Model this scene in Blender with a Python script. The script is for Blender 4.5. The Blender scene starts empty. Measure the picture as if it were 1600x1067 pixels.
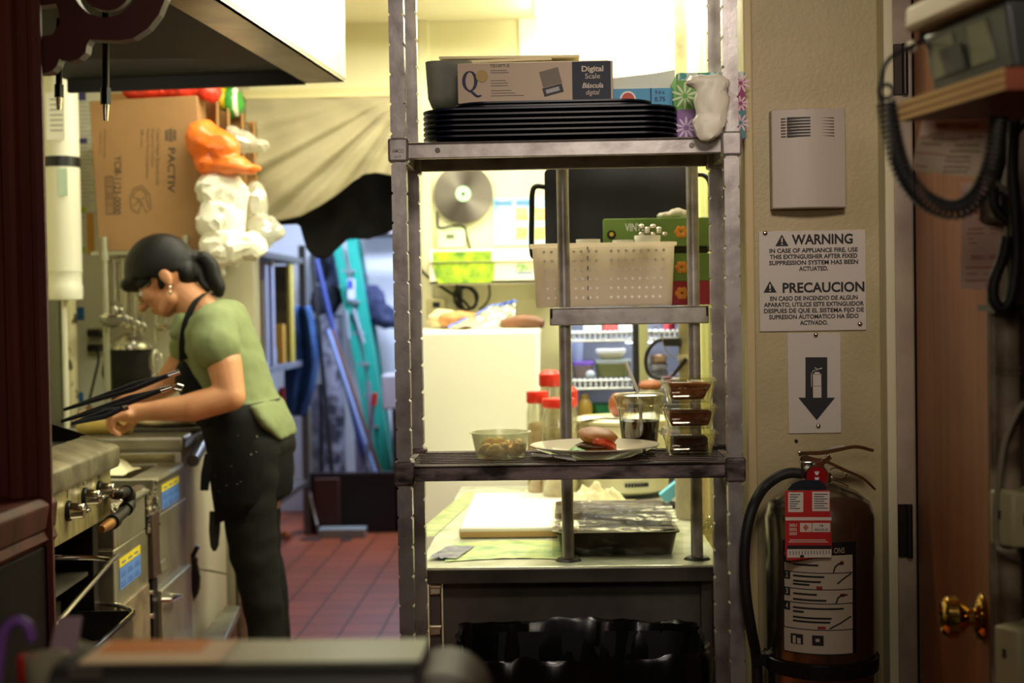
import bpy, bmesh, math, random
from mathutils import Vector, Matrix, Euler, noise

random.seed(7)
SC = bpy.context.scene
COL = SC.collection
R = math.radians
PI = math.pi

# ------------------------------------------------------------------ camera
EYE = 1.22
F = 1600 * 50 / 36.0
cam_d = bpy.data.cameras.new('camera')
cam = bpy.data.objects.new('camera', cam_d)
COL.objects.link(cam)
CM = (Matrix.Translation((0, 0, EYE)) @ Matrix.Rotation(R(1.8), 4, 'Z') @ Matrix.Rotation(R(90 - 1.38), 4, 'X')
      @ Matrix.Rotation(R(-0.95), 4, 'Z'))
cam.matrix_world = CM
cam_d.lens = 50
cam_d.sensor_width = 36
cam_d.sensor_fit = 'HORIZONTAL'
cam_d.clip_start = 0.05
cam_d.dof.use_dof = True
cam_d.dof.focus_distance = 2.47
cam_d.dof.aperture_fstop = 4.0
SC.camera = cam

# ------------------------------------------------------------------ view, world, lights
SC.view_settings.view_transform = 'Standard'
SC.view_settings.look = 'None'
SC.view_settings.gamma = 1
SC.view_settings.exposure = 0.0
SC.cycles.use_denoising = True
SC.cycles.max_bounces = 7
SC.cycles.diffuse_bounces = 4
SC.cycles.glossy_bounces = 4
SC.cycles.transparent_max_bounces = 16
SC.cycles.sample_clamp_indirect = 6
SC.cycles.caustics_reflective = False
SC.cycles.caustics_refractive = False
wd = bpy.data.worlds.new('world')
SC.world = wd
wd.use_nodes = True
wd.node_tree.nodes['Background'].inputs[0].default_value = (0.9, 0.75, 0.62, 1)
wd.node_tree.nodes['Background'].inputs[1].default_value = 0.004


def area(name, loc, tgt, sx, sy, power, color):
    d = bpy.data.lights.new(name, 'AREA')
    d.shape = 'RECTANGLE'
    d.size, d.size_y = sx, sy
    d.energy = power
    d.color = color
    o = bpy.data.objects.new(name, d)
    COL.objects.link(o)
    o.location = loc
    o.rotation_euler = (Vector(tgt) - Vector(loc)).to_track_quat('-Z', 'Y').to_euler()
    return o


FLUO = (0.98, 0.975, 0.72)
area('light_kitchen_right', (0.38, 3.72, 2.14), (0.38, 3.72, 0), 0.9, 0.55, 42, FLUO)
area('light_kitchen_aisle', (-0.62, 4.25, 2.15), (-0.75, 4.2, 0), 0.35, 1.0, 15, (1.0, 0.94, 0.72))
area('light_kitchen_front', (-0.30, 3.05, 2.15), (-0.6, 3.2, 0), 0.3, 0.8, 13, (1.0, 0.94, 0.70))
area('light_back_room', (-0.7, 7.72, 2.12), (-0.75, 7.95, 0), 0.7, 0.3, 46, (0.62, 0.72, 1.0))
lamp = area('light_front_lamp', (0.2, 0.35, 2.3), (0.30, 2.5, 1.42), 0.5, 0.3, 1.9, (1.0, 0.86, 0.76))
lamp.data.spread = R(50)
area('fill_under_hood', (-1.15, 3.55, 1.80), (-1.25, 4.85, 0.9), 0.5, 0.3, 2.2, (1.0, 0.95, 0.74))  # added fill for the left wall and tank; no lamp stands there
area('fill_front_room', (-0.1, 0.3, 1.56), (-0.1, 2.3, 1.35), 0.5, 0.25, 2.9, (1.0, 0.86, 0.72))  # added unseen fill for the phone, papers and left frame


# ------------------------------------------------------------------ geometry of the view
CMR = CM.to_3x3()


def P(u, v, Y):
    """world point on the plane y = Y that is seen at pixel (u, v) of a 1600 x 1067 frame"""
    d = CMR @ Vector(((u - 800) / F, (533.5 - v) / F, -1))
    t = Y / d.y
    return Vector((0, 0, EYE)) + d * t


def PZ(u, v, z):
    """world point on the plane z that is seen at pixel (u, v)"""
    d = CMR @ Vector(((u - 800) / F, (533.5 - v) / F, -1))
    t = (z - EYE) / d.z
    return Vector((0, 0, EYE)) + d * t


def rect(u0, v0, u1, v1, Y):
    um, vm = (u0 + u1) / 2, (v0 + v1) / 2
    return (P(u0, vm, Y).x, P(u1, vm, Y).x, P(um, v1, Y).z, P(um, v0, Y).z)


def px(Y):
    return Y / F


# ------------------------------------------------------------------ materials
def lin(c):
    c = c / 255.0
    return c / 12.92 if c <= 0.04045 else ((c + 0.055) / 1.055) ** 2.4


def rgb(r, g, b):
    return (lin(r), lin(g), lin(b), 1)


MATS = {}


def mat(key, col=(200, 200, 200), rough=0.5, metal=0.0, var=None, bump=None, spec=0.5, alpha=None, emit=None,
        trans=0.0, sub=0.0, coat=0.0, col2=None, sheen=0.0, stretch=None):
    if key in MATS:
        return MATS[key]
    m = bpy.data.materials.new(key)
    m.use_nodes = True
    nt = m.node_tree
    b = nt.nodes['Principled BSDF']
    c = rgb(*col)
    b.inputs['Base Color'].default_value = c
    b.inputs['Roughness'].default_value = rough
    b.inputs['Metallic'].default_value = metal
    b.inputs['Specular IOR Level'].default_value = spec
    b.inputs['Transmission Weight'].default_value = trans
    b.inputs['Coat Weight'].default_value = coat
    if sheen:
        b.inputs['Sheen Weight'].default_value = sheen
    if sub:
        b.inputs['Subsurface Weight'].default_value = sub
        b.inputs['Subsurface Radius'].default_value = (0.02, 0.008, 0.004)
    if alpha is not None:
        b.inputs['Alpha'].default_value = alpha
    if emit:
        b.inputs['Emission Color'].default_value = rgb(*emit[:3])
        b.inputs['Emission Strength'].default_value = emit[3]
    tc = None
    if var or bump:
        tc = nt.nodes.new('ShaderNodeTexCoord')
        vec = tc.outputs['Object']
        if stretch:
            mp = nt.nodes.new('ShaderNodeMapping')
            mp.inputs['Scale'].default_value = stretch
            nt.links.new(vec, mp.inputs['Vector'])
            vec = mp.outputs['Vector']
    if var:
        sc, lo, hi = var
        n = nt.nodes.new('ShaderNodeTexNoise')
        n.inputs['Scale'].default_value = sc
        n.inputs['Detail'].default_value = 5
        nt.links.new(vec, n.inputs['Vector'])
        r = nt.nodes.new('ShaderNodeValToRGB')
        r.color_ramp.elements[0].position = lo
        r.color_ramp.elements[1].position = hi
        r.color_ramp.elements[0].color = c
        r.color_ramp.elements[1].color = rgb(*(col2 or tuple(int(x * 0.72) for x in col)))
        nt.links.new(n.outputs['Fac'], r.inputs['Fac'])
        nt.links.new(r.outputs['Color'], b.inputs['Base Color'])
    if bump:
        sc, st = bump
        n2 = nt.nodes.new('ShaderNodeTexNoise')
        n2.inputs['Scale'].default_value = sc
        n2.inputs['Detail'].default_value = 4
        nt.links.new(vec, n2.inputs['Vector'])
        bp = nt.nodes.new('ShaderNodeBump')
        bp.inputs['Strength'].default_value = st
        bp.inputs['Distance'].default_value = 0.004
        nt.links.new(n2.outputs['Fac'], bp.inputs['Height'])
        nt.links.new(bp.outputs['Normal'], b.inputs['Normal'])
    MATS[key] = m
    return m


def clear(key, tint=(255, 255, 255), fac=0.1, rough=0.08, milk=0.0, gmax=0.55):
    """thin clear plastic or glass: see-through with a facing dependent shine"""
    if key in MATS:
        return MATS[key]
    m = bpy.data.materials.new(key)
    m.use_nodes = True
    nt = m.node_tree
    nt.nodes.clear()
    out = nt.nodes.new('ShaderNodeOutputMaterial')
    tr = nt.nodes.new('ShaderNodeBsdfTransparent')
    tr.inputs[0].default_value = rgb(*tint)
    gl = nt.nodes.new('ShaderNodeBsdfGlossy')
    gl.inputs['Color'].default_value = (0.95, 0.95, 0.9, 1)
    gl.inputs['Roughness'].default_value = rough
    lw = nt.nodes.new('ShaderNodeLayerWeight')
    lw.inputs['Blend'].default_value = 0.35
    mr = nt.nodes.new('ShaderNodeMapRange')
    mr.inputs['To Min'].default_value = fac
    mr.inputs['To Max'].default_value = min(0.9, fac + gmax)
    nt.links.new(lw.outputs['Facing'], mr.inputs['Value'])
    mx = nt.nodes.new('ShaderNodeMixShader')
    nt.links.new(mr.outputs['Result'], mx.inputs['Fac'])
    nt.links.new(tr.outputs[0], mx.inputs[1])
    nt.links.new(gl.outputs[0], mx.inputs[2])
    last = mx
    if milk:
        df = nt.nodes.new('ShaderNodeBsdfDiffuse')
        df.inputs['Color'].default_value = rgb(*tint)
        tl = nt.nodes.new('ShaderNodeBsdfTranslucent')
        tl.inputs['Color'].default_value = rgb(*tint)
        ad = nt.nodes.new('ShaderNodeMixShader')
        ad.inputs['Fac'].default_value = 0.45
        nt.links.new(df.outputs[0], ad.inputs[1])
        nt.links.new(tl.outputs[0], ad.inputs[2])
        m2 = nt.nodes.new('ShaderNodeMixShader')
        m2.inputs['Fac'].default_value = milk
        nt.links.new(mx.outputs[0], m2.inputs[1])
        nt.links.new(ad.outputs[0], m2.inputs[2])
        last = m2
    nt.links.new(last.outputs[0], out.inputs['Surface'])
    MATS[key] = m
    return m


def tile_mat():
    m = bpy.data.materials.new('quarry_tile')
    m.use_nodes = True
    nt = m.node_tree
    b = nt.nodes['Principled BSDF']
    tc = nt.nodes.new('ShaderNodeTexCoord')
    br = nt.nodes.new('ShaderNodeTexBrick')
    br.offset = 0.0
    br.squash = 1.0
    for k, v in (('Scale', 1.0), ('Brick Width', 0.153), ('Row Height', 0.153), ('Mortar Size', 0.0042), ('Mortar Smooth', 0.3), ('Bias', 0.0)):
        br.inputs[k].default_value = v
    br.inputs['Color1'].default_value = rgb(188, 96, 54)
    br.inputs['Color2'].default_value = rgb(170, 84, 48)
    br.inputs['Mortar'].default_value = rgb(58, 34, 28)
    nt.links.new(tc.outputs['Object'], br.inputs['Vector'])
    n = nt.nodes.new('ShaderNodeTexNoise')
    n.inputs['Scale'].default_value = 9
    n.inputs['Detail'].default_value = 6
    nt.links.new(tc.outputs['Object'], n.inputs['Vector'])
    mx = nt.nodes.new('ShaderNodeMix')
    mx.data_type = 'RGBA'
    mx.blend_type = 'MULTIPLY'
    mx.inputs['Factor'].default_value = 0.35
    nt.links.new(br.outputs['Color'], mx.inputs['A'])
    nt.links.new(n.outputs['Color'], mx.inputs['B'])
    nt.links.new(mx.outputs['Result'], b.inputs['Base Color'])
    b.inputs['Roughness'].default_value = 0.42
    bp = nt.nodes.new('ShaderNodeBump')
    bp.inputs['Strength'].default_value = 0.5
    bp.inputs['Distance'].default_value = 0.003
    bp.invert = True
    nt.links.new(br.outputs['Fac'], bp.inputs['Height'])
    nt.links.new(bp.outputs['Normal'], b.inputs['Normal'])
    return m


# ------------------------------------------------------------------ mesh builder
class MB:
    def __init__(self):
        self.v, self.f, self.mi = [], [], []
        self.M = Matrix.Identity(4)
        self.k = 0

    def add(self, vs, fs):
        b = len(self.v)
        self.v += [tuple(self.M @ Vector(p)) for p in vs]
        for f in fs:
            self.f.append(tuple(b + i for i in f))
            self.mi.append(self.k)
        return self

    def bx(self, x0, x1, y0, y1, z0, z1):
        x0, x1 = min(x0, x1), max(x0, x1)
        y0, y1 = min(y0, y1), max(y0, y1)
        z0, z1 = min(z0, z1), max(z0, z1)
        vs = [(x0, y0, z0), (x1, y0, z0), (x1, y1, z0), (x0, y1, z0), (x0, y0, z1), (x1, y0, z1), (x1, y1, z1), (x0, y1, z1)]
        return self.add(vs, [(0, 3, 2, 1), (4, 5, 6, 7), (0, 1, 5, 4), (1, 2, 6, 5), (2, 3, 7, 6), (3, 0, 4, 7)])

    def hexa(self, a, b):
        """a, b: two corresponding quads"""
        vs = list(a) + list(b)
        return self.add(vs, [(0, 3, 2, 1), (4, 5, 6, 7), (0, 1, 5, 4), (1, 2, 6, 5), (2, 3, 7, 6), (3, 0, 4, 7)])

    def loft(self, rings, caps=True, closed=True):
        n = len(rings[0])
        vs = [p for r in rings for p in r]
        fs = []
        for i in range(len(rings) - 1):
            for j in range(n if closed else n - 1):
                a, b2 = i * n + j, i * n + (j + 1) % n
                fs.append((a, b2, b2 + n, a + n))
        if caps and closed:
            fs.append(tuple(range(n - 1, -1, -1)))
            fs.append(tuple((len(rings) - 1) * n + j for j in range(n)))
        return self.add(vs, fs)

    def tube(self, pts, r, n=10, caps=True, closed=False):
        pts = [Vector(p) for p in pts]
        rs = r if isinstance(r, (list, tuple)) else [r] * len(pts)
        rings = []
        up = None
        m = len(pts)
        for i, p in enumerate(pts):
            if closed:
                t = pts[(i + 1) % m] - pts[(i - 1) % m]
            else:
                t = pts[min(i + 1, m - 1)] - pts[max(i - 1, 0)]
            t.normalize()
            if up is None:
                up = Vector((0, 0, 1)) if abs(t.z) < 0.9 else Vector((0, 1, 0))
            s = t.cross(up)
            if s.length < 1e-6:
                s = t.orthogonal()
            s.normalize()
            up = s.cross(t).normalized()
            rings.append([p + (s * math.cos(2 * PI * k / n) + up * math.sin(2 * PI * k / n)) * rs[i] for k in range(n)])
        if closed:
            rings.append(rings[0])
            return self.loft(rings, caps=False)
        return self.loft(rings, caps)

    def cyl(self, p0, p1, r0, r1=None, n=24, caps=True):
        return self.tube([p0, p1], [r0, r0 if r1 is None else r1], n, caps)

    def lathe(self, c, prof, n=32, M=None, caps=False):
        c = Vector(c)
        rings = []
        for r, z in prof:
            ring = []
            for k in range(n):
                a = 2 * PI * k / n
                p = Vector((r * math.cos(a), r * math.sin(a), z))
                if M:
                    p = M @ p
                ring.append(c + p)
            rings.append(ring)
        return self.loft(rings, caps)

    def sph(self, c, r, nu=20, nv=12, Rm=None, fn=None):
        c = Vector(c)
        if not isinstance(r, (tuple, list, Vector)):
            r = (r, r, r)
        rings = []
        for i in range(nv + 1):
            th = PI * i / nv
            th = min(max(th, 0.02), PI - 0.02)
            ring = []
            for j in range(nu):
                ph = 2 * PI * j / nu
                d = Vector((math.sin(th) * math.cos(ph), math.sin(th) * math.sin(ph), -math.cos(th)))
                k = fn(d) if fn else 1.0
                p = Vector((d.x * r[0], d.y * r[1], d.z * r[2])) * k
                if Rm:
                    p = Rm @ p
                ring.append(c + p)
            rings.append(ring)
        return self.loft(rings, True)

    def prism(self, poly, a, b):
        """poly: list of 2-D points mapped by functions a(p), b(p) onto the two caps"""
        n = len(poly)
        vs = [a(p) for p in poly] + [b(p) for p in poly]
        fs = [tuple(range(n)), tuple(range(2 * n - 1, n - 1, -1))]
        for i in range(n):
            j = (i + 1) % n
            fs.append((i, n + i, n + j, j))
        return self.add(vs, fs)

    def prism_y(self, poly, y0, y1):
        return self.prism(poly, lambda p: (p[0], y0, p[1]), lambda p: (p[0], y1, p[1]))

    def prism_x(self, poly, x0, x1):
        return self.prism(poly, lambda p: (x0, p[0], p[1]), lambda p: (x1, p[0], p[1]))

    def prism_z(self, poly, z0, z1):
        return self.prism(poly, lambda p: (p[0], p[1], z0), lambda p: (p[0], p[1], z1))

    def grid(self, fn, nu, nv):
        vs = [fn(i / nu, j / nv) for j in range(nv + 1) for i in range(nu + 1)]
        fs = []
        for j in range(nv):
            for i in range(nu):
                a = j * (nu + 1) + i
                fs.append((a, a + 1, a + nu + 2, a + nu + 1))
        return self.add(vs, fs)

    def text(self, s, M, h=None, w=None, align='CENTER', bold=0.0, shear=0.0, thick=0.0004):
        """lettering of cap height h (and, if given, exact width w); M maps the x-y text plane, origin at baseline, into the world"""
        cu = bpy.data.curves.new('t', 'FONT')
        cu.body = s
        cu.size = 1.0
        cu.align_x = align
        cu.offset = bold
        cu.shear = shear
        cu.resolution_u = 3
        cu.extrude = 0.0
        o = bpy.data.objects.new('t', cu)
        COL.objects.link(o)
        dg = bpy.context.evaluated_depsgraph_get()
        me = bpy.data.meshes.new_from_object(o.evaluated_get(dg))
        xs = [q.co.x for q in me.vertices]
        if xs:
            k = (h or 0.01) / 0.69
            kx = k if not w else w / max(1e-6, (max(xs) - min(xs)))
            x0 = (max(xs) + min(xs)) / 2 if (w and align == 'CENTER') else 0
            vs = [M @ Vector(((q.co.x - x0) * kx, q.co.y * k, 0)) for q in me.vertices]
            b = len(self.v)
            self.v += [tuple(self.M @ p) for p in vs]
            for pl in me.polygons:
                self.f.append(tuple(b + i for i in pl.vertices))
                self.mi.append(self.k)
        bpy.data.objects.remove(o)
        bpy.data.curves.remove(cu)
        bpy.data.meshes.remove(me)
        return self

    def build(self, name, m, parent=None, bevel=0.0, solid=0.0, smooth=True, ang=38, sub=0, seg=2, label=None, kind=None):
        me = bpy.data.meshes.new(name)
        off = Vector((0, 0, 0))
        if parent is not None:
            q = parent
            while q is not None:
                off = off + q.location
                q = q.parent
            loc = Vector((0, 0, 0))
        else:
            xs = [p[0] for p in self.v]
            ys = [p[1] for p in self.v]
            zs = [p[2] for p in self.v]
            off = Vector(((min(xs) + max(xs)) / 2, (min(ys) + max(ys)) / 2, min(zs)))
            loc = off.copy()
        me.from_pydata([(p[0] - off.x, p[1] - off.y, p[2] - off.z) for p in self.v], [], self.f)
        ms = m if isinstance(m, (list, tuple)) else [m]
        for q in ms:
            me.materials.append(q)
        if len(ms) > 1:
            me.polygons.foreach_set('material_index', self.mi)
        bm = bmesh.new()
        bm.from_mesh(me)
        bmesh.ops.recalc_face_normals(bm, faces=bm.faces)
        bm.to_mesh(me)
        bm.free()
        if smooth:
            me.polygons.foreach_set('use_smooth', [True] * len(me.polygons))
            me.set_sharp_from_angle(angle=R(ang))
        me.update()
        o = bpy.data.objects.new(name, me)
        COL.objects.link(o)
        o.location = loc
        if parent is not None:
            o.parent = parent
        if solid:
            s = o.modifiers.new('solid', 'SOLIDIFY')
            s.thickness = solid
            s.offset = 0
        if bevel:
            s = o.modifiers.new('bevel', 'BEVEL')
            s.width = bevel
            s.segments = seg
            s.limit_method = 'ANGLE'
            s.angle_limit = R(40)
            s.harden_normals = False
        if sub:
            s = o.modifiers.new('sub', 'SUBSURF')
            s.levels = s.render_levels = sub
        if label:
            o['label'] = label
        if kind:
            o['kind'] = kind
        return o


def thing(name, label, cat, loc=(0, 0, 0), group=None):
    o = bpy.data.objects.new(name, None)
    COL.objects.link(o)
    o.location = loc
    o.empty_display_size = 0.05
    o['label'] = label
    o['category'] = cat
    if group:
        o['group'] = group
    return o


def tag(o, label, cat, group=None, kind=None):
    o['label'] = label
    o['category'] = cat
    if group:
        o['group'] = group
    if kind:
        o['kind'] = kind
    return o


def struct(o):
    o['kind'] = 'structure'
    return o


def kids(o):
    return [c for c in bpy.data.objects if c.parent is o]


def dup(root, loc, label, group=None):
    r = root.copy()
    COL.objects.link(r)
    r.location = loc
    r['label'] = label
    if group:
        r['group'] = group
    for ch in kids(root):
        c = ch.copy()
        COL.objects.link(c)
        c.parent = r
        for g in kids(ch):
            d = g.copy()
            COL.objects.link(d)
            d.parent = c
    return r


RX = Matrix.Rotation(R(90), 4, 'X')      # text plane -> facing the camera (-y)


def TM(x, y, z, rot=0.0):
    return Matrix.Translation((x, y, z)) @ RX @ Matrix.Rotation(rot, 4, 'Z')


def smoothpath(pts, n=8):
    """Catmull-Rom through pts"""
    pts = [Vector(p) for p in pts]
    q = [pts[0] * 2 - pts[1]] + pts + [pts[-1] * 2 - pts[-2]]
    out = []
    for i in range(1, len(q) - 2):
        for k in range(n):
            t = k / n
            a, b, c, d = q[i - 1], q[i], q[i + 1], q[i + 2]
            out.append(0.5 * ((2 * b) + (c - a) * t + (2 * a - 5 * b + 4 * c - d) * t * t + (3 * b - a - 3 * c + d) * t ** 3))
    out.append(pts[-1])
    return out


def blob(name, prims, voxel, m, parent=None, smooth_it=6, disp=None, label=None, decimate=None, mfn=None, ang=180):
    """one continuous surface grown from overlapping capsules ('c', p0, p1, r0, r1) and ellipsoids ('e', centre, radii, rotation)"""
    mb = MB()
    for p in prims:
        if p[0] == 'c':
            _, a, b, r0, r1 = p
            a, b = Vector(a), Vector(b)
            mb.cyl(a, b, r0, r1, 18)
            mb.sph(a, r0, 16, 10)
            mb.sph(b, r1, 16, 10)
        elif p[0] == 'e':
            mb.sph(p[1], p[2], 24, 16, p[3] if len(p) > 3 else None)
        elif p[0] == 't':
            mb.tube(p[1], p[2], 16)
            mb.sph(p[1][0], p[2][0] if isinstance(p[2], (list, tuple)) else p[2], 14, 8)
            mb.sph(p[1][-1], p[2][-1] if isinstance(p[2], (list, tuple)) else p[2], 14, 8)
        elif p[0] == 'l':
            mb.loft(p[1], True)
    me = bpy.data.meshes.new('tmp')
    me.from_pydata(mb.v, [], mb.f)
    bm = bmesh.new()
    bm.from_mesh(me)
    bmesh.ops.recalc_face_normals(bm, faces=bm.faces)
    bm.to_mesh(me)
    bm.free()
    o = bpy.data.objects.new('tmp', me)
    COL.objects.link(o)
    r = o.modifiers.new('r', 'REMESH')
    r.mode = 'VOXEL'
    r.voxel_size = voxel
    s = o.modifiers.new('s', 'SMOOTH')
    s.iterations = smooth_it
    s.factor = 0.5
    if decimate:
        dc = o.modifiers.new('d', 'DECIMATE')
        dc.ratio = decimate
    dg = bpy.context.evaluated_depsgraph_get()
    m2 = bpy.data.meshes.new_from_object(o.evaluated_get(dg))
    bpy.data.objects.remove(o)
    bpy.data.meshes.remove(me)
    out = MB()
    m2.calc_loop_triangles()
    for q in m2.vertices:
        co = q.co
        if disp:
            co = co + q.normal * disp(co, q.normal)
        out.v.append(tuple(co))
    for pl in m2.polygons:
        out.f.append(tuple(pl.vertices))
        out.mi.append(mfn(sum((m2.vertices[i].co for i in pl.vertices), Vector()) / len(pl.vertices)) if mfn else 0)
    bpy.data.meshes.remove(m2)
    return out.build(name, m, parent, ang=ang, label=label)


def crumple(scale, amp, seed=0.0):
    def f(co, n):
        q = co * scale + Vector((seed, seed * 1.7, seed * 0.3))
        a = abs(noise.noise(q)) + 0.5 * abs(noise.noise(q * 2.1 + Vector((5, 1, 2))))
        return (0.35 - a) * amp
    return f


def rrect(w, d, r, n=5):
    """rounded rectangle outline centred on the origin"""
    out = []
    for cx, cy, a0 in ((w / 2 - r, d / 2 - r, 0), (-w / 2 + r, d / 2 - r, 90), (-w / 2 + r, -d / 2 + r, 180), (w / 2 - r, -d / 2 + r, 270)):
        for k in range(n + 1):
            a = R(a0 + 90 * k / n)
            out.append((cx + r * math.cos(a), cy + r * math.sin(a)))
    return out


# ------------------------------------------------------------------ shared materials
STEEL = mat('brushed_steel', (170, 162, 152), 0.34, 0.9, var=(30, 0.4, 0.75), bump=(60, 0.05))
STEEL_POST = mat('worn_steel', (174, 168, 162), 0.36, 0.5, var=(22, 0.42, 0.8), col2=(120, 108, 104), bump=(40, 0.12))
RUSTY = mat('rusty_steel', (136, 120, 116), 0.55, 0.35, var=(34, 0.42, 0.6), col2=(34, 24, 20), bump=(60, 0.3), stretch=(0.35, 1, 1))
TABLE_STEEL = mat('table_steel', (222, 224, 204), 0.22, 0.4, var=(14, 0.45, 0.8), col2=(168, 178, 140), bump=(12, 0.05))
DARK_STEEL = mat('dull_dark_steel', (112, 105, 96), 0.5, 0.6, var=(8, 0.4, 0.7))
BLACK = mat('black_plastic', (14, 14, 15), 0.42)
BLACK_RUB = mat('black_rubber', (16, 15, 14), 0.6)
BLACK_IRON = mat('black_iron', (20, 18, 16), 0.45, 0.4, var=(20, 0.4, 0.7), col2=(38, 32, 26))
CHROME = mat('chrome', (220, 215, 205), 0.12, 1.0)
WHITE = mat('white_plastic', (232, 230, 222), 0.4)
CREAM = mat('cream_enamel', (240, 238, 218), 0.38)
PAPER = mat('paper', (228, 224, 210), 0.8)
INK = mat('ink', (30, 28, 28), 0.7)
GREY_INK = mat('grey_ink', (120, 114, 108), 0.8)
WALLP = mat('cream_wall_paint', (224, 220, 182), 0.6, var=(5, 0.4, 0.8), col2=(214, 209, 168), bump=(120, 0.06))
WALLW = mat('white_wall_panel', (235, 232, 214), 0.5)
TANW = mat('tan_wall_paint', (182, 168, 124), 0.5, var=(7, 0.35, 0.8), col2=(160, 146, 104), bump=(150, 0.25))
BLUEW = mat('pale_back_room_paint', (225, 228, 232), 0.6)
CARD = mat('cardboard', (164, 126, 80), 0.8, var=(6, 0.4, 0.8), col2=(152, 114, 70))
CARD2 = mat('cardboard_flap', (164, 122, 70), 0.85)
DKWOOD = mat('dark_red_wood', (124, 60, 46), 0.6, spec=0.25, var=(4, 0.35, 0.75), col2=(86, 40, 31), stretch=(6, 6, 0.6))
# ================================================================== the setting
o0 = PZ(558.5, 948.8, 0)
fl = MB().bx(o0.x - 3.4, o0.x + 3.4, o0.y - 5.2, o0.y + 5.2, -0.06, 0).build('floor', tile_mat(), smooth=False)
struct(fl)
CEIL = 2.196
XL, XR = -1.73, 0.62
YB = 4.85                     # kitchen back wall
xd0, xd1 = P(393, 300, YB).x, P(641, 300, YB).x      # doorway into the back room
zd = P(500, 149, YB).z
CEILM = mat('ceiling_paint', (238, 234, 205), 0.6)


def wall(name, m, *a):
    return struct(MB().bx(*a).build(name, m, smooth=False))


wall('ceiling', CEILM, -2.2, 1.6, 2.62, 9.2, CEIL, CEIL + 0.06)
XPL = P(1168, 450, 2.55).x    # left face of the partition
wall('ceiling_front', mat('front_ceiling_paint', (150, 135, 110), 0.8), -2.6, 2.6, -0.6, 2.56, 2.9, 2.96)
wall('wall_back', WALLP, xd1, 1.6, YB, YB + 0.1, 0, CEIL)
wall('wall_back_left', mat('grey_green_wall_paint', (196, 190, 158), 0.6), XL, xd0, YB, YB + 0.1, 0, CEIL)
wall('wall_back_header', WALLP, xd0, xd1, YB, YB + 0.1, zd, CEIL)
wall('wall_left', WALLP, XL - 0.1, XL, 2.62, YB + 0.1, 0, CEIL)
wall('wall_back_room_left', BLUEW, -2.02, -1.92, YB + 0.1, 8.6, 0, CEIL)
wall('wall_back_room_right', BLUEW, xd1 + 0.02, xd1 + 0.1, YB + 0.1, 8.6, 0, CEIL)
wall('wall_back_room_far', BLUEW, -2.02, 0.2, 8.6, 8.7, 0, CEIL)
wall('wall_kitchen_right', WALLP, 1.3, 1.4, 3.05, YB, 0, CEIL)
# partition end that carries the signs
XPR = P(1379, 500, 2.55).x
pw = MB().bx(XPL, XPR, 2.55, 3.05, 0, 2.9)
struct(pw.build('wall_partition', TANW, smooth=False, bevel=0.006))
wall('wall_header', TANW, -2.6, XPL, 2.56, 2.62, 2.12, 2.9)
wall('wall_front_right_back', mat('dim_back_wall', (92, 66, 48), 0.8), XPR + 0.004, 2.6, 2.62, 2.7, 0, 2.9)
wall('wall_front_left', mat('dim_front_wall', (92, 66, 48), 0.8), -2.6, P(-60, 500, 2.56).x, 2.5, 2.6, 0, 2.9)
# corner bead on the partition, frame of the brown door
trim = MB().bx(XPL - 0.004, XPL + 0.012, 2.538, 2.56, 0, 2.12)
struct(trim.build('trim_1', mat('corner_bead', (196, 176, 126), 0.5), smooth=False, bevel=0.003))
JAMB = mat('door_jamb_paint', (176, 158, 134), 0.5, var=(9, 0.4, 0.8))
xj0, xj1 = P(1379, 500, 2.53).x, P(1394, 500, 2.53).x
xj2 = P(1432, 500, 2.5).x
struct(MB().bx(xj0, xj1, 2.50, 2.6, 0, 2.4).build('trim_2', mat('door_casing_edge', (214, 208, 168), 0.5), smooth=False, bevel=0.003))
struct(MB().bx(xj1, xj2, 2.51, 2.6, 0, 2.4).build('trim_3', JAMB, smooth=False, bevel=0.004))
# vertical trim on the back wall, ledge along the header
a, b, c, d = rect(655, 34, 672, 385, YB - 0.02)
struct(MB().bx(a, b, YB - 0.02, YB, 0.9, CEIL).build('trim_4', WALLP, smooth=False, bevel=0.003))
z0 = P(500, 150, YB - 0.03).z
struct(MB().bx(xd0 - 0.02, xd1 + 0.0, YB - 0.03, YB, z0, z0 + 0.026).build('trim_5', mat('header_ledge', (216, 206, 150), 0.5), smooth=False, bevel=0.004))
# white panel on the back wall below the ceiling lamp
a, b, c, d = rect(812, 30, 1110, 134, YB - 0.012)
struct(MB().bx(a, 1.25, YB - 0.012, YB, P(900, 250, YB).z, CEIL).build('wall_back_panel', mat('white_washable_panel', (250, 248, 236), 0.35), smooth=False))

# ceiling lamp above the back wall
t = thing('ceiling_light', 'fluorescent ceiling lamp with glowing diffuser over the back wall', 'ceiling light', (0.35, 4.55, CEIL))
a, b = P(835, 20, 4.45).x, P(1120, 20, 4.45).x
MB().bx(a, b, 4.42, 4.72, CEIL - 0.02, CEIL).build('housing', WHITE, t, bevel=0.003)
MB().prism_x([(4.44, CEIL - 0.02), (4.46, CEIL - 0.06), (4.68, CEIL - 0.06), (4.70, CEIL - 0.02)], a + 0.01, b - 0.01).build(
    'diffuser', mat('lamp_glow', (255, 250, 225), 0.5, emit=(255, 246, 205, 16.0)), t)

# ================================================================== shelving unit (rack)
rk = thing('shelving_unit', 'tall worn steel shelving unit with notched posts, trays on top and food below', 'shelving unit', (P(886, 500, 2.56).x, 2.56, 0))
YF, YR = 2.45, 2.68
xfl, xfr = P(628, 480, YF).x, P(1144.6, 480, YF).x
xrl, xrr = P(648, 480, YR).x, P(1122, 480, YR).x
xl, xr = (xfl + xrl) / 2, (xfr + xrr) / 2
xrl = xrr = None
HW = 0.0128


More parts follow.
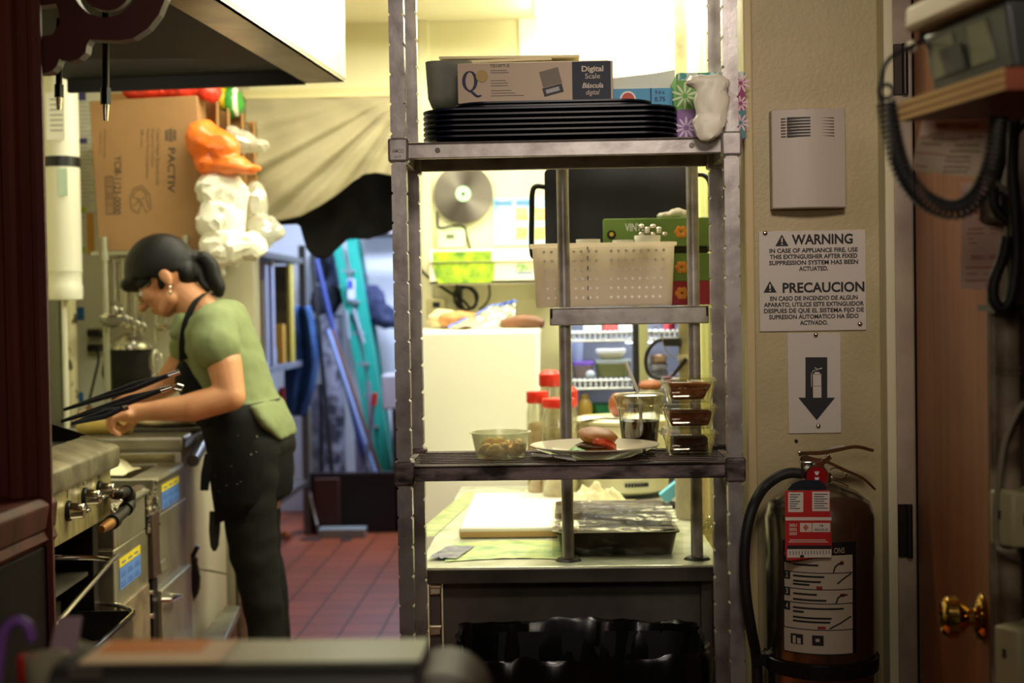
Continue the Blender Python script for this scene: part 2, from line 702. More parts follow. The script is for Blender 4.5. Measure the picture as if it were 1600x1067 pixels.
def notched(xc, yc, z1):
    pts = []
    step = 0.0508
    n = int(z1 / step)
    for i in range(n):
        z = i * step
        pts += [(xc + HW, z), (xc + HW, z + step - 0.007), (xc + HW - 0.0032, z + step - 0.0035)]
    pts.append((xc + HW, z1))
    pts.append((xc - HW, z1))
    for i in reversed(range(n)):
        z = i * step
        pts += [(xc - HW + 0.0032, z + step - 0.0035), (xc - HW, z + step - 0.007), (xc - HW, z)]
    m = MB().prism_y(pts, yc - HW, yc + HW)
    m.bx(xc - HW * 0.35, xc + HW * 0.35, yc - HW - 0.0012, yc - HW, 0, z1)
    return m


XF = {YF: (xfl, xfr), YR: (xl + 0.0, xr)}
# the unit is square: both rear posts stand straight behind the front ones
for y in (YF, YR):
    for x in (xfl, xfr):
        notched(x, y, 2.1).build('post', STEEL_POST, rk, smooth=False)


def rails(v_top, v_bot, m, deck):
    zt = P(880, v_top, YF).z
    zb = P(880, v_bot, YF).z
    for y, s in ((YF, -1), (YR, 1)):
        q = MB().bx(xfl + HW, xfr - HW, y - 0.006, y + 0.006, zb, zt)
        q.bx(xfl + HW, xfr - HW, y - 0.011, y + 0.011, zt - 0.003, zt)
        q.build('rail', m, rk, bevel=0.0015)
    for x in (xfl, xfr):
        MB().bx(x - 0.006, x + 0.006, YF + HW, YR - HW, zb, zt).build('side_rail', m, rk, bevel=0.001)
    for y in (YF, YR):
        for x in (xfl, xfr):
            MB().bx(x - 0.0175, x + 0.0175, y - 0.018, y + 0.016, zb - 0.006, zt + 0.008).build('corner_bracket', m, rk, bevel=0.004)
    for u in (684, 1080):
        x = P(u, v_top, YF).x
        MB().cyl((x, YF - 0.0085, (zt + zb) / 2), (x, YF - 0.0055, (zt + zb) / 2), 0.0045, n=14).build('rivet', m if m is RUSTY else DARK_STEEL, rk)
    return zt, zb


ZT, ZTb = rails(219, 244, STEEL_POST, True)
MB().bx(xfl + 0.006, xfr - 0.006, YF + 0.006, YR - 0.006, ZT - 0.006, ZT - 0.001).build('shelf_plate', STEEL_POST, rk)
ZW, ZWb = rails(724, 749, RUSTY, False)
for i in range(8):
    y = YF + 0.016 + i * (YR - YF - 0.032) / 7
    MB().cyl((xfl + 0.008, y, ZW - 0.001), (xfr - 0.008, y, ZW - 0.001), 0.0009, n=8).build('shelf_wire', mat('dark_wire', (92, 80, 74), 0.4, 0.5), rk)
for i in range(3):
    x = xfl + (xfr - xfl) * (0.25 + 0.25 * i)
    MB().cyl((x, YF + 0.005, ZW - 0.006), (x, YR - 0.005, ZW - 0.006), 0.003, n=8).build('cross_wire', RUSTY, rk)
# small lettering pressed in the upper left bracket
zz = (ZT + ZTb) / 2
MB().text('AMCO', TM(xfl, YF - 0.0184, zz - 0.004), h=0.006, w=0.02, bold=0.01).text('RACK', TM(xfl, YF - 0.0184, zz - 0.013), h=0.004, w=0.012).build('stamped_lettering', DARK_STEEL, rk, smooth=False)

# ================================================================== work table
TZ = P(890, 885, 2.80).z
xt0 = P(652, 885, 2.80).x
xt1 = XPL - 0.02
YT0, YT1 = 2.80, 4.08
tb = thing('work_table', 'stainless steel work table behind the shelving unit', 'table', (0.2, 3.3, 0))
MB().bx(xt0, xt1, YT0 + 0.002, YT1, TZ - 0.028, TZ).build('table_top', TABLE_STEEL, tb, bevel=0.003)
MB().bx(xt0, xt1, YT0 - 0.004, YT0 + 0.002, TZ - 0.032, TZ - 0.003).build('front_edge', mat('shaded_table_edge', (92, 84, 76), 0.5, 0.4, var=(9, 0.4, 0.7)), tb, bevel=0.002)  # shade on the lip is put into this darker colour
MB().bx(P(693, 990, 2.86).x, xt1 - 0.01, 2.86, 2.875, 0.08, TZ - 0.03).build('front_panel', DARK_STEEL, tb)
lx = P(681, 990, 2.85).x
for x, y in ((lx, 2.85), (xt1 - 0.03, 2.85), (lx, YT1 - 0.05), (xt1 - 0.03, YT1 - 0.05)):
    MB().bx(x - 0.012, x + 0.012, y - 0.012, y + 0.012, 0, TZ - 0.03).build('leg', DARK_STEEL, tb, bevel=0.003)
for v in (922, 985):
    p = P(681, v, 2.83)
    q = MB().bx(p.x - 0.012, p.x + 0.011, 2.825, 2.838, p.z - 0.008, p.z + 0.008)
    q.cyl((p.x - 0.012, 2.826, p.z + 0.008), (p.x + 0.013, 2.826, p.z + 0.008), 0.005, n=10)
    q.build('latch', CHROME, tb, bevel=0.002)

# ------------------------------------------------------------------ over-shelf on two poles
os_ = thing('table_overshelf', 'small steel shelf carried by two round poles above the work table', 'shelf', (P(985, 880, 2.86).x, 2.86, TZ))
PY = 2.865
for u in (882, 1084):
    x = P(u, 480, PY).x
    MB().cyl((x, PY, TZ + 0.004), (x, PY, P(u, 228, PY).z), 0.0122, n=20).build('pole', STEEL_POST, os_)
    MB().lathe((x, PY, TZ), [(0.0, 0.006), (0.022, 0.005), (0.027, 0.0), (0.0, 0.0)], 20).build('flange', BLACK_IRON, os_)
a, b, c, d = rect(859, 479, 1107, 507, 2.85)
q = MB().bx(a, b, 2.84, 2.852, c, d).bx(a, b, 2.84, 3.18, d - 0.006, d).bx(a, a + 0.008, 2.84, 3.18, c + 0.012, d).bx(b - 0.008, b, 2.84, 3.18, c + 0.012, d)
q.build('shelf_board', STEEL_POST, os_, bevel=0.0025)
OZ = d

# ------------------------------------------------------------------ basket with cups
bk = thing('plastic_basket', 'white ribbed plastic basket with rows of small holes on the small shelf', 'basket', (0, 2.98, OZ))
BASKM = clear('milky_basket_plastic', (246, 236, 222), 0.04, 0.3, milk=0.80)
a, b, c, d = rect(828, 379, 1060, 475, 2.93)
a2, b2 = P(837, 475, 2.93).x, P(1052, 475, 2.93).x
c = OZ + 0.001
cx, cw, cd_ = (a + b) / 2, b - a, 0.118
yc = 2.93 + cd_ / 2


def bask_ring(w, dd, r, z):
    return [(cx + p[0], yc + p[1], z) for p in rrect(w, dd, r, 6)]


wb = (b2 - a2)
rings = [bask_ring(wb - 0.004, cd_ - 0.03, 0.02, c), bask_ring(wb, cd_ - 0.024, 0.022, c + 0.004), bask_ring(cw - 0.01, cd_ - 0.004, 0.028, d - 0.008), bask_ring(cw, cd_, 0.03, d - 0.006), bask_ring(cw, cd_, 0.03, d),
         bask_ring(cw - 0.012, cd_ - 0.012, 0.026, d), bask_ring(wb - 0.008, cd_ - 0.034, 0.02, c + 0.004)]
MB().loft(rings, True).build('basket_body', BASKM, bk)
q = MB()
for r_ in range(6):
    z = c + 0.019 + r_ * (d - c - 0.036) / 5
    fr = (z - c) / (d - c)
    w_ = wb + (cw - wb) * fr
    yy = yc - (cd_ - 0.024 + 0.02 * fr) / 2
    for k in range(17):
        if k == 8:
            continue
        x = cx - w_ / 2 + 0.028 + k * (w_ - 0.056) / 16
        q.lathe((x, yy, z), [(0.0, 0.0006), (0.0028, 0.0006), (0.0034, -0.002)], 10, Matrix.Rotation(R(90), 3, 'X'))
q.build('basket_holes', mat('basket_hole_rims', (255, 250, 240), 0.5), bk)
q = MB()
for r_ in range(6):
    z = c + 0.014 + r_ * (d - c - 0.028) / 5
    fr = (z - c) / (d - c)
    yy = yc - (cd_ - 0.024 + 0.02 * fr) / 2
    q.bx(cx - 0.034, cx - 0.032, yy - 0.0012, yy + 0.002, z, z + 0.008)
q.build('basket_slots', mat('dark_slot', (60, 50, 40), 0.7), bk)
CUPM = mat('foam_cup_white', (240, 238, 226), 0.5)
for i, (u0, u1, v0, lab) in enumerate(((846, 872, 383, 'white foam cup at the left end of the plastic basket'), (900, 938, 376, 'wide white foam cup behind the round pole in the basket'),
                                       (957, 990, 377, 'white foam cup in the middle of the plastic basket'), (991, 1032, 370, 'tallest white foam cup at the right end of the basket'))):
    y = yc - 0.006
    p0, p1 = P(u0, v0, y), P(u1, v0, y)
    r_ = (p1.x - p0.x) / 2
    xc = (p0.x + p1.x) / 2
    q = MB().lathe((xc, y, c + 0.006), [(0, 0), (r_ * 0.72, 0), (r_ * 0.98, p0.z - c - 0.012), (r_, p0.z - c - 0.010), (r_, p0.z - c - 0.004), (r_ * 0.94, p0.z - c - 0.006 + 0.001), (0, p0.z - c - 0.008)], 28)
    tag(q.build('foam_cup', CUPM), lab, 'cup', 'foam cups in the basket')

# ------------------------------------------------------------------ roasting pan and glove boxes behind the basket
pn = thing('roasting_pan', 'deep black roasting pan standing on its side behind the basket', 'pan', (0, 3.15, OZ))
a, b, c, d = rect(852, 264, 1085, 470, 3.15)
c = OZ + 0.002
w_, h_ = b - a, d - c
xm, zm = (a + b) / 2, (c + d) / 2


def pr(w, h, r, y):
    return [(xm + p[0], y, zm + p[1]) for p in rrect(w, h, r, 6)]


PANM = mat('black_enamel_pan', (26, 26, 30), 0.36, 0.3, bump=(30, 0.05))
MB().loft([pr(w_, h_, 0.012, 3.115), pr(w_ - 0.02, h_ - 0.02, 0.03, 3.17), pr(w_ - 0.024, h_ - 0.024, 0.03, 3.172), pr(w_ - 0.05, h_ - 0.05, 0.03, 3.165), pr(w_ - 0.012, h_ - 0.012, 0.012, 3.117)], True).build('pan_body', PANM, pn)
h0 = [P(852, 292, 3.13), P(838, 291, 3.13), P(832, 300, 3.13), P(831, 330, 3.13), P(831, 392, 3.13), P(838, 402, 3.13), P(852, 402, 3.13)]
MB().tube(smoothpath(h0, 6), 0.0062, 10).build('handle', BLACK_IRON, pn)
h1 = [P(1085, 273, 3.13), P(1100, 274, 3.13), P(1109, 286, 3.13), P(1110, 310, 3.13), P(1110, 380, 3.13), P(1100, 392, 3.13), P(1085, 392, 3.13)]
MB().tube(smoothpath(h1, 6), 0.0052, 10).build('handle', BLACK_IRON, pn)

GREEN = mat('green_carton', (112, 142, 62), 0.6, var=(9, 0.35, 0.7), col2=(96, 124, 50))
gx = []


def glove_box(u0, v0, u1, v1, Y, m, lab, words=True, zb=None, zt=None):
    a, b, c, d = rect(u0, v0, u1, v1, Y)
    c = zb if zb is not None else c
    d = zt if zt is not None else d
    t = thing('glove_box', lab, 'glove box', ((a + b) / 2, Y, c), 'glove boxes behind the basket')
    MB().bx(a, b, Y, Y + 0.045, c, d).build('carton', m, t, bevel=0.0015)
    if words:
        h = d - c
        MB().text('VINYL', TM(P(992, 350, Y).x, Y - 0.0006, c + h * 0.56), h=0.016, w=0.042, bold=0.02).build('lettering', WHITE, t, smooth=False)
        MB().lathe((a + 0.017, Y - 0.0004, c + h * 0.44), [(0, 0.0004), (0.010, 0.0004), (0.010, 0)], 20, Matrix.Rotation(R(90), 3, 'X')).build('badge', INK, t)
        q = MB().lathe((a + 0.017, Y - 0.001, c + h * 0.46), [(0, 0.0004), (0.005, 0.0004), (0.005, 0)], 6, Matrix.Rotation(R(90), 3, 'X'))
        q.build('badge_sun', mat('badge_yellow', (214, 186, 40), 0.6), t)
    # printed flower or pepper picture
    q = MB()
    xp = P(1064, 350, Y).x
    zp = c + (d - c) * 0.5
    for k in range(6):
        aa = k * PI / 3
        q.sph((xp + 0.009 * math.cos(aa), Y - 0.0002, zp + 0.008 * math.sin(aa)), (0.006, 0.0007, 0.006), 10, 6)
    q.build('printed_picture', mat('orange_print', (222, 140, 44), 0.6), t)
    return d


s1 = OZ + 0.001
e0 = P(1000, 441, 3.105).z
top_red = glove_box(1048, 441, 1110, 474, 3.055, mat('red_carton', (150, 22, 34), 0.6), 'dark red carton at the bottom of the stack behind the basket', False, s1, e0)
e1 = P(1000, 397, 3.055).z
top2 = glove_box(950, 397, 1110, 441, 3.055, GREEN, 'lower green glove carton resting on the red one', False, e0, e1)
e2 = P(1000, 386, 3.055).z
MB_ = MB().bx(P(950, 390, 3.06).x, P(1105, 390, 3.06).x, 3.058, 3.1, e1, e2)
tag(MB_.build('flat_carton', mat('dark_carton', (40, 42, 30), 0.8)), 'thin dark carton between the two green glove cartons', 'carton')
glove_box(943, 341, 1110, 386, 3.052, GREEN, 'upper green glove carton marked VINYL against the black pan', True, e2, P(1000, 341, 3.052).z)
zg = P(1000, 341, 3.052).z
# metal scourer heap on the carton front edge, white glove lying on top
q = MB()
random.seed(3)
for k in range(9):
    p = P(1002 + (k % 5) * 9, 366 - (k // 5) * 8 - (k % 2) * 4, 3.04)
    q.sph((p.x, 3.035, p.z), (0.0075, 0.006, 0.005), 14, 8)
sc_ = q.build('steel_scourer', CHROME)
tag(sc_, 'shiny heap of steel scourers in front of the upper green carton', 'scourer')
g = blob('disposable_glove', [('e', P(1040, 340, 3.08) + Vector((0, 0, 0.004)), (0.02, 0.014, 0.008)), ('e', P(1058, 333, 3.08), (0.018, 0.012, 0.012)), ('e', P(1070, 336, 3.08), (0.014, 0.012, 0.012))], 0.003, mat('glove_white', (214, 206, 190), 0.5), disp=crumple(60, 0.003))
tag(g, 'crumpled off white disposable glove on top of the upper green carton', 'glove')

# ================================================================== trays and boxes on the top shelf
NAVY = mat('navy_tray_plastic', (17, 22, 38), 0.34)


def tray(name, label, group, w, d, h, loc):
    def ring(a, b, r, z):
        return [(p[0], p[1], z) for p in rrect(a, b, r, 7)]
    q = MB().loft([ring(w - 0.07, d - 0.07, 0.03, 0), ring(w - 0.04, d - 0.04, 0.045, 0.008), ring(w - 0.012, d - 0.012, 0.055, h - 0.004), ring(w, d, 0.06, h - 0.003), ring(w, d, 0.06, h),
                   ring(w - 0.014, d - 0.014, 0.053, h), ring(w - 0.044, d - 0.044, 0.043, 0.011), ring(w - 0.08, d - 0.08, 0.03, 0.004)], True)
    o = q.build(name, NAVY)
    o.location = loc
    return tag(o, label, 'tray', group)


a, b, c, d = rect(657, 167, 1061, 220, 2.44)
tw = b - a
tl = ['lowest large navy tray, resting on the steel top shelf', 'second large navy tray from the bottom of the big stack', 'third large navy tray from the bottom of the big stack', 'fourth large navy tray from the bottom of the big stack',
      'fifth large navy tray, just under the topmost of the big stack', 'topmost large navy tray, right under the smaller trays']
step = 0.0092
hh = d - ZT - 5 * step
td = 0.285
base = tray('serving_tray', tl[0], 'large navy trays on the top shelf', tw, td, hh, ((a + b) / 2, 2.575, ZT + 0.0005))
for k in range(1, 6):
    dup(base, ((a + b) / 2, 2.575, ZT + 0.0005 + k * step), tl[k])
zt1 = ZT + hh + 5 * step
a, b, c, d = rect(706, 150, 1022, 168, 2.47)
st = ['lowest of the small navy trays under the scale carton', 'middle small navy tray under the scale carton', 'top small navy tray directly under the scale carton']
hs = 0.0125
base = tray('serving_tray', st[0], 'small navy trays on the top shelf', b - a, 0.23, hs, ((a + b) / 2, 2.585, zt1 - 0.009))
for k in range(1, 3):
    dup(base, ((a + b) / 2, 2.585, zt1 - 0.009 + k * 0.0062), st[k])
zt2 = zt1 - 0.009 + 2 * 0.0062 + hs

sb = thing('scale_carton', 'long pale carton printed Digital Scale lying on the navy trays', 'carton', (P(838, 150, 2.49).x, 2.55, zt2))
YS = 2.492
a, b, c, d = rect(715, 97, 958, 150, YS)
c = zt2
KRAFT = mat('pale_carton', (206, 184, 156), 0.6)
MB().bx(a, b, YS, YS + 0.14, c, d).build('carton', KRAFT, sb, bevel=0.001)
hb = d - c
xd_ = P(894, 120, YS).x
MB().bx(xd_, b - 0.004, YS - 0.0004, YS, c + 0.001, d - 0.001).build('dark_panel', mat('navy_print', (26, 32, 50), 0.6), sb)
q = MB()
xm = (xd_ + b) / 2
for s, z, h, w, bo, sh in (('Digital', 0.74, 0.0092, 0.038, 0.03, 0), ('Scale', 0.56, 0.0088, 0.026, 0.0, 0), ('B\u00e1scula', 0.33, 0.0085, 0.037, 0.025, 0.25), ('digital', 0.16, 0.0085, 0.024, 0.0, 0.25)):
    q.text(s, TM(xm, YS - 0.0008, c + hb * z), h=h, w=w, bold=bo, shear=sh)
q.build('panel_lettering', mat('panel_print', (214, 200, 180), 0.6), sb, smooth=False)
q = MB()
q.text('TE10FT-S', TM(P(770, 103, YS).x + 0.012, YS - 0.0005, d - 0.0075), h=0.005, w=0.034, bold=0.03)
x0 = P(770, 103, YS).x - 0.004
for k, (z, w) in enumerate(((0.80, 0.028), (0.745, 0.032), (0.55, 0.026), (0.485, 0.03), (0.42, 0.03), (0.30, 0.036), (0.235, 0.042), (0.17, 0.058))):
    q.bx(x0, x0 + w, YS - 0.0004, YS, c + hb * z, c + hb * z + 0.0012)
q.build('small_print', GREY_INK, sb, smooth=False)
q = MB()
q.M = Matrix.Translation((P(734, 118, YS).x, YS - 0.0004, c + hb * 0.56)) @ Matrix.Scale(0.12, 4, (0, 1, 0))
qp = [(0.0105 * math.cos(R(t)), 0, 0.0165 * math.sin(R(t))) for t in range(0, 360, 10)]
q.tube(qp, [0.0009 + 0.0021 * abs(math.cos(R(t))) for t in range(0, 360, 10)], 8, closed=True)
q.tube(smoothpath([(-0.004, 0, -0.0165), (0.003, 0, -0.019), (0.012, 0, -0.0265), (0.020, 0, -0.0255)], 5), [0.0012 + 0.0012 * math.sin(PI * i / 15) for i in range(16)], 8)
q.build('letter_logo', mat('navy_letter', (34, 38, 70), 0.6), sb, smooth=False)
MB().lathe((P(753, 118, YS).x, YS - 0.001, P(753, 119, YS).z), [(0, 0.0006), (0.0105, 0.0006), (0.0105, 0)], 28, Matrix.Rotation(R(90), 3, 'X')).build('gold_seal', mat('gold_print', (186, 150, 66), 0.5), sb)
# printed picture of a kitchen scale
sx, sz = P(862, 123, YS).x, c + hb * 0.5
rt = Matrix.Rotation(R(-14), 4, 'Y')
q = MB()
q.M = Matrix.Translation((sx, YS - 0.0003, sz)) @ rt
q.k = 0
q.bx(-0.017, 0.017, -0.0004, 0, -0.006, 0.022)
q.k = 1
q.bx(-0.019, 0.016, -0.0004, 0, -0.022, -0.007)
q.k = 2
q.bx(-0.014, 0.010, -0.0007, -0.0004, -0.018, -0.011)
q.build('printed_picture', [mat('print_grey', (128, 116, 100), 0.6), mat('print_dark', (52, 52, 58), 0.6), mat('print_pale', (180, 178, 176), 0.6)], sb, smooth=False)

# grey plastic tub, folded papers behind the carton
tbm = mat('grey_green_tub', (132, 134, 118), 0.5, var=(12, 0.4, 0.7), col2=(90, 94, 80))
a, b, c, d = rect(668, 103, 740, 150, 2.60)
zr = zt2 + 0.0005
q = MB()
rings = []
for s, z in ((0.62, 0), (0.80, 0.006), (0.92, 0.02), (1.0, d - zr), (0.96, d - zr), (0.75, 0.012)):
    rings.append([((a + b) / 2 + p[0], 2.62 + p[1], zr + z) for p in rrect((b - a) * s, 0.16 * s, 0.02, 5)])
q.loft(rings, True)
tag(q.build('plastic_tub', tbm), 'grey green plastic tub behind the left end of the scale carton', 'tub')
pp = thing('paper_stack', 'sheaf of folded pale papers on top of the grey tub behind the scale carton', 'paper stack', (P(800, 90, 2.66).x, 2.66, d))
PAPM = mat('buff_paper', (238, 226, 186), 0.8)
for k, (u0, u1, v0, v1, tilt) in enumerate(((680, 850, 92, 97, 1.2), (684, 862, 87, 92, -0.8), (688, 905, 82, 87, 0.6), (690, 950, 94, 100, 0))):
    a, b, c2, d2 = rect(u0, v0, u1, v1, 2.64)
    q = MB()
    q.M = Matrix.Translation(((a + b) / 2, 2.66, d + 0.003 + 0.006 * k * (k < 3))) @ Matrix.Rotation(R(tilt), 4, 'Y')
    q.bx(-(b - a) / 2, (b - a) / 2, -0.055, 0.055, -0.0025, 0.0025)
    q.build('folded_sheet', PAPM, pp, bevel=0.001)
p = P(694, 164, 2.66)
tag(MB().cyl((P(683, 164, 2.64).x, 2.64, zt1 + 0.008), (P(708, 164, 2.64).x, 2.66, zt1 + 0.008), 0.0085, n=20).build('tape_roll', mat('teal_roll', (118, 156, 140), 0.5)), 'small pale teal roll left of the stack of small navy trays', 'roll')
# blue film carton, white flap, tissue carton, white bag
bc = thing('film_carton', 'bright blue film carton marked 9 in x 0.75 beside the scale carton', 'carton', (P(1005, 160, 2.6).x, 2.60, zt1))
a, b, c, d = rect(955, 138, 1052, 164, 2.58)
c = ZT + 0.062
MB().bx(a, b, 2.58, 2.62, ZT + 0.001, d).build('carton', mat('bright_blue_carton', (66, 158, 205), 0.5), bc, bevel=0.001)
MB().lathe((P(981, 150, 2.58).x, 2.5795, P(981, 155, 2.58).z), [(0, 0.0005), (0.0145, 0.0005), (0.0145, 0)], 24, Matrix.Rotation(R(90), 3, 'X')).build('logo_ring', WHITE, bc)
MB().lathe((P(981, 150, 2.58).x, 2.579, P(981, 155, 2.58).z), [(0, 0.0006), (0.0115, 0.0006), (0.0115, 0)], 24, Matrix.Rotation(R(90), 3, 'X')).build('logo_centre', mat('logo_red', (206, 64, 40), 0.5), bc)
MB().bx(P(1016, 150, 2.58).x, P(1018, 150, 2.58).x, 2.579, 2.58, c, d).text('9 in x', TM(P(1031, 145, 2.58).x, 2.5792, P(1031, 147, 2.58).z), h=0.007, w=0.017, bold=0.02).text(
    '0.75', TM(P(1031, 157, 2.58).x, 2.5792, P(1031, 158, 2.58).z), h=0.0075, w=0.019, bold=0.02).build('lettering', mat('blue_ink', (24, 52, 116), 0.6), bc, smooth=False)
fp = MB().prism_y([(P(955, 141, 2.63).x, P(955, 141, 2.63).z), (P(1054, 138, 2.63).x, P(1054, 138, 2.63).z), (P(1054, 110, 2.63).x, P(1054, 110, 2.63).z), (P(1020, 116, 2.63).x, P(1020, 116, 2.63).z), (P(957, 123, 2.63).x, P(957, 123, 2.63).z)], 2.623, 2.626)
fp.bx(P(960, 141, 2.63).x, P(1050, 141, 2.63).x, 2.622, 2.627, ZT + 0.001, P(1000, 139, 2.63).z)
tag(fp.build('paper_sheet', mat('white_sheet', (244, 240, 222), 0.8)), 'white paper sheet standing behind the bright blue carton', 'paper')

FLOR = bpy.data.materials.new('floral_print')
FLOR.use_nodes = True
nt = FLOR.node_tree
bs = nt.nodes['Principled BSDF']
tc = nt.nodes.new('ShaderNodeTexCoord')
vo = nt.nodes.new('ShaderNodeTexVoronoi')
vo.inputs['Scale'].default_value = 34
rm = nt.nodes.new('ShaderNodeValToRGB')
cr = rm.color_ramp
cr.interpolation = 'CONSTANT'
cr.elements[0].color = rgb(222, 222, 200)
cr.elements[1].position = 0.12
cr.elements[1].color = rgb(120, 168, 84)
e = cr.elements.new(0.42)
e.color = rgb(224, 222, 204)
sp = nt.nodes.new('ShaderNodeSeparateXYZ')
gr = nt.nodes.new('ShaderNodeValToRGB')
g2 = gr.color_ramp
g2.interpolation = 'CONSTANT'
g2.elements[0].color = rgb(134, 98, 150)
g2.elements[1].position = 0.5
g2.elements[1].color = rgb(110, 168, 74)
mr = nt.nodes.new('ShaderNodeMapRange')
mr.inputs['From Min'].default_value = 0.0
mr.inputs['From Max'].default_value = 0.11
nt.links.new(tc.outputs['Object'], vo.inputs['Vector'])
nt.links.new(tc.outputs['Object'], sp.inputs['Vector'])
nt.links.new(sp.outputs['Z'], mr.inputs['Value'])
nt.links.new(mr.outputs['Result'], gr.inputs['Fac'])
nt.links.new(vo.outputs['Distance'], rm.inputs['Fac'])
nt.links.new(gr.outputs['Color'], bs.inputs['Base Color'])
bs.inputs['Roughness'].default_value = 0.6

tc_ = thing('tissue_carton', 'flower patterned tissue carton at the right end of the top shelf', 'carton', (P(1110, 200, 2.55).x, 2.56, ZT))
a, b, c, d = rect(1057, 114, 1165, 212, 2.50)
MB().bx(a, b, 2.50, 2.64, ZT + 0.001, d).build('carton', FLOR, tc_, bevel=0.002)
MB().bx(a + 0.003, b - 0.003, 2.499, 2.641, d - 0.012, d + 0.001).build('teal_top', mat('teal_print', (72, 160, 150), 0.6, var=(60, 0.5, 0.52), col2=(210, 226, 214)), tc_)


def petals(q, x, z, n, r0, r1, w, y):
    for k in range(n):
        aa = 2 * PI * k / n + 0.3
        c_, s_ = math.cos(aa), math.sin(aa)
        pts = []
        for tt in range(12):
            th = 2 * PI * tt / 12
            rr = (r0 + r1) / 2 + (r1 - r0) / 2 * math.cos(th)
            ww = w * math.sin(th)
            pts.append((x + rr * c_ - ww * s_, z + rr * s_ + ww * c_))
        q.prism_y(pts, y - 0.0006, y)


q = MB()
petals(q, P(1070, 140, 2.5).x, P(1070, 150, 2.5).z, 10, 0.004, 0.024, 0.0022, 2.4995)
q.build('white_petals', mat('petal_pale', (206, 222, 180), 0.6), tc_, smooth=False)
q = MB()
petals(q, P(1072, 200, 2.5).x, P(1072, 200, 2.5).z, 10, 0.004, 0.02, 0.0022, 2.4995)
q.build('lilac_petals', mat('petal_lilac', (206, 184, 214), 0.6), tc_, smooth=False)
q = MB()
q.k = 0
q.bx(P(1150, 150, 2.5).x, b - 0.001, 2.4992, 2.5, P(1150, 172, 2.5).z, d - 0.012)
q.k = 1
q.bx(P(1150, 150, 2.5).x, b - 0.001, 2.4992, 2.5, ZT + 0.003, P(1150, 172, 2.5).z)
q.k = 2
petals(q, P(1157, 130, 2.5).x, P(1157, 130, 2.5).z, 9, 0.003, 0.018, 0.002, 2.499)
petals(q, P(1157, 162, 2.5).x, P(1157, 162, 2.5).z, 9, 0.003, 0.014, 0.0018, 2.499)
petals(q, P(1157, 192, 2.5).x, P(1157, 192, 2.5).z, 9, 0.003, 0.016, 0.0018, 2.499)
q.build('magenta_side', [mat('magenta_print', (146, 44, 96), 0.6), mat('teal_side_print', (66, 130, 130), 0.6), mat('petal_pink', (226, 190, 200), 0.6)], tc_, smooth=False)

BAGW = mat('white_thin_bag', (236, 230, 206), 0.5, sub=0.0)
wb_ = blob('plastic_bag', [('e', P(1090, 127, 2.415), (0.022, 0.014, 0.011)), ('e', P(1116, 132, 2.415), (0.027, 0.016, 0.016)), ('e', P(1112, 160, 2.415), (0.030, 0.017, 0.040)), ('e', P(1100, 192, 2.412), (0.022, 0.014, 0.012)), ('e', P(1118, 190, 2.412), (0.020, 0.014, 0.016)), ('e', P(1106, 206, 2.41), (0.022, 0.013, 0.018))],
           0.004, BAGW, smooth_it=8, disp=crumple(60, 0.007, 3), decimate=0.2, ang=40)
tag(wb_, 'crumpled white thin bag hanging in front of the flower patterned carton', 'bag')
# ================================================================== food on the wire shelf
CLEARP = clear('clear_cup_plastic', (246, 246, 240), 0.08)
MILKY = clear('frosted_bowl_plastic', (236, 236, 222), 0.06, 0.25, milk=0.10)
SZ = ZW + 0.002


def wob(seed, amp, sc):
    return lambda d: 1 + amp * noise.noise(d * sc + Vector((seed, 0, seed)))


pb = thing('plastic_bowl', 'round frosted bowl of yellow roasted potatoes on the wire shelf', 'bowl', (P(783, 715, 2.545).x, 2.545, SZ))
x0 = P(782, 700, 2.545).x
r1, r0 = 48 * px(2.5), 37 * px(2.5)
hB = P(782, 674, 2.545).z - SZ
MB().lathe((x0, 2.545, SZ), [(0, 0.001), (r0, 0.0), (r0 + 0.002, 0.002), (r1 - 0.002, hB - 0.002), (r1 + 0.002, hB - 0.002), (r1 + 0.002, hB), (r1 - 0.003, hB), (r0 - 0.001, 0.004), (0, 0.003)], 40).build('bowl_body', MILKY, pb)
POT = mat('roast_potato', (250, 206, 92), 0.45, var=(40, 0.45, 0.85), col2=(206, 140, 50), sub=0.6, bump=(70, 0.3))
random.seed(11)
chunks = []
for k in range(22):
    aa, rr = random.uniform(0, 6.28), r0 * 0.78 * math.sqrt(random.random())
    z = 0.010 + random.random() * 0.016 * (1.3 - rr / r0)
    chunks.append((x0 + rr * math.cos(aa), 2.545 + rr * math.sin(aa), SZ + z))
q0 = None
for k, p in enumerate(chunks[:16]):
    q = MB()
    rt = Euler((random.random() * 3, random.random() * 3, random.random() * 3)).to_matrix()
    s = random.uniform(0.009, 0.0125)
    q.sph(p, (s * 1.25, s, s * 0.85), 12, 8, rt, wob(k, 0.3, 1.8))
    o = q.build('potato_chunk', POT, smooth=True)
    tag(o, 'yellow roasted potato chunk in the round frosted bowl', 'potato', 'roasted potato chunks in the bowl')

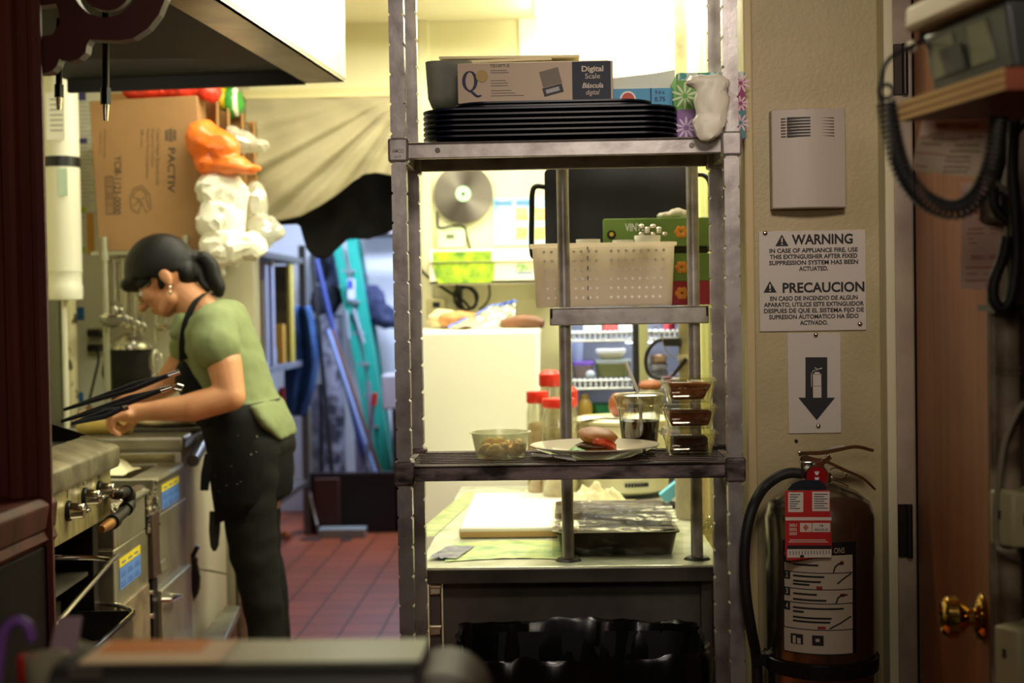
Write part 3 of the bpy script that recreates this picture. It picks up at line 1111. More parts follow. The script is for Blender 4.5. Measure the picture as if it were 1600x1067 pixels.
pl = thing('dinner_plate', 'oval looking cream dinner plate holding a burger on the wire shelf', 'plate', (P(929, 705, 2.555).x, 2.555, SZ))
xp = P(929, 697, 2.545).x
yp = 2.545
rp = 101 * px(2.545)
PLM = mat('cream_china', (226, 216, 190), 0.22, coat=0.3)
MB().lathe((xp, yp, SZ), [(0, 0.003), (rp * 0.56, 0.002), (rp * 0.58, 0.0), (rp * 0.62, 0.002), (rp * 0.96, 0.017), (rp, 0.0195), (rp, 0.0215), (rp * 0.97, 0.0205), (rp * 0.66, 0.009), (rp * 0.6, 0.0065), (0, 0.006)], 56).build('plate_body', PLM, pl)
PZ0 = SZ + 0.0068
bg = thing('burger', 'small burger with tomato slice and browned bun on the cream plate', 'burger', (P(932, 700, 2.53).x, 2.53, PZ0))
xb = P(934, 690, 2.53).x
BUN = mat('toasted_bun', (188, 122, 50), 0.5, var=(22, 0.35, 0.7), col2=(128, 68, 24))
q = MB().sph((xb, 2.53, PZ0 + 0.006), (0.034, 0.033, 0.008), 24, 10, None, wob(1, 0.08, 2))
q.build('bun_bottom', BUN, bg)
MB().sph((xb - 0.004, 2.528, PZ0 + 0.0145), (0.035, 0.034, 0.0065), 24, 10, None, wob(4, 0.14, 2.5)).build('patty', mat('browned_patty', (92, 56, 30), 0.6, bump=(120, 0.6)), bg)
q = MB()
q.M = Matrix.Translation((xb + 0.010, 2.505, PZ0 + 0.0165)) @ Matrix.Rotation(R(-24), 4, 'X') @ Matrix.Rotation(R(14), 4, 'Y')
q.lathe((0, 0, 0), [(0, -0.0045), (0.020, -0.0045), (0.0225, 0), (0.021, 0.0045), (0, 0.0045)], 28)
q.build('tomato_slice', mat('tomato_red', (186, 44, 24), 0.3, var=(70, 0.4, 0.6), col2=(214, 90, 48)), bg)
q = MB()
q.M = Matrix.Translation((xb, 2.535, PZ0 + 0.0285)) @ Matrix.Rotation(R(9), 4, 'Y') @ Matrix.Rotation(R(10), 4, 'X')
q.sph((0, 0, 0), (0.037, 0.035, 0.0165), 28, 14, None, lambda d: (1.0 if d.z > 0 else 0.9) * (1 + 0.05 * noise.noise(d * 2)))
q.build('bun_top', BUN, bg)
q = MB()


def leaf(u, v):
    x = P(884 + 34 * u, 698, 2.49).x
    y = 2.475 + 0.05 * v
    z = PZ0 + 0.004 + 0.007 * math.sin(u * 3) + 0.005 * noise.noise(Vector((u * 4, v * 5, 1)))
    return (x, y, z)


tag(MB().grid(leaf, 14, 10).build('lettuce_leaf', mat('lettuce_green', (126, 190, 50), 0.45, var=(40, 0.4, 0.65), col2=(76, 130, 30)), solid=0.0015), 'bright green lettuce leaf beside the burger on the plate', 'lettuce')
fk = thing('plastic_fork', 'white plastic fork sticking out under the left edge of the plate', 'fork', (P(870, 712, 2.46).x, 2.46, SZ))
q = MB()
pa = P(893, 717, 2.455)
pc = P(862, 707, 2.475)
for k in range(4):
    o_ = Vector((0.004 * k * 0.4, -0.0042 * (k - 1.5) * 0.8, 0.0012 * (1.5 - k)))
    q.tube([Vector((pc.x, pc.y, SZ + 0.009)) + o_, Vector((pa.x, pa.y, SZ + 0.006)) + o_ * 1.6], 0.0011, 6)
q.build('tines', WHITE, fk)
MB().tube(smoothpath([(pc.x + 0.002, pc.y, SZ + 0.009), (pc.x - 0.012, pc.y + 0.01, SZ + 0.008), (pc.x - 0.035, pc.y + 0.045, SZ + 0.007)], 5), 0.0026, 8).build('handle', WHITE, fk)

# cup of cola
cp = thing('plastic_cup', 'clear plastic cup of cola with a straw standing behind the plate', 'cup', (P(998, 690, 2.668).x, 2.668, SZ))
xc, ycp = P(999, 650, 2.668).x, 2.668
rt_, rb_ = 39 * px(2.668), 27 * px(2.668)
ht = P(999, 619, 2.668).z - SZ
MB().lathe((xc, ycp, SZ), [(0, 0.001), (rb_, 0), (rb_ + 0.001, 0.004), (rt_ * 0.86, ht * 0.78), (rt_ * 0.9, ht * 0.8), (rt_ * 0.93, ht), (rt_ * 0.91, ht), (rt_ * 0.88, ht * 0.81), (rb_ * 0.97, 0.004), (0, 0.003)], 36).build('cup_wall', CLEARP, cp)
MB().lathe((xc, ycp, SZ), [(rt_ * 0.94, ht - 0.012), (rt_ * 1.03, ht - 0.002), (rt_ * 1.03, ht + 0.003), (rt_ * 0.9, ht + 0.006), (rt_ * 0.3, ht + 0.008), (0, ht + 0.008)], 36).build('lid', clear('clear_lid', (240, 238, 220), 0.16, 0.2), cp)
lh = P(999, 657, 2.668).z - SZ
rl = rb_ + (rt_ * 0.86 - rb_) * lh / (ht * 0.78) - 0.001
MB().lathe((xc, ycp, SZ), [(0, 0.004), (rb_ - 0.001, 0.004), (rl, lh), (0, lh)], 36).build('cola', mat('cola', (46, 18, 8), 0.08, trans=0.35, spec=0.5), cp)
MB().tube([P(978, 566, 2.70), P(1001, 622, 2.672), (xc + 0.002, ycp, SZ + 0.012)], 0.0034, 12).build('straw', mat('pale_straw', (226, 222, 206), 0.4), cp)

# three clamshells
BRN = mat('brown_cake', (150, 82, 36), 0.8, var=(60, 0.35, 0.65), col2=(108, 52, 20), bump=(160, 0.7))
DRKB = mat('dark_brown_cake', (74, 38, 20), 0.8, var=(60, 0.35, 0.65), col2=(46, 22, 12), bump=(160, 0.7))
CLAM = clear('clear_clamshell', (244, 242, 232), 0.09, 0.06)
spec_ = (('bottom clear clamshell with dark brown cake, standing on the wire shelf', 676, 717, DRKB, 1), ('middle clear clamshell with reddish brown cake in the stack of three', 636, 676, BRN, 0),
         ('top clear clamshell with a pale brown wedge of cake in the stack of three', 594, 636, mat('light_brown_cake', (182, 112, 56), 0.8, var=(60, 0.35, 0.65), col2=(140, 78, 34), bump=(160, 0.7)), 2))
zc = SZ
for lab, v0, v1, m, st_ in spec_:
    a, b, c, d = rect(1036, v0, 1124, v1, 2.52)
    h = (717 - 594) / 3 * px(2.52)
    t = thing('clamshell_container', lab, 'food container', ((a + b) / 2, 2.565, zc), 'clamshells on the wire shelf')
    xm = (a + b) / 2
    w_ = b - a

    def rg(w, dd, r, z):
        return [(xm + p[0], 2.572 + p[1], zc + z) for p in rrect(w, dd, r, 4)]
    dd = 0.09
    MB().loft([rg(w_ * 0.74, dd * 0.74, 0.008, 0), rg(w_ * 0.94, dd * 0.94, 0.012, h * 0.80), rg(w_ * 1.04, dd * 1.04, 0.014, h * 0.80), rg(w_ * 1.04, dd * 1.04, 0.014, h * 0.83)], False).build('container_base', CLAM, t, solid=0.0006)
    MB().loft([rg(w_ * 1.02, dd * 1.02, 0.014, h * 0.835), rg(w_ * 0.96, dd * 0.96, 0.012, h * 0.85), rg(w_ * 0.90, dd * 0.9, 0.012, h * 0.985), rg(w_ * 0.3, dd * 0.3, 0.01, h * 0.99)], True).build('lid', CLAM, t)
    q = MB()
    if st_ == 2:
        poly = [(xm - w_ * 0.30, 0.006), (xm + w_ * 0.24, 0.006), (xm + w_ * 0.40, h * 0.72), (xm - w_ * 0.36, h * 0.76)]
    elif st_ == 0:
        poly = [(xm - w_ * 0.33, 0.005), (xm + w_ * 0.34, 0.005), (xm + w_ * 0.41, h * 0.66), (xm - w_ * 0.41, h * 0.64)]
    else:
        poly = [(xm - w_ * 0.25, 0.005), (xm + w_ * 0.33, 0.005), (xm + w_ * 0.33, h * 0.68), (xm - w_ * 0.25, h * 0.64)]
    q.prism_y([(p[0], zc + p[1]) for p in poly], 2.545, 2.60)
    q.build('cake_piece', m, t, bevel=0.004)
    zc += h

# ================================================================== things on the work table
t = thing('cutting_board', 'thick white plastic cutting board lying on the steel table', 'cutting board', (P(790, 810, 3.4).x, 3.4, TZ))
z1 = TZ + 0.026
p0, p1, p2 = PZ(717, 824, z1), PZ(744, 770, z1), PZ(905, 824, z1)
MB().bx(p0.x, p2.x, p0.y, p1.y, TZ + 0.001, z1).build('board', mat('white_board', (244, 238, 216), 0.5), t, bevel=0.006)
MB().bx(p0.x + 0.002, p2.x - 0.002, p0.y - 0.0006, p0.y + 0.001, TZ + 0.003, z1 - 0.010).build('brown_edge', mat('brown_board_edge', (196, 160, 96), 0.6), t)  # brown strip along the near face of the board
# flat printed produce wrap in front of it
q = MB().grid(lambda u, v: (xt0 + 0.05 + 0.27 * u, 2.86 + 0.22 * v + 0.03 * math.sin(u * 3), TZ + 0.0015 + 0.0025 * abs(noise.noise(Vector((u * 6, v * 6, 2))))), 30, 20)
tag(q.build('plastic_wrap_sheet', mat('green_tinted_wrap', (206, 220, 150), 0.18, var=(16, 0.42, 0.66), col2=(132, 176, 120), spec=0.6)), 'flat sheet of green tinted plastic wrap lying before the cutting board', 'plastic wrap')
q = MB().grid(lambda u, v: (P(690, 800, 3.4).x - 0.05 + 0.05 * u + 0.07 * v, 3.18 + 0.75 * v, TZ + 0.001 + 0.002 * abs(noise.noise(Vector((u * 3, v * 14, 5))))), 8, 40)
tag(q.build('greenish_strip', mat('mottled_green_strip', (148, 164, 106), 0.25, var=(26, 0.4, 0.7), col2=(186, 190, 140))), 'narrow greenish strip along the left side of the cutting board', 'wrap strip')  # thin mottled greenish strip on the table top
q = MB().grid(lambda u, v: (xt0 + 0.012 + 0.06 * u + 0.03 * v, 2.88 + 0.15 * v, TZ + 0.004 + 0.006 * abs(noise.noise(Vector((u * 4, v * 5, 9))))), 10, 14)
tag(q.build('purple_patch', mat('mottled_purple', (98, 92, 128), 0.35, var=(30, 0.4, 0.7), col2=(152, 156, 150))), 'thin mottled purple patch at the near left corner of the table', 'leaf')  # thin mottled purple patch on the table top

# rag
def clothheap(cx, cy, cz, rx, ry, h, seed, n=36):
    def f(u, v):
        x, y = (u - 0.5) * 2, (v - 0.5) * 2
        rr = min(1.0, math.sqrt(x * x + y * y))
        e = max(0.0, 1 - rr ** 3)
        nz = abs(noise.noise(Vector((x * 2.6 + seed, y * 2.6, seed)))) + 0.4 * abs(noise.noise(Vector((x * 6 + seed, y * 6, 2))))
        k = 1 + 0.18 * noise.noise(Vector((x * 2, y * 2, seed * 3)))
        return (cx + x * rx * k, cy + y * ry * k, cz + 0.001 + h * e * (0.35 + nz))
    return MB().grid(f, n, n)


RAG = mat('beige_rag', (214, 206, 168), 0.9, bump=(200, 0.4), var=(20, 0.4, 0.7), col2=(186, 178, 138))
o = PZ(868, 780, TZ + 0.04)
tag(clothheap(P(862, 772, 3.85).x, 3.88, TZ + 0.0, 0.07, 0.10, 0.05, 2.2).build('kitchen_rag', RAG), 'pale rag crumpled at the far right corner of the cutting board', 'rag')
tag(clothheap(P(925, 775, 3.62).x, 3.60, TZ + 0.012, 0.09, 0.06, 0.05, 5.1).build('kitchen_rag', RAG), 'rag heaped before the rice cooker behind the wrapped pans', 'rag')
a, b, c, d = rect(945, 774, 995, 794, 3.52)
tag(MB().bx(a, b, 3.50, 3.54, TZ + 0.001, TZ + 0.03).build('butter_block', mat('pale_block', (222, 214, 150), 0.5), bevel=0.003), 'pale yellow block between the wrapped pans and the rice cooker', 'block')

# wrapped pans
wp = thing('baking_pan', 'dark baking pan under clear film at the front right of the table', 'pan', (P(965, 870, 3.1).x, 3.1, TZ))
a, b, c, d = rect(868, 831, 1062, 874, 2.91)
zt = d
FILM = clear('cling_film', (238, 238, 222), 0.02, 0.14, gmax=0.14)


def pring(s0, s1, z, y0=2.905, y1=3.25):
    xm, ym = (a + b) / 2, (y0 + y1) / 2
    return [(xm + p[0], ym + p[1], z) for p in rrect((b - a) * s0, (y1 - y0) * s1, 0.02, 5)]


PANG = mat('dark_baking_steel', (64, 52, 50), 0.4, 0.6, var=(18, 0.4, 0.7), col2=(44, 34, 32))
MB().loft([pring(0.9, 0.9, TZ + 0.001), pring(0.97, 0.97, zt - 0.004), pring(1.01, 1.01, zt - 0.003), pring(1.01, 1.01, zt), pring(0.95, 0.95, zt), pring(0.88, 0.88, TZ + 0.012)], True).build('pan_body', PANG, wp)


def filmtop(u, v):
    x = a - 0.006 + (b - a + 0.012) * u
    y = 2.90 + 0.35 * v
    k = noise.noise(Vector((u * 2.0 + v * 3, v * 16 + u * 3, 3))) * 0.006 + 0.003 * noise.noise(Vector((u * 14, v * 9, 7)))
    return (x, y, zt + 0.004 + k + 0.012 * v)


def filmfront(u, v):
    x = a - 0.006 + (b - a + 0.012) * u
    k = 0.0022 * noise.noise(Vector((u * 9 + v * 4, v * 5, 3)))
    return (x, 2.90 - 0.0025 + k, TZ + 0.004 + (zt + 0.002 - TZ) * v)


MB().grid(filmtop, 40, 44).grid(filmfront, 50, 10).build('film_wrap', FILM, wp)
w2 = thing('baking_pan', 'second wrapped dark pan standing behind the front one, level with the rags', 'pan', (P(965, 800, 3.4).x, 3.4, TZ))
z2 = P(965, 796, 3.30).z
MB().loft([pring(0.9, 0.9, TZ + 0.001, 3.27, 3.46), pring(0.96, 0.97, z2 - 0.003, 3.27, 3.46), pring(1.0, 1.0, z2, 3.27, 3.46), pring(0.95, 0.95, z2 - 0.002, 3.27, 3.46)], True).build('pan_body', PANG, w2)

# rice cooker
rc = thing('rice_cooker', 'round cream rice cooker at the back of the steel table', 'rice cooker', (P(968, 775, 3.84).x, 3.84, TZ))
xr0, yr0 = P(972, 700, 3.84).x, 3.86
rr = 76 * px(3.86)
zt = P(968, 655, 3.84).z
RCM = mat('rice_cooker_cream', (222, 216, 178), 0.4)
MB().lathe((xr0, yr0, TZ), [(0, 0.0), (rr * 0.80, 0.0), (rr * 0.82, 0.012)], 40).build('base_ring', BLACK, rc)
MB().lathe((xr0, yr0, TZ), [(rr * 0.8, 0.012), (rr * 0.93, 0.02), (rr * 0.99, 0.07), (rr * 1.0, zt - TZ - 0.012), (rr * 0.97, zt - TZ)], 40).build('body', RCM, rc)
MB().lathe((xr0, yr0, TZ), [(rr * 1.02, zt - TZ - 0.008), (rr * 1.02, zt - TZ), (rr * 0.9, zt - TZ + 0.006), (rr * 0.86, zt - TZ - 0.01), (0, zt - TZ - 0.012)], 40).build('rim', RCM, rc)
q = MB()
for k in range(8):
    aa = R(-90 + 2 + k * 3.6)
    q.bx(xr0 + rr * math.cos(aa) - 0.0035, xr0 + rr * math.cos(aa) + 0.0035, yr0 + rr * math.sin(aa) - 0.002, yr0 + rr * math.sin(aa) + 0.002, TZ + 0.036, TZ + 0.046)
q.build('lettering', INK, rc)


def paper(u, v):
    return (xr0 - rr * 0.85 + 1.55 * rr * u, yr0 - rr * 0.8 + 0.9 * rr * v, zt + 0.004 + 0.007 * math.sin(u * 5 + v * 3) + 0.004 * u)


tag(MB().grid(paper, 16, 12).build('paper_towel', mat('bluish_white_paper', (226, 226, 238), 0.8), solid=0.001), 'creased white paper towel lying on the rice cooker', 'paper towel')
ON = mat('brown_onion', (142, 78, 36), 0.4, var=(20, 0.4, 0.7), col2=(104, 52, 24))
p = P(966, 632, 3.80)
tag(MB().sph((p.x, 3.84, zt + 0.038), (0.025, 0.025, 0.034), 20, 12).build('onion', ON), 'brown onion on the rice cooker, seen past the clear cup', 'onion')
p = P(1016, 602, 4.03)
rolls = MB().sph((p.x, 4.03, p.z), (0.034, 0.03, 0.016), 20, 10)
a_, b_, c_, d_ = rect(1004, 608, 1036, 700, 3.93)
tag(rolls.build('bread_roll', mat('dark_roll', (138, 80, 44), 0.6)), 'brown bread roll lying on the tall tin behind the clamshells', 'bread roll')
tag(MB().lathe((p.x, 4.035, TZ + 0.001), [(0, 0), (0.036, 0), (0.036, p.z - 0.016 - TZ), (0.033, p.z - 0.013 - TZ), (0, p.z - 0.015 - TZ)], 24).build('tin_canister', mat('olive_tin', (120, 112, 80), 0.4, 0.4)), 'tall olive tin behind the clear clamshells', 'tin')
# quilted paper towel roll and a blue carton
x_, y_ = P(1083, 800, 3.40).x, 3.42
QUILT = mat('quilted_paper', (196, 186, 150), 0.9)
q = MB()
rq = 27 * px(3.36)
hq = P(1083, 700, 3.36).z - TZ
rings = []
for i in range(61):
    z = TZ + 0.001 + hq * i / 60
    rings.append([])
    for k in range(48):
        aa = 2 * PI * k / 48
        r_ = rq * (1 - 0.035 * (abs(math.sin(aa * 6 + z * 90)) ** 8 + abs(math.sin(aa * 6 - z * 90)) ** 8))
        rings[-1].append((x_ + r_ * math.cos(aa), y_ + r_ * math.sin(aa), z))
tag(q.loft(rings).build('paper_towel_roll', QUILT), 'quilted roll of paper towel standing behind the right pole', 'paper towel roll')
q = MB()
q.M = Matrix.Translation(P(1040, 775, 3.6)) @ Matrix.Rotation(R(-38), 4, 'Y')
q.bx(-0.01, 0.075, -0.02, 0.02, -0.014, 0.014)
tag(q.build('blue_carton', mat('cyan_carton', (96, 172, 196), 0.5), bevel=0.001), 'light blue carton leaning against the quilted roll', 'carton')
q = MB().bx(P(1022, 775, 3.6).x, P(1056, 775, 3.6).x, 3.57, 3.64, TZ + 0.001, P(1022, 786, 3.6).z)
tag(q.build('dark_box', BLACK), 'small black box under the light blue carton', 'box')
q = MB()
tag(clothheap(P(1112, 850, 3.15).x, 3.12, TZ, 0.035, 0.05, 0.05, 8).build('crumpled_film', FILM), 'ball of crumpled clear film right of the wrapped pan', 'plastic film')

# jars with red lids
REDL = mat('red_jar_lid', (208, 44, 24), 0.4)
GLASSJ = clear('jar_glass', (236, 236, 222), 0.10, 0.06, milk=0.12)
FILLS = [mat('pale_pickles', (214, 186, 130), 0.6, var=(40, 0.4, 0.65), col2=(176, 138, 84)), mat('olive_pickles', (196, 176, 116), 0.6, var=(36, 0.4, 0.65), col2=(150, 128, 70))]
for lab, u0, u1, vt, vb, Y, fi, lr in (('slim jar with flat red lid, leftmost of the jars before the white fridge', 822, 857, 611, 627, 3.74, 0, 0.0), ('wide jar of pickles with red lid beside the round pole', 846, 900, 622, 634, 3.66, 1, 0),
                               ('tall jar with a domed red lid behind the other jars', 841, 877, 578, 601, 3.95, 1, 1), ('dark lidded jar just right of the round pole', 874, 903, 604, 632, 3.80, 0, 1)):
    p0, p1 = P(u0, vt, Y), P(u1, vb, Y)
    r_ = (p1.x - p0.x) / 2
    x_ = (p0.x + p1.x) / 2
    t = thing('glass_jar', lab, 'jar', (x_, Y, TZ), 'red lidded jars on the work table')
    zl, ztp = p1.z, p0.z
    MB().lathe((x_, Y, TZ), [(0, 0.001), (r_ * 0.9, 0.001), (r_, 0.012), (r_, zl - TZ - 0.03), (r_ * 0.84, zl - TZ - 0.008), (r_ * 0.84, zl - TZ)], 28).build('jar_body', GLASSJ, t)
    MB().lathe((x_, Y, TZ), [(0, 0.004), (r_ * 0.92, 0.004), (r_ * 0.93, (zl - TZ) * 0.74), (r_ * 0.7, (zl - TZ) * 0.79), (0, (zl - TZ) * 0.78)], 24).build('pickles', FILLS[fi], t)
    top = [(r_ * 0.9, zl - TZ - 0.004), (r_ * 0.98, zl - TZ), (r_ * 0.98, ztp - TZ - (0.012 if lr else 0.004)), (r_ * (0.6 if lr else 0.94), ztp - TZ - 0.001), (0, ztp - TZ)]
    MB().lathe((x_, Y, TZ), top, 28).build('lid', REDL, t)

# ================================================================== fridge, reach-in cooler, back wall
fr = thing('white_fridge', 'large plain cream fridge behind the left half of the work table', 'fridge', (P(745, 700, 4.2).x, 4.45, 0))
FY = 4.12
a, b, c, d = rect(622, 515, 845, 800, FY)
FZ = P(745, 516, FY).z
MB().bx(a, b, FY, 4.72, 0.05, FZ).build('cabinet', CREAM, fr, bevel=0.012)
MB().bx(a + 0.02, b - 0.02, FY + 0.03, 4.70, 0.0, 0.06).build('plinth', BLACK, fr)

# zip bags, bread and sausage on the fridge
BREAD = mat('bread_crust', (196, 140, 84), 0.7, var=(20, 0.4, 0.7), col2=(160, 100, 56))
x_ = P(717, 500, 4.3).x
tag(MB().sph((x_, 4.34, FZ + 0.028), (0.068, 0.05, 0.028), 24, 12, None, wob(3, 0.15, 2)).build('bread_loaf', BREAD), 'pale brown bread loaf in the left bag on top of the cream fridge', 'bread')
x2 = P(690, 495, 4.45).x
tag(MB().sph((x2, 4.5, FZ + 0.03), (0.055, 0.05, 0.030), 20, 12, None, wob(6, 0.25, 2.5)).build('paper_bag', mat('beige_paper', (206, 190, 150), 0.8)), 'small beige paper parcel at the left end of the fridge top', 'parcel')
zb = thing('zip_bag', 'clear zip bag with a blue seal slumped on the fridge top', 'bag', (P(760, 500, 4.3).x, 4.32, FZ))


def zipf(u, v):
    q0, q1 = P(700, 512, 4.25), P(802, 513, 4.25)
    t0, t1 = P(772, 477, 4.36), P(806, 472, 4.36)
    bot = q0.lerp(q1, u)
    top = t0.lerp(t1, u)
    w = bot.lerp(top, v)
    w.y += 0.05 * math.sin(u * PI) * (1 - v) * -1 + 0.015 * noise.noise(Vector((u * 4, v * 5, 1)))
    w.z = max(FZ + 0.004, w.z + 0.012 * noise.noise(Vector((u * 5 + 3, v * 6, 4))))
    return w


MB().grid(zipf, 24, 18).build('bag_film', clear('zip_bag_film', (226, 234, 226), 0.2, 0.12, milk=0.3), zb)
MB().tube([zipf(0, v / 12) for v in range(13)], 0.0045, 6).tube([zipf(u / 8, 1.0) for u in range(9)], 0.0065, 6).build('blue_seal', mat('zip_blue', (70, 96, 190), 0.4), zb)
p0, p1 = P(782, 506, 4.2), P(848, 506, 4.2)
SAUS = mat('dark_sausage', (122, 78, 48), 0.5, var=(20, 0.4, 0.7), col2=(90, 54, 34))
pts = [(p0.x, 4.24, FZ + 0.016), (p0.x + 0.05, 4.24, FZ + 0.022), (p1.x - 0.03, 4.235, FZ + 0.021), (p1.x + 0.003, 4.23, FZ + 0.014)]
pts = smoothpath(pts, 5)
tag(MB().tube(pts, [0.011 + 0.010 * math.sin(PI * (i + 0.8) / (len(pts) + 0.6)) for i in range(len(pts))], 14).build('sausage', SAUS), 'dark brown sausage at the right edge of the fridge top', 'sausage')

# disc on the wall
dc = thing('wall_disc', 'polished metal disc with a pale green hub hung on the cream back wall', 'disc', (P(724, 303, YB).x, YB - 0.02, P(724, 303, YB).z))
pc = P(724, 303, YB - 0.02)
DM = bpy.data.materials.new('spun_metal_disc')
DM.use_nodes = True
nt = DM.node_tree
bs = nt.nodes['Principled BSDF']
bs.inputs['Metallic'].default_value = 1.0
bs.inputs['Base Color'].default_value = rgb(126, 121, 110)
bs.inputs['Roughness'].default_value = 0.34
bs.inputs['Anisotropic'].default_value = 0.85
tn = nt.nodes.new('ShaderNodeTangent')
tn.direction_type = 'RADIAL'
tn.axis = 'Y'
nt.links.new(tn.outputs[0], bs.inputs['Tangent'])
rd = 46 * px(YB)
MB().lathe(pc, [(0, 0.004), (rd * 0.99, 0.004), (rd, 0.003), (rd, -0.003), (0, -0.003)], 64, Matrix.Rotation(R(90), 3, 'X')).build('disc_plate', DM, dc)
MB().lathe(pc - Vector((0, 0.005, 0)), [(0.006, 0.003), (0.026, 0.003), (0.026, 0)], 32, Matrix.Rotation(R(90), 3, 'X')).build('hub', mat('pale_green_hub', (176, 232, 190), 0.4), dc)
MB().cyl(pc + Vector((0, -0.012, 0)), pc + Vector((0, 0.02, 0)), 0.006, n=12).build('pin', DARK_STEEL, dc)

# thermostat
th = thing('thermostat', 'pale green thermostat with a grey display under the metal disc', 'thermostat', (P(706, 372, YB).x, YB - 0.02, P(706, 388, YB).z))
a, b, c, d = rect(683, 356, 727, 388, YB - 0.02)
MB().bx(a, b, YB - 0.025, YB, c, d).build('case', mat('pale_mint_plastic', (206, 226, 184), 0.4), th, bevel=0.004)
a, b, c, d = rect(697, 366, 710, 373, YB - 0.026)
MB().bx(a, b, YB - 0.0265, YB - 0.025, c, d).build('display', mat('lcd_grey', (104, 112, 92), 0.3), th)

# poster
po = thing('wall_poster', 'pale blue poster with orange food pictures on the back wall', 'poster', (P(812, 345, YB).x, YB - 0.005, P(812, 384, YB).z))
a, b, c, d = rect(771, 309, 872, 383, YB - 0.006)
MB().bx(a, b, YB - 0.006, YB - 0.002, c, d).build('sheet', mat('blue_poster', (150, 198, 222), 0.5, var=(26, 0.5, 0.62), col2=(206, 224, 222)), po)
PF = mat('poster_food', (222, 196, 140), 0.6, var=(60, 0.45, 0.6), col2=(206, 150, 90))
for u, v in ((815, 334), (815, 364), (843, 334), (843, 364)):
    p = P(u, v, YB - 0.008)
    MB().bx(p.x - 0.02, p.x + 0.02, YB - 0.0066, YB - 0.006, p.z - 0.023, p.z + 0.02).build('food_picture', PF, po)
a, b, c, d = rect(773, 313, 868, 321, YB - 0.007)
MB().bx(a, P(800, 316, YB).x, YB - 0.0068, YB - 0.006, c, d).bx(P(806, 316, YB).x, P(830, 316, YB).x, YB - 0.0068, YB - 0.006, c, d).build('title_band', mat('poster_title', (96, 140, 190), 0.6), po)

# wall shelf carrying the green printed carton
ws = thing('wall_shelf', 'white wall shelf with black brackets on the back wall', 'shelf', (P(755, 440, YB).x, YB - 0.1, P(755, 443, YB).z))
YS2 = 4.62
a, b, c, d = rect(671, 409, 880, 443, YS2)
MB().bx(a, b, YS2, YB, c, c + 0.012).bx(a, b, YS2, YS2 + 0.012, c, d).build('shelf_board', mat('white_shelf_paint', (238, 232, 206), 0.45), ws, bevel=0.002)
for u0, u1, v1 in ((713, 722, 482), (845, 853, 480)):
    e, f, g, h = rect(u0, 443, u1, v1, YB - 0.02)
    MB().bx(e, f, YB - 0.02, YB, g, c).prism_x([(YB - 0.01, c), (YB - 0.15, c), (YB - 0.01, c - 0.05)], e + 0.004, f - 0.004).build('bracket', BLACK, ws)
e, f, g, h = rect(806, 412, 836, 424, YS2)
MB().bx(e, f, YS2 - 0.0006, YS2, g, h).build('green_sticker', mat('green_sticker', (120, 168, 84), 0.6, var=(90, 0.45, 0.55), col2=(200, 214, 170)), ws)
e, f, g, h = rect(807, 425, 832, 428, YS2)
MB().bx(e, f, YS2 - 0.0006, YS2, g, h).build('blue_sticker', mat('blue_sticker', (110, 130, 180), 0.6), ws)
LEAFP = mat('leaf_print', (176, 206, 40), 0.5, var=(30, 0.35, 0.68), col2=(92, 136, 40))
gc = thing('produce_carton', 'white carton with a bright green leafy print lying on the wall shelf', 'carton', (P(740, 408, 4.6).x, 4.66, d))
e, f, g, h = rect(670, 389, 838, 408, YS2 - 0.012)
MB().bx(e, f, YS2 - 0.012, YB - 0.03, d + 0.001, h).build('carton', mat('white_carton', (244, 240, 220), 0.5), gc, bevel=0.002)
e, f, g, h2 = rect(676, 393, 768, 407, YS2 - 0.013)
MB().bx(e, f, YS2 - 0.013, YS2 - 0.012, d + 0.002, h2).build('leafy_print', LEAFP, gc)
e, f, g, h2 = rect(677, 411, 773, 442, YS2 - 0.004)
lp = [(e, h2), (f, h2), (f - 0.004, g + 0.012), (f - 0.012, g), (e + 0.015, g), (e + 0.006, g + 0.03)]
MB().prism_y(lp, YS2 - 0.006, YS2 - 0.001).build('printed_flap', LEAFP, gc)

# outlet and cords below the shelf
ot = thing('wall_outlet', 'beige outlet box low on the back wall left of the cord bundle', 'outlet', (P(683, 485, YB).x, YB - 0.02, P(683, 500, YB).z))
a, b, c, d = rect(666, 466, 697, 500, YB - 0.03)
MB().bx(a, b, YB - 0.03, YB, c, d).build('outlet_box', mat('beige_outlet', (196, 188, 140), 0.5), ot, bevel=0.006)
q = MB()
for dz in (0.3, 0.7):
    q.bx((a + b) / 2 - 0.012, (a + b) / 2 + 0.012, YB - 0.032, YB - 0.03, c + (d - c) * dz - 0.009, c + (d - c) * dz + 0.009)
q.build('socket_faces', BLACK, ot)
YC = YB - 0.05
cord = [P(648, 410, YC), P(668, 432, YC), P(700, 455, YC), P(724, 470, YC), P(736, 482, YC), P(744, 474, YC), P(740, 456, YC), P(724, 448, YC), P(711, 456, YC), P(712, 474, YC), P(726, 484, YC), P(741, 478, YC), P(746, 462, YC), P(736, 450, YC),
        P(720, 452, YC), P(716, 468, YC), P(724, 481, YC - 0.01)]
tag(MB().tube(smoothpath(cord, 6), 0.0046, 8).build('power_cord', BLACK_RUB), 'coiled black power cord hanging under the wall shelf', 'cord')
cord = [P(764, 444, YC), P(765, 462, YC), P(758, 476, YC), P(748, 484, YC)]
tag(MB().tube(smoothpath(cord, 6), 0.0036, 8).build('thin_cord', BLACK_RUB), 'short thin black cord below the middle of the wall shelf', 'cord')
cord = [P(683, 330, YB - 0.01), P(684, 352, YB - 0.01), P(690, 356, YB - 0.03), P(722, 352, YB - 0.03), P(730, 372, YB - 0.012), P(735, 390, YB - 0.012)]
tag(MB().tube(smoothpath(cord, 6), 0.0035, 8).build('wire', BLACK_RUB), 'thin black wire draped behind the thermostat', 'wire')

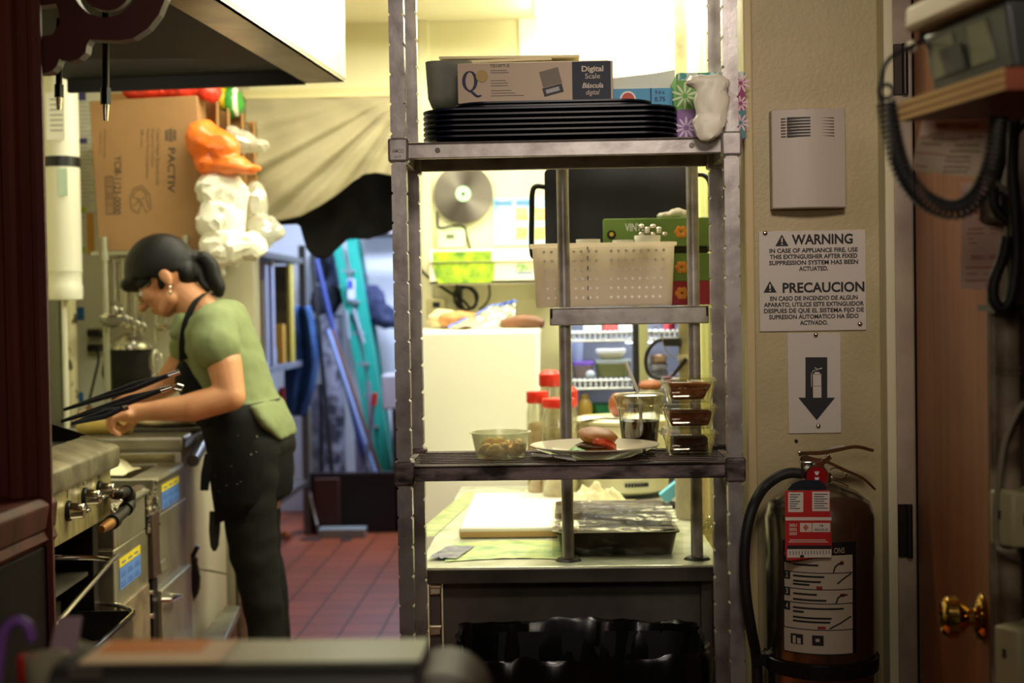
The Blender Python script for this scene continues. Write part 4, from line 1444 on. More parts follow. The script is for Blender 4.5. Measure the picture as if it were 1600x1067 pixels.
# reach-in cooler
rf = thing('glass_cooler', 'reach-in cooler with wire shelves of food tubs behind the right of the table', 'cooler', (P(990, 700, 4.2).x, 4.5, 0))
GY = 4.16
a, b, c, d = rect(880, 478, 1120, 800, GY)
d = P(1000, 455, GY).z
FRM = mat('cooler_frame_paint', (150, 150, 110), 0.5)
INN = mat('cooler_liner', (196, 200, 214), 0.5)
dd = 0.5
q = MB()
q.bx(a, b, GY + dd, GY + dd + 0.02, 0.08, d).bx(a, a + 0.015, GY, GY + dd, 0.08, d).bx(b - 0.015, b, GY, GY + dd, 0.08, d).bx(a, b, GY, GY + dd, d - 0.02, d).bx(a, b, GY, GY + dd, 0.0, 0.1)
q.build('liner', INN, rf)
u_ = [(881, 893), (998, 1012), (1098, 1112)]
q = MB()
for u0, u1 in u_:
    q.bx(P(u0, 550, GY).x, P(u1, 550, GY).x, GY - 0.03, GY, 0.02, d)
q.build('door_frame', FRM, rf, bevel=0.003)
MB().bx(P(989, 550, GY).x, P(998, 550, GY).x, GY - 0.02, GY + 0.03, 0.1, d).build('gasket', BLACK_RUB, rf)
xs0, xs1 = a + 0.02, b - 0.02
shz = []
WIREW = mat('white_wire', (232, 236, 240), 0.4)
for v in (524, 598, 664):
    z = P(940, v, GY + 0.08).z
    shz.append(z)
    q = MB()
    for y in (GY + 0.06, GY + 0.26, GY + 0.46):
        for dz in (-0.012, 0.012):
            q.cyl((xs0, y, z + dz - 0.004), (xs1, y, z + dz - 0.004), 0.0035, n=8)
    n_ = 26
    for k in range(n_ + 1):
        x = xs0 + (xs1 - xs0) * k / n_
        q.cyl((x, GY + 0.06, z - 0.016), (x, GY + 0.06, z + 0.010), 0.0028, n=6)
        q.cyl((x, GY + 0.06, z + 0.010), (x, GY + 0.47, z + 0.010), 0.0028, n=6)
    q.build('wire_shelf', WIREW, rf)
a_, b_, c_, d_ = rect(978, 532, 1022, 536, GY + 0.4)
MB().bx(a_, b_, GY + 0.40, GY + 0.42, c_, d_).build('lamp_tube', mat('cooler_lamp', (235, 240, 255), 0.4, emit=(235, 242, 255, 4.0)), rf)
area('light_cooler', (P(950, 480, GY + 0.25).x, GY + 0.14, d - 0.05), (P(950, 480, GY + 0.25).x, GY + 0.3, 0.5), 0.3, 0.12, 1.6, (0.82, 0.88, 1.0))


def tub(name, lab, cat, u0, u1, v0, v1, m, base, lidm=None, dy=0.14, depth=0.13, grp='food tubs in the cooler', taper=0.86):
    Y = GY + dy
    a, b, c, d = rect(u0, v0, u1, v1, Y)
    c = base
    t = thing(name, lab, cat, ((a + b) / 2, Y + depth / 2, c), grp)
    xm, ym = (a + b) / 2, Y + depth / 2
    rg = lambda s, z: [(xm + p[0], ym + p[1], z) for p in rrect((b - a) * s, depth * s, 0.02, 4)]
    zl = d - (0.012 if lidm else 0.0)
    MB().loft([rg(taper, c), rg(1.0, zl)] if lidm else [rg(taper, c), rg(1.0, d), rg(0.94, d), rg(taper * 0.95, c + 0.005)], True).build('tub_body', m, t)
    if lidm:
        MB().loft([rg(1.04, zl), rg(1.04, d - 0.003), rg(0.98, d)], True).build('lid', lidm, t)
    return d


s2 = shz[1] + 0.013
tz = tub('food_tub', 'olive green tub under the white bowl on the cooler shelf', 'tub', 931, 986, 562, 594, mat('olive_tub', (120, 124, 66), 0.5), s2, mat('clear_lid_grey', (160, 168, 160), 0.4))
tub('food_bowl', 'white bowl with yellow contents on top of the olive green tub', 'bowl', 932, 978, 545, 562, mat('white_yellow_bowl', (238, 232, 190), 0.4), tz, WHITE, taper=0.7)
tz = tub('food_tub', 'pinkish tub with a violet lid at the left of the cooler shelf', 'tub', 894, 928, 565, 594, mat('mauve_tub', (150, 128, 118), 0.5), s2, mat('violet_lid', (136, 96, 196), 0.4))
tub('food_tub', 'pale blue round tub standing on the violet lid', 'tub', 893, 912, 536, 565, mat('pale_blue_tub', (176, 190, 226), 0.4), tz)
s1_ = shz[0] + 0.013
tub('food_box', 'pale green carton at the left of the upper cooler shelf', 'carton', 912, 941, 500, 521, mat('pale_green_carton', (166, 188, 150), 0.5), s1_, None, taper=1.0, depth=0.1)
tub('food_box', 'red carton on the upper cooler shelf', 'carton', 943, 964, 500, 521, mat('red_box', (206, 60, 48), 0.5), s1_, None, taper=1.0, depth=0.1)
tub('food_box', 'white carton right of the red one on the upper cooler shelf', 'carton', 966, 988, 500, 521, WHITE, s1_, None, taper=1.0, depth=0.1)
tub('food_box', 'dark red carton on the right half of the upper cooler shelf', 'carton', 1039, 1056, 496, 521, mat('dark_red_box', (150, 20, 30), 0.5), s1_, None, taper=1.0, depth=0.1)
z_ = s2
for k, (lab, m) in enumerate((('lowest steel pan of the stack in the right half of the cooler', STEEL), ('middle steel pan of the stack in the right half of the cooler', STEEL), ('top copper toned pan of the stack in the right half of the cooler', mat('copper_pan', (176, 140, 100), 0.35, 0.7)))):
    v1_ = 594 - k * 13
    z_ = tub('steel_pan', lab, 'pan', 1014 + 2 * k, 1046 - k, v1_ - 12, v1_, m, z_, None, grp='pans in the cooler')
s3 = shz[2] + 0.013
tub('food_tub', 'green tray at the bottom of the cooler behind the rice cooker', 'tray', 925, 962, 633, 650, mat('green_tray', (34, 124, 72), 0.5), s3, None)
q = MB().lathe((P(914, 640, GY + 0.15).x, GY + 0.15, s3), [(0, 0), (0.022, 0), (0.024, 0.03), (0.02, 0.05), (0.012, 0.06), (0.012, 0.075), (0, 0.076)], 20)
tag(q.build('sauce_bottle', mat('yellow_brown_bottle', (186, 150, 60), 0.4)), 'small yellow brown bottle left of the green tray in the cooler', 'bottle')
q = MB().sph((P(890, 590, GY + 0.1).x + 0.062, GY + 0.1, s2 + 0.012), (0.014, 0.014, 0.012), 14, 8)
tag(q.build('lime', mat('pale_round', (190, 200, 214), 0.4)), 'small pale round thing between the two tubs on the cooler shelf', 'ball')

# conduit, plug and cord in front of the cooler
CY = 3.75
cd = thing('conduit_pipe', 'tall beige conduit pipe with a black plug on it before the cooler', 'pipe', (P(1072, 600, CY).x, CY, 0))
x_ = P(1070, 550, CY).x
MB().cyl((x_, CY, TZ + 0.001), (x_, CY, CEIL), 0.0165, n=18).build('pipe', mat('beige_conduit', (150, 140, 96), 0.5, var=(14, 0.4, 0.7)), cd)
MB().cyl((x_, CY, P(1070, 562, CY).z), (x_, CY, P(1070, 553, CY).z), 0.0185, n=18).build('tape_band', mat('tan_tape', (176, 164, 120), 0.6), cd)
a, b, c, d = rect(1036, 527, 1060, 541, CY - 0.01)
pg = thing('plug', 'black plug and looped cord hanging at the beige conduit', 'plug', ((a + b) / 2, CY, c))
MB().bx(a, x_ - 0.012, CY - 0.022, CY + 0.01, c, d).build('plug_body', BLACK, pg, bevel=0.004)
loop = [P(1040, 530, CY - 0.01), P(1026, 533, CY - 0.01), P(1013, 547, CY - 0.01), P(1009, 566, CY - 0.01), P(1014, 584, CY - 0.01), P(1028, 591, CY - 0.01), P(1046, 590, CY - 0.01), P(1058, 578, CY - 0.01), P(1072, 560, CY - 0.02)]
MB().tube(smoothpath(loop, 6), 0.0052, 10).build('cord', BLACK_RUB, pg)
wire = [P(1020, 525, CY - 0.02), P(1018, 516, CY - 0.02), P(1026, 511, CY - 0.02), P(1034, 528, CY - 0.02), P(1044, 552, CY - 0.02), P(1070, 562, CY - 0.02)]
MB().tube(smoothpath(wire, 6), 0.0013, 6).build('thin_wire', GREY_INK, pg)
# pale pilaster right of the conduit
a, b, c, d = rect(1094, 300, 1150, 600, 3.9)
struct(MB().bx(a, b, 3.88, 3.98, 0, CEIL).bx(a + 0.012, a + 0.018, 3.872, 3.88, 0, CEIL).bx(a + 0.03, a + 0.038, 3.872, 3.88, 0, CEIL).build('trim_6', mat('pale_green_trim', (196, 196, 132), 0.5), smooth=False))

# ================================================================== bin under the table
tbn = thing('trash_bin', 'black bin lined with a glossy black bag under the shelving unit', 'bin', (P(905, 1060, 2.62).x, 2.62, 0))
LIN = mat('black_liner', (9, 9, 10), 0.22, spec=0.7)
zbn = P(905, 1003, 2.62).z
a, b = P(708, 1010, 2.56).x, P(1108, 1010, 2.56).x
xm = (a + b) / 2
yb0, yb1 = 2.475, 2.80


def bring(s, z, wv=0.0, nn=12):
    pts = rrect((b - a) * s, (yb1 - yb0) * s, 0.06, nn)
    out = []
    for i, p in enumerate(pts):
        k = 1 + wv * noise.noise(Vector((p[0] * 28, p[1] * 28, z * 9)))
        out.append((xm + p[0] * k, (yb0 + yb1) / 2 + p[1] * k, z + wv * 0.25 * noise.noise(Vector((p[0] * 40, p[1] * 40, 3)))))
    return out


MB().loft([bring(0.8, 0.001), bring(0.965, zbn - 0.02)], False).build('bin_body', BLACK, tbn)


def dense(s, z, wv, k_=0):
    base = rrect((b - a) * s, (yb1 - yb0) * s, 0.06, 6)
    out = []
    n = len(base)
    for i in range(n):
        p, q_ = Vector(base[i]), Vector(base[(i + 1) % n])
        m_ = max(1, int((q_ - p).length / 0.008))
        for j in range(m_):
            w = p.lerp(q_, j / m_)
            k = 1 + wv * noise.noise(Vector((w.x * 30, w.y * 30, k_)))
            out.append((xm + w.x * k, (yb0 + yb1) / 2 + w.y * k, z + wv * 0.35 * noise.noise(Vector((w.x * 26, w.y * 26, k_ + 3)))))
    return out


# each ring is made from the same outline so that the counts match
rr_ = []
for s, z, wv, k_ in ((1.0, zbn - 0.16, 0.02, 0), (1.01, zbn - 0.06, 0.025, 1), (1.015, zbn - 0.005, 0.03, 2), (1.0, zbn + 0.004, 0.03, 3), (0.97, zbn - 0.002, 0.02, 4), (0.95, zbn - 0.06, 0.04, 5), (0.9, zbn - 0.2, 0.05, 6)):
    base = dense(1.0, 0, 0.0)
    ring = []
    for w in base:
        lx_, ly_ = w[0] - xm, w[1] - (yb0 + yb1) / 2
        k = s * (1 + wv * noise.noise(Vector((lx_ * 34, ly_ * 34, k_ * 1.3))))
        ring.append((xm + lx_ * k, (yb0 + yb1) / 2 + ly_ * k, z + wv * 0.4 * noise.noise(Vector((lx_ * 22, ly_ * 22, k_ * 0.4 + 3)))))
    rr_.append(ring)
MB().loft(rr_, False).build('bag_liner', LIN, tbn)
# ================================================================== cook line on the left
O_ = Vector((P(178, 900, 3.2).x, 3.2, 0))
av = Vector((-0.0585, 1, 0)).normalized()
nv_ = Vector((av.y, -av.x, 0))
LM = Matrix(((nv_.x, av.x, 0, O_.x), (nv_.y, av.y, 0, O_.y), (0, 0, 1, 0), (0, 0, 0, 1)))   # local x = towards the aisle, y = along the line


def PL(u, v, t=0.0):
    """local (along, z) where the pixel's ray meets the front plane at offset t"""
    d = CMR @ Vector(((u - 800) / F, (533.5 - v) / F, -1))
    o = Vector((0, 0, EYE))
    k = (O_ + nv_ * t - o).dot(nv_) / d.dot(nv_)
    p = o + d * k
    return (p - O_).dot(av), p.z


def LB():
    m = MB()
    m.M = LM.copy()
    return m


def L(x, y, z):
    return LM @ Vector((x, y, z))


FRY = mat('fryer_steel', (178, 174, 150), 0.36, 0.7, var=(10, 0.4, 0.75), col2=(146, 138, 110), bump=(30, 0.05))
FRYD = mat('fryer_steel_side', (120, 114, 96), 0.5, 0.5)
STKY = mat('sticker_yellow', (226, 206, 40), 0.5)
STKB = mat('sticker_blue', (92, 134, 204), 0.5)
STKL = mat('sticker_line', (52, 84, 160), 0.5)
FOIL = mat('crumpled_foil', (214, 210, 196), 0.22, 1.0, bump=(90, 0.9))


def sticker(t_, y0, y1, z0, z1):
    h = z1 - z0
    q = LB().bx(0.0005, 0.0016, y0, y1, z0, z0 + h * 0.70)
    o = q.build('blue_sticker', STKB, t_)
    LB().bx(0.0005, 0.0016, y0, y1, z0 + h * 0.72, z1).build('yellow_sticker', STKY, o)
    q = LB()
    w = (y1 - y0)
    for k in range(3):
        for j in range(2):
            q.bx(0.0016, 0.002, y0 + w * (0.06 + 0.33 * k), y0 + w * (0.28 + 0.33 * k), z0 + h * (0.08 + 0.32 * j), z0 + h * (0.12 + 0.32 * j))
            q.bx(0.0016, 0.002, y0 + w * (0.06 + 0.33 * k), y0 + w * (0.24 + 0.33 * k), z0 + h * (0.18 + 0.32 * j), z0 + h * (0.21 + 0.32 * j))
        q.bx(0.0016, 0.002, y0 + w * (0.1 + 0.3 * k), y0 + w * (0.28 + 0.3 * k), z0 + h * 0.82, z0 + h * 0.87)
    q.build('sticker_print', STKL, o)


def fryer(lab, y0, y1, zt, full=True):
    t = thing('deep_fryer', lab, 'deep fryer', tuple(L(-0.25, (y0 + y1) / 2, 0)), 'deep fryers of the cook line')
    d_ = 0.60
    LB().bx(-d_, 0, y0, y1, 0.09, zt - 0.10).build('cabinet', FRY, t, bevel=0.004)
    # top with open vat
    q = LB()
    for a0, a1, b0, b1 in ((-d_, 0.0, y0, y0 + 0.03), (-d_, 0.0, y1 - 0.03, y1), (-d_, -d_ + 0.1, y0 + 0.03, y1 - 0.03), (-0.07, 0.0, y0 + 0.03, y1 - 0.03)):
        q.bx(a0, a1, b0, b1, zt - 0.10, zt)
    q.bx(0.0, 0.008, y0, y1, zt - 0.012, zt - 0.002)
    q.build('vat_rim', FRY, t, bevel=0.003)
    LB().bx(-d_ + 0.1, -0.07, y0 + 0.03, y1 - 0.03, zt - 0.10, zt - 0.06).build('frying_oil', mat('dark_frying_oil', (96, 70, 30), 0.15), t)
    LB().bx(-d_, -d_ + 0.03, y0, y1, zt, zt + 0.09).build('back_splash', FRY, t, bevel=0.002)
    for yy in (y0 + 0.04, y1 - 0.04):
        for xx in (-0.06, -d_ + 0.06):
            q = MB()
            q.M = LM.copy()
            q.cyl((xx, yy, 0), (xx, yy, 0.09), 0.016, n=12)
            q.build('leg', DARK_STEEL, t)
    return t


y1b, zt2_ = PL(289, 723)
y1a, zt1_ = PL(241, 748)
ZFR = 0.5 * (zt1_ + zt2_)
f2 = fryer('farther steel deep fryer with a yellow and blue sticker near its top', y1a, y1b, ZFR)
f1 = fryer('nearer steel deep fryer with foil over its rim, between stove and gap', 0.01, PL(230, 800)[0], ZFR - 0.012)
ya, za = PL(252, 757)
yb, zb_ = PL(279, 772)
sticker(f2, PL(252, 760)[0], PL(279, 760)[0], PL(265, 789)[1], PL(265, 751)[1])
sticker(f1, PL(186, 890)[0], PL(219, 890)[0], PL(203, 910)[1], PL(203, 862)[1])
# doors with handle
z_s = PL(266, 905)[1]
LB().bx(0, 0.012, y1a + 0.01, y1b - 0.004, 0.12, z_s).build('door', FRY, f2, bevel=0.003)
LB().bx(0, 0.003, PL(250, 884)[0], PL(258, 884)[0], PL(254, 893)[1], PL(254, 876)[1]).build('rating_plate', mat('dull_plate', (120, 114, 98), 0.5), f2)
h0, hz = PL(246, 938)
h1, hz1 = PL(263, 931)
LB().tube([(0.012, h0, hz), (0.032, h0, hz), (0.032, h1, hz1), (0.012, h1, hz1)], 0.006, 8).build('handle', CHROME, f2)
LB().bx(0, 0.012, 0.014, PL(226, 900)[0], 0.12, PL(203, 930)[1]).build('door', mat('grimy_door', (158, 140, 112), 0.45, 0.4, var=(20, 0.4, 0.7)), f1, bevel=0.003)
q = LB().grid(lambda u, v: (-0.03 + 0.045 * v - 0.01 * v * v, 0.0 + (PL(232, 770)[0] - 0.0) * u, ZFR - 0.006 - 0.02 * v * v + 0.006 * abs(noise.noise(Vector((u * 16, v * 9, 1))))), 40, 10)
f0, f1_ = PL(226, 780)[0], PL(246, 780)[0]
q.grid(lambda u, v: (0.006 + 0.008 * noise.noise(Vector((u * 7, v * 12, 5))), f0 + (f1_ - f0) * (u * (0.7 + 0.3 * v)), ZFR - 0.02 - 0.105 * v), 14, 30)
q.build('foil_cover', FOIL, f1)
# dark panel and hinge in the gap
ga, gb = PL(230, 800)[0] + 0.002, y1a - 0.002
t = thing('gap_panel', 'narrow dark brown panel filling the gap between the two fryers', 'panel', tuple(L(-0.1, (ga + gb) / 2, 0)))
LB().bx(-0.4, 0.012, ga + 0.002, gb - 0.002, PL(236, 903)[1], PL(236, 800)[1]).build('upper_panel', mat('brown_grime', (66, 48, 36), 0.5), t, bevel=0.003)
q = LB().bx(-0.4, 0.004, ga + 0.02, gb - 0.004, 0.0, PL(236, 908)[1])
q.build('lower_strip', BLACK_IRON, t)
for v in (925, 962):
    y_, z_ = PL(235, v)
    LB().cyl((0.0, y_, z_), (0.009, y_, z_), 0.008, n=12).build('bolt', CHROME, t)
# white floury cloth on the farther fryer
yq, zq = PL(250, 716)
tag(clothheap(L(-0.22, 0.62, 0).x, L(-0.22, 0.62, 0).y, ZFR + 0.001, 0.12, 0.10, 0.05, 4.4).build('white_cloth', mat('floury_white_cloth', (236, 226, 186), 0.9, bump=(160, 0.3))), 'white floury cloth heaped on the farther fryer', 'cloth')

# ------------------------------------------------------------------ stove
yr = -0.055
sz1, sz0 = 0.9275, 0.878
st = thing('gas_range', 'greasy steel gas range with three chrome knobs at the left', 'range', tuple(L(-0.25, -0.5, 0)))
yl = -1.05
LB().prism([(0.03, sz0), (0.034, sz0 + 0.01), (0.034, sz1 - 0.006), (0.028, sz1), (-0.036, 0.947), (-0.05, 0.947), (-0.05, sz0)], lambda p: (p[0], yl, p[1]), lambda p: (p[0], yr, p[1])).build(
    'front_ledge', mat('greasy_steel', (160, 152, 124), 0.38, 0.6, var=(16, 0.38, 0.72), col2=(104, 96, 74)), st, bevel=0.003)
zc0 = 0.769
LB().bx(-0.08, 0.012, yl, yr, zc0, sz0).build('control_panel', mat('grimy_control_panel', (176, 164, 112), 0.4, 0.45, var=(24, 0.4, 0.72), col2=(96, 82, 48), stretch=(1, 1, 0.35)), st, bevel=0.002)
for u, v in ((116, 796), (141, 775), (166, 770)):
    y_, z_ = PL(u - 4, v + 2, 0.02)
    if u == 166:
        y_, z_ = PL(160, 766, 0.02)
    q = LB()
    q.cyl((0.012, y_, z_), (0.018, y_, z_), 0.021, n=24)
    o = q.build('knob_bezel', BLACK, st)
    q = LB().cyl((0.018, y_, z_), (0.046, y_, z_), 0.017, 0.0145, 24)
    q.bx(0.046, 0.056, y_ - 0.0145, y_ + 0.0145, z_ - 0.004, z_ + 0.004)
    q.build('knob', CHROME, o, bevel=0.002)
    LB().bx(0.012, 0.0128, y_ - 0.002, y_ + 0.002, z_ + 0.026, z_ + 0.042).build('mark', BLACK, st)
LB().bx(-0.62, -0.052, yl, yr - 0.014, sz1 - 0.05, 0.940).build('griddle_plate', BLACK_IRON, st, bevel=0.002)
LB().prism([(-0.036, 0.951), (-0.30, 1.040), (-0.60, 1.040), (-0.60, 0.90), (-0.052, 0.90), (-0.052, 0.948)], lambda p: (p[0], yr - 0.012, p[1]), lambda p: (p[0], yr - 0.006, p[1])).build('side_splash', BLACK_IRON, st)
# body around a dark oven opening
q = LB().bx(-0.6, -0.55, yl, yr, 0.12, zc0).bx(-0.6, -0.02, yr - 0.04, yr, 0.30, zc0).bx(-0.6, -0.02, yl, yl + 0.04, 0.12, zc0).bx(-0.6, -0.02, yl, yr, 0.12, 0.3)
q.build('oven_body', BLACK_IRON, st, bevel=0.002)
z0_ = PL(120, 905, -0.03)[1]
LB().bx(-0.5, -0.03, yl + 0.04, yr - 0.05, z0_ - 0.008, z0_).build('oven_shelf', DARK_STEEL, st)
a0 = PL(88, 884, 0.0)
a1 = PL(140, 876, 0.0)
LB().tube(smoothpath([(0.0, yl + 0.1, 0.62), (0.05, yl + 0.12, 0.62), (0.05, a1[0] - 0.03, a1[1]), (0.045, a1[0], a1[1]), (0.0, a1[0] + 0.005, a1[1] + 0.006), (-0.1, a1[0] - 0.02, a1[1] + 0.012)], 6), 0.0055, 10).build('handle', CHROME, st)
# pulled out drip tray with rounded end
prof = [(-0.10, 0.590), (-0.098, 0.52), (0.02, 0.47), (0.066, 0.50), (0.066, 0.556), (0.056, 0.556), (0.056, 0.505), (0.018, 0.482), (-0.088, 0.528), (-0.09, 0.590)]
LB().prism(prof, lambda p: (p[0], yl, p[1]), lambda p: (p[0], yr - 0.05, p[1])).build('drip_tray', mat('tray_steel', (120, 112, 92), 0.35, 0.7, var=(10, 0.4, 0.7)), st, bevel=0.002)
arc = []
for k in range(13):
    th = PI * k / 12
    arc.append((-0.017 - 0.083 * math.cos(th), yr - 0.05 + 0.055 * math.sin(th), 0.585 - 0.029 * k / 12))
LB().tube([(-0.10, yl, 0.588)] + arc + [(0.066, yl, 0.556)], 0.0055, 8).build('tray_rim', CHROME, st)
LB().bx(-0.1, 0.06, yr - 0.055, yr - 0.05, 0.50, 0.565).build('tray_end', BLACK_IRON, st)
# gas pipe
gp = thing('gas_pipe', 'dark gas pipe elbows with a brass tip between range and fryer', 'pipe', tuple(L(0.04, 0.0, 0.7)))
pth = [PL(u, v, 0.045) for u, v in ((182, 772), (196, 769), (203, 776), (201, 788), (194, 799), (180, 812), (172, 818))]
LB().tube(smoothpath([(0.0, -0.05, pth[0][1])] + [(0.045, y, z) for y, z in pth], 6), 0.0125, 14).build('pipe_elbow', BLACK_IRON, gp)
for i in (1, 3, 5):
    y, z = pth[i]
    y2_, z2_ = pth[i + 1]
    LB().cyl((0.045, y, z), (0.045, y + (y2_ - y) * 0.7, z + (z2_ - z) * 0.7), 0.0165, n=16).build('pipe_collar', BLACK_IRON, gp)
y, z = pth[-1]
y2_, z2_ = PL(158, 827, 0.045)
LB().cyl((0.045, y, z), (0.045, y2_, z2_), 0.0125, 0.008, n=12).build('brass_tip', mat('worn_brass', (176, 122, 60), 0.35, 0.8), gp)
# tongs resting on the griddle splash
TIP = mat('tongs_blue_black', (20, 24, 34), 0.3)
for lab, (u0, v0), (u1, v1), dY in (('upper black handled tongs lying across the griddle edge', (100, 640), (281, 581), 0.17), ('longest black handled tongs, in the middle, over the griddle edge', (96, 658), (268, 605), 0.10),
                                    ('lowest and shortest black handled tongs over the griddle edge', (112, 662), (200, 636), 0.06)):
    Y = 3.05 + dY
    p0, p1 = P(u0, v0, Y - 0.02), P(u1, v1, Y + 0.04)
    t = thing('kitchen_tongs', lab, 'tongs', tuple(p0), 'tongs on the griddle')
    dv_ = (p1 - p0).normalized()
    dn = Vector((0, 1, 0))
    for s in (-1, 1):
        m_ = p0 + (p1 - p0) * 0.6 + Vector((0, 0, 0.006 * s))
        pts = [p0 + dn * 0.004 * s, m_ + dn * 0.008 * s, p0 + (p1 - p0) * 0.9 + dn * 0.01 * s]
        MB().tube(pts, [0.0038, 0.0062, 0.0056], 10).build('handle', TIP, t)
    MB().tube([p0 + (p1 - p0) * 0.9, p1], [0.0075, 0.0062], 10).build('metal_end', CHROME, t)
    if u1 == 268:
        q = P(282, 605, Y + 0.04)
        MB().tube([P(270, 605, Y + 0.04), P(278, 601, Y + 0.04), P(286, 603, Y + 0.04), P(284, 610, Y + 0.04), P(272, 609, Y + 0.04)], 0.0028, 8).build('hanging_ring', CHROME, t)

# ------------------------------------------------------------------ exhaust hood
YH = 3.85
zH = P(540, 128, YH).z
Fa, Fb = P(540, 128, YH), P(476, 128, YH)
Na, Nb = PZ(345, 0, zH), PZ(259, 0, zH)
hd = (Na - Fa)
hd.z = 0
hd.normalize()
LEN = 2.0
wv_ = (Fb - Fa).length
hn = Vector((hd.y, -hd.x, 0))
if hn.x > 0:
    hn = -hn          # towards the wall
HM = Matrix(((hd.x, hn.x, 0, Fa.x), (hd.y, hn.y, 0, Fa.y), (0, 0, 1, zH), (0, 0, 0, 1)))


def HB():
    m = MB()
    m.M = HM.copy()
    return m


ho = thing('exhaust_hood', 'large stainless exhaust hood with a dark underside over the cook line', 'exhaust hood', tuple(Fa))
HOODW = mat('hood_steel', (232, 228, 206), 0.3, 0.45, var=(6, 0.4, 0.8), col2=(206, 200, 172))
HH = CEIL - zH - 0.002
HB().bx(0, LEN, 0, 0.012, 0.0, HH).build('front_panel', HOODW, ho)
HB().bx(0, LEN, 0.0, wv_, 0.0, 0.012).build('gutter', mat('hood_gutter', (150, 138, 112), 0.35, 0.7, var=(8, 0.4, 0.7)), ho, bevel=0.002)
WH = 0.78
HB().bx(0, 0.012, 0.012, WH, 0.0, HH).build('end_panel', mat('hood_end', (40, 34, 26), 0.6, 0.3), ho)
DKH = mat('greasy_hood_inside', (20, 17, 13), 0.7, 0.0, var=(6, 0.4, 0.7), col2=(14, 12, 10), spec=0.2)
HB().bx(0.012, LEN, wv_ - 0.008, wv_, 0.012, 0.10).bx(0.012, LEN, wv_, WH, 0.03, 0.045).bx(0.0, 0.02, wv_, WH, -0.004, 0.03).build('baffle_panel', DKH, ho)
# suppression nozzles hanging from the hood
for lab, (u0, v0), (u1, v1), Y, r_ in (('nearer black nozzle pipe with metal tip hanging under the hood, before the box', (174, 55), (165, 189), 2.95, 0.0075), ('second black nozzle pipe with metal tip beside the carved bracket', (99, 88), (92, 172), 3.1, 0.007)):
    p0, p1 = P(u0, v0, Y), P(u1, v1, Y)
    p0.x, p0.y = p1.x + 0.006, p1.y
    p0.z = zH + 0.031
    t = thing('nozzle', lab, 'nozzle', tuple(p0), 'nozzles under the hood')
    pa = p0.lerp(p1, 0.72)
    MB().cyl(p0, pa, r_, n=14).build('drop_pipe', BLACK_IRON, t)
    MB().cyl(pa, p0.lerp(p1, 0.86), r_ * 1.5, n=6).build('hex_collar', BLACK, t)
    MB().cyl(p0.lerp(p1, 0.86), p1, r_ * 1.05, r_ * 0.7, n=12).build('metal_tip', CHROME, t)

# ------------------------------------------------------------------ prep counter where the person works
PCT = 0.867
pc_ = thing('prep_counter', 'steel topped prep counter with white cabinet front, where the person works', 'counter', tuple(L(-0.3, 1.2, 0)))
yc0, yc1 = PL(290, 900)[0] + 0.03, 1.53
CT = mat('counter_steel', (176, 172, 152), 0.3, 0.6, var=(12, 0.4, 0.75), col2=(136, 130, 112))
LB().bx(-0.60, 0.0, yc0, yc1, PCT - 0.045, PCT).build('counter_top', CT, pc_, bevel=0.012, seg=3)
LB().bx(-0.60, -0.012, yc0 + 0.004, yc1 - 0.01, 0.12, PCT - 0.045).build('cabinet', mat('white_cabinet', (214, 208, 182), 0.5), pc_, bevel=0.003)
LB().bx(-0.59, -0.03, yc0 - 0.0006, yc0 + 0.004, ZFR - 0.1, PCT - 0.05).build('side_sheet', mat('mirror_sheet', (170, 160, 130), 0.18, 0.8, bump=(9, 0.3)), pc_)
LB().tube([(0.022, yc0 - 0.0, ZFR + 0.004), (0.014, yc0 + 0.2, PCT - 0.035), (0.014, yc1, PCT - 0.03)], 0.018, 12).build('rolled_edge', mat('dark_rolled_edge', (104, 100, 92), 0.3, 0.7), pc_)
# low shelf
ls = thing('low_steel_shelf', 'low greasy steel shelf at the foot of the white cabinet', 'shelf', (P(335, 970, 4.35).x, 4.35, 0))
zz = 0.262
c0, c1, c2 = PZ(300, 946, zz), PZ(375, 946, zz), PZ(350, 1000, zz)
ys0, ys1 = L(0, 0.86, 0).y, c1.y
x1 = c1.x
GST = mat('greasy_shelf_steel', (150, 148, 126), 0.4, 0.5, var=(10, 0.38, 0.7), col2=(112, 108, 84))
MB().prism_z([(L(0.004, 0.86, 0).x, ys0), (c2.x + 0.01, ys0), (x1, ys1), (L(0.004, 1.4, 0).x, ys1)], zz - 0.03, zz).build('shelf_top', GST, ls, bevel=0.004)
for x, y in ((c2.x - 0.01, ys0 + 0.03), (x1 - 0.02, ys1 - 0.03), (x1 - 0.2, ys1 - 0.03)):
    MB().cyl((x, y, 0), (x, y, zz - 0.028), 0.016, n=14).build('leg', STEEL, ls)
p = P(372, 900, 4.75)
tag(MB().cyl((p.x + 0.004, 4.77, 0), (p.x + 0.004, 4.77, PCT - 0.0), 0.018, n=16).build('support_pipe', STEEL), 'grey vertical support pipe behind the low shelf, next to the person', 'pipe')
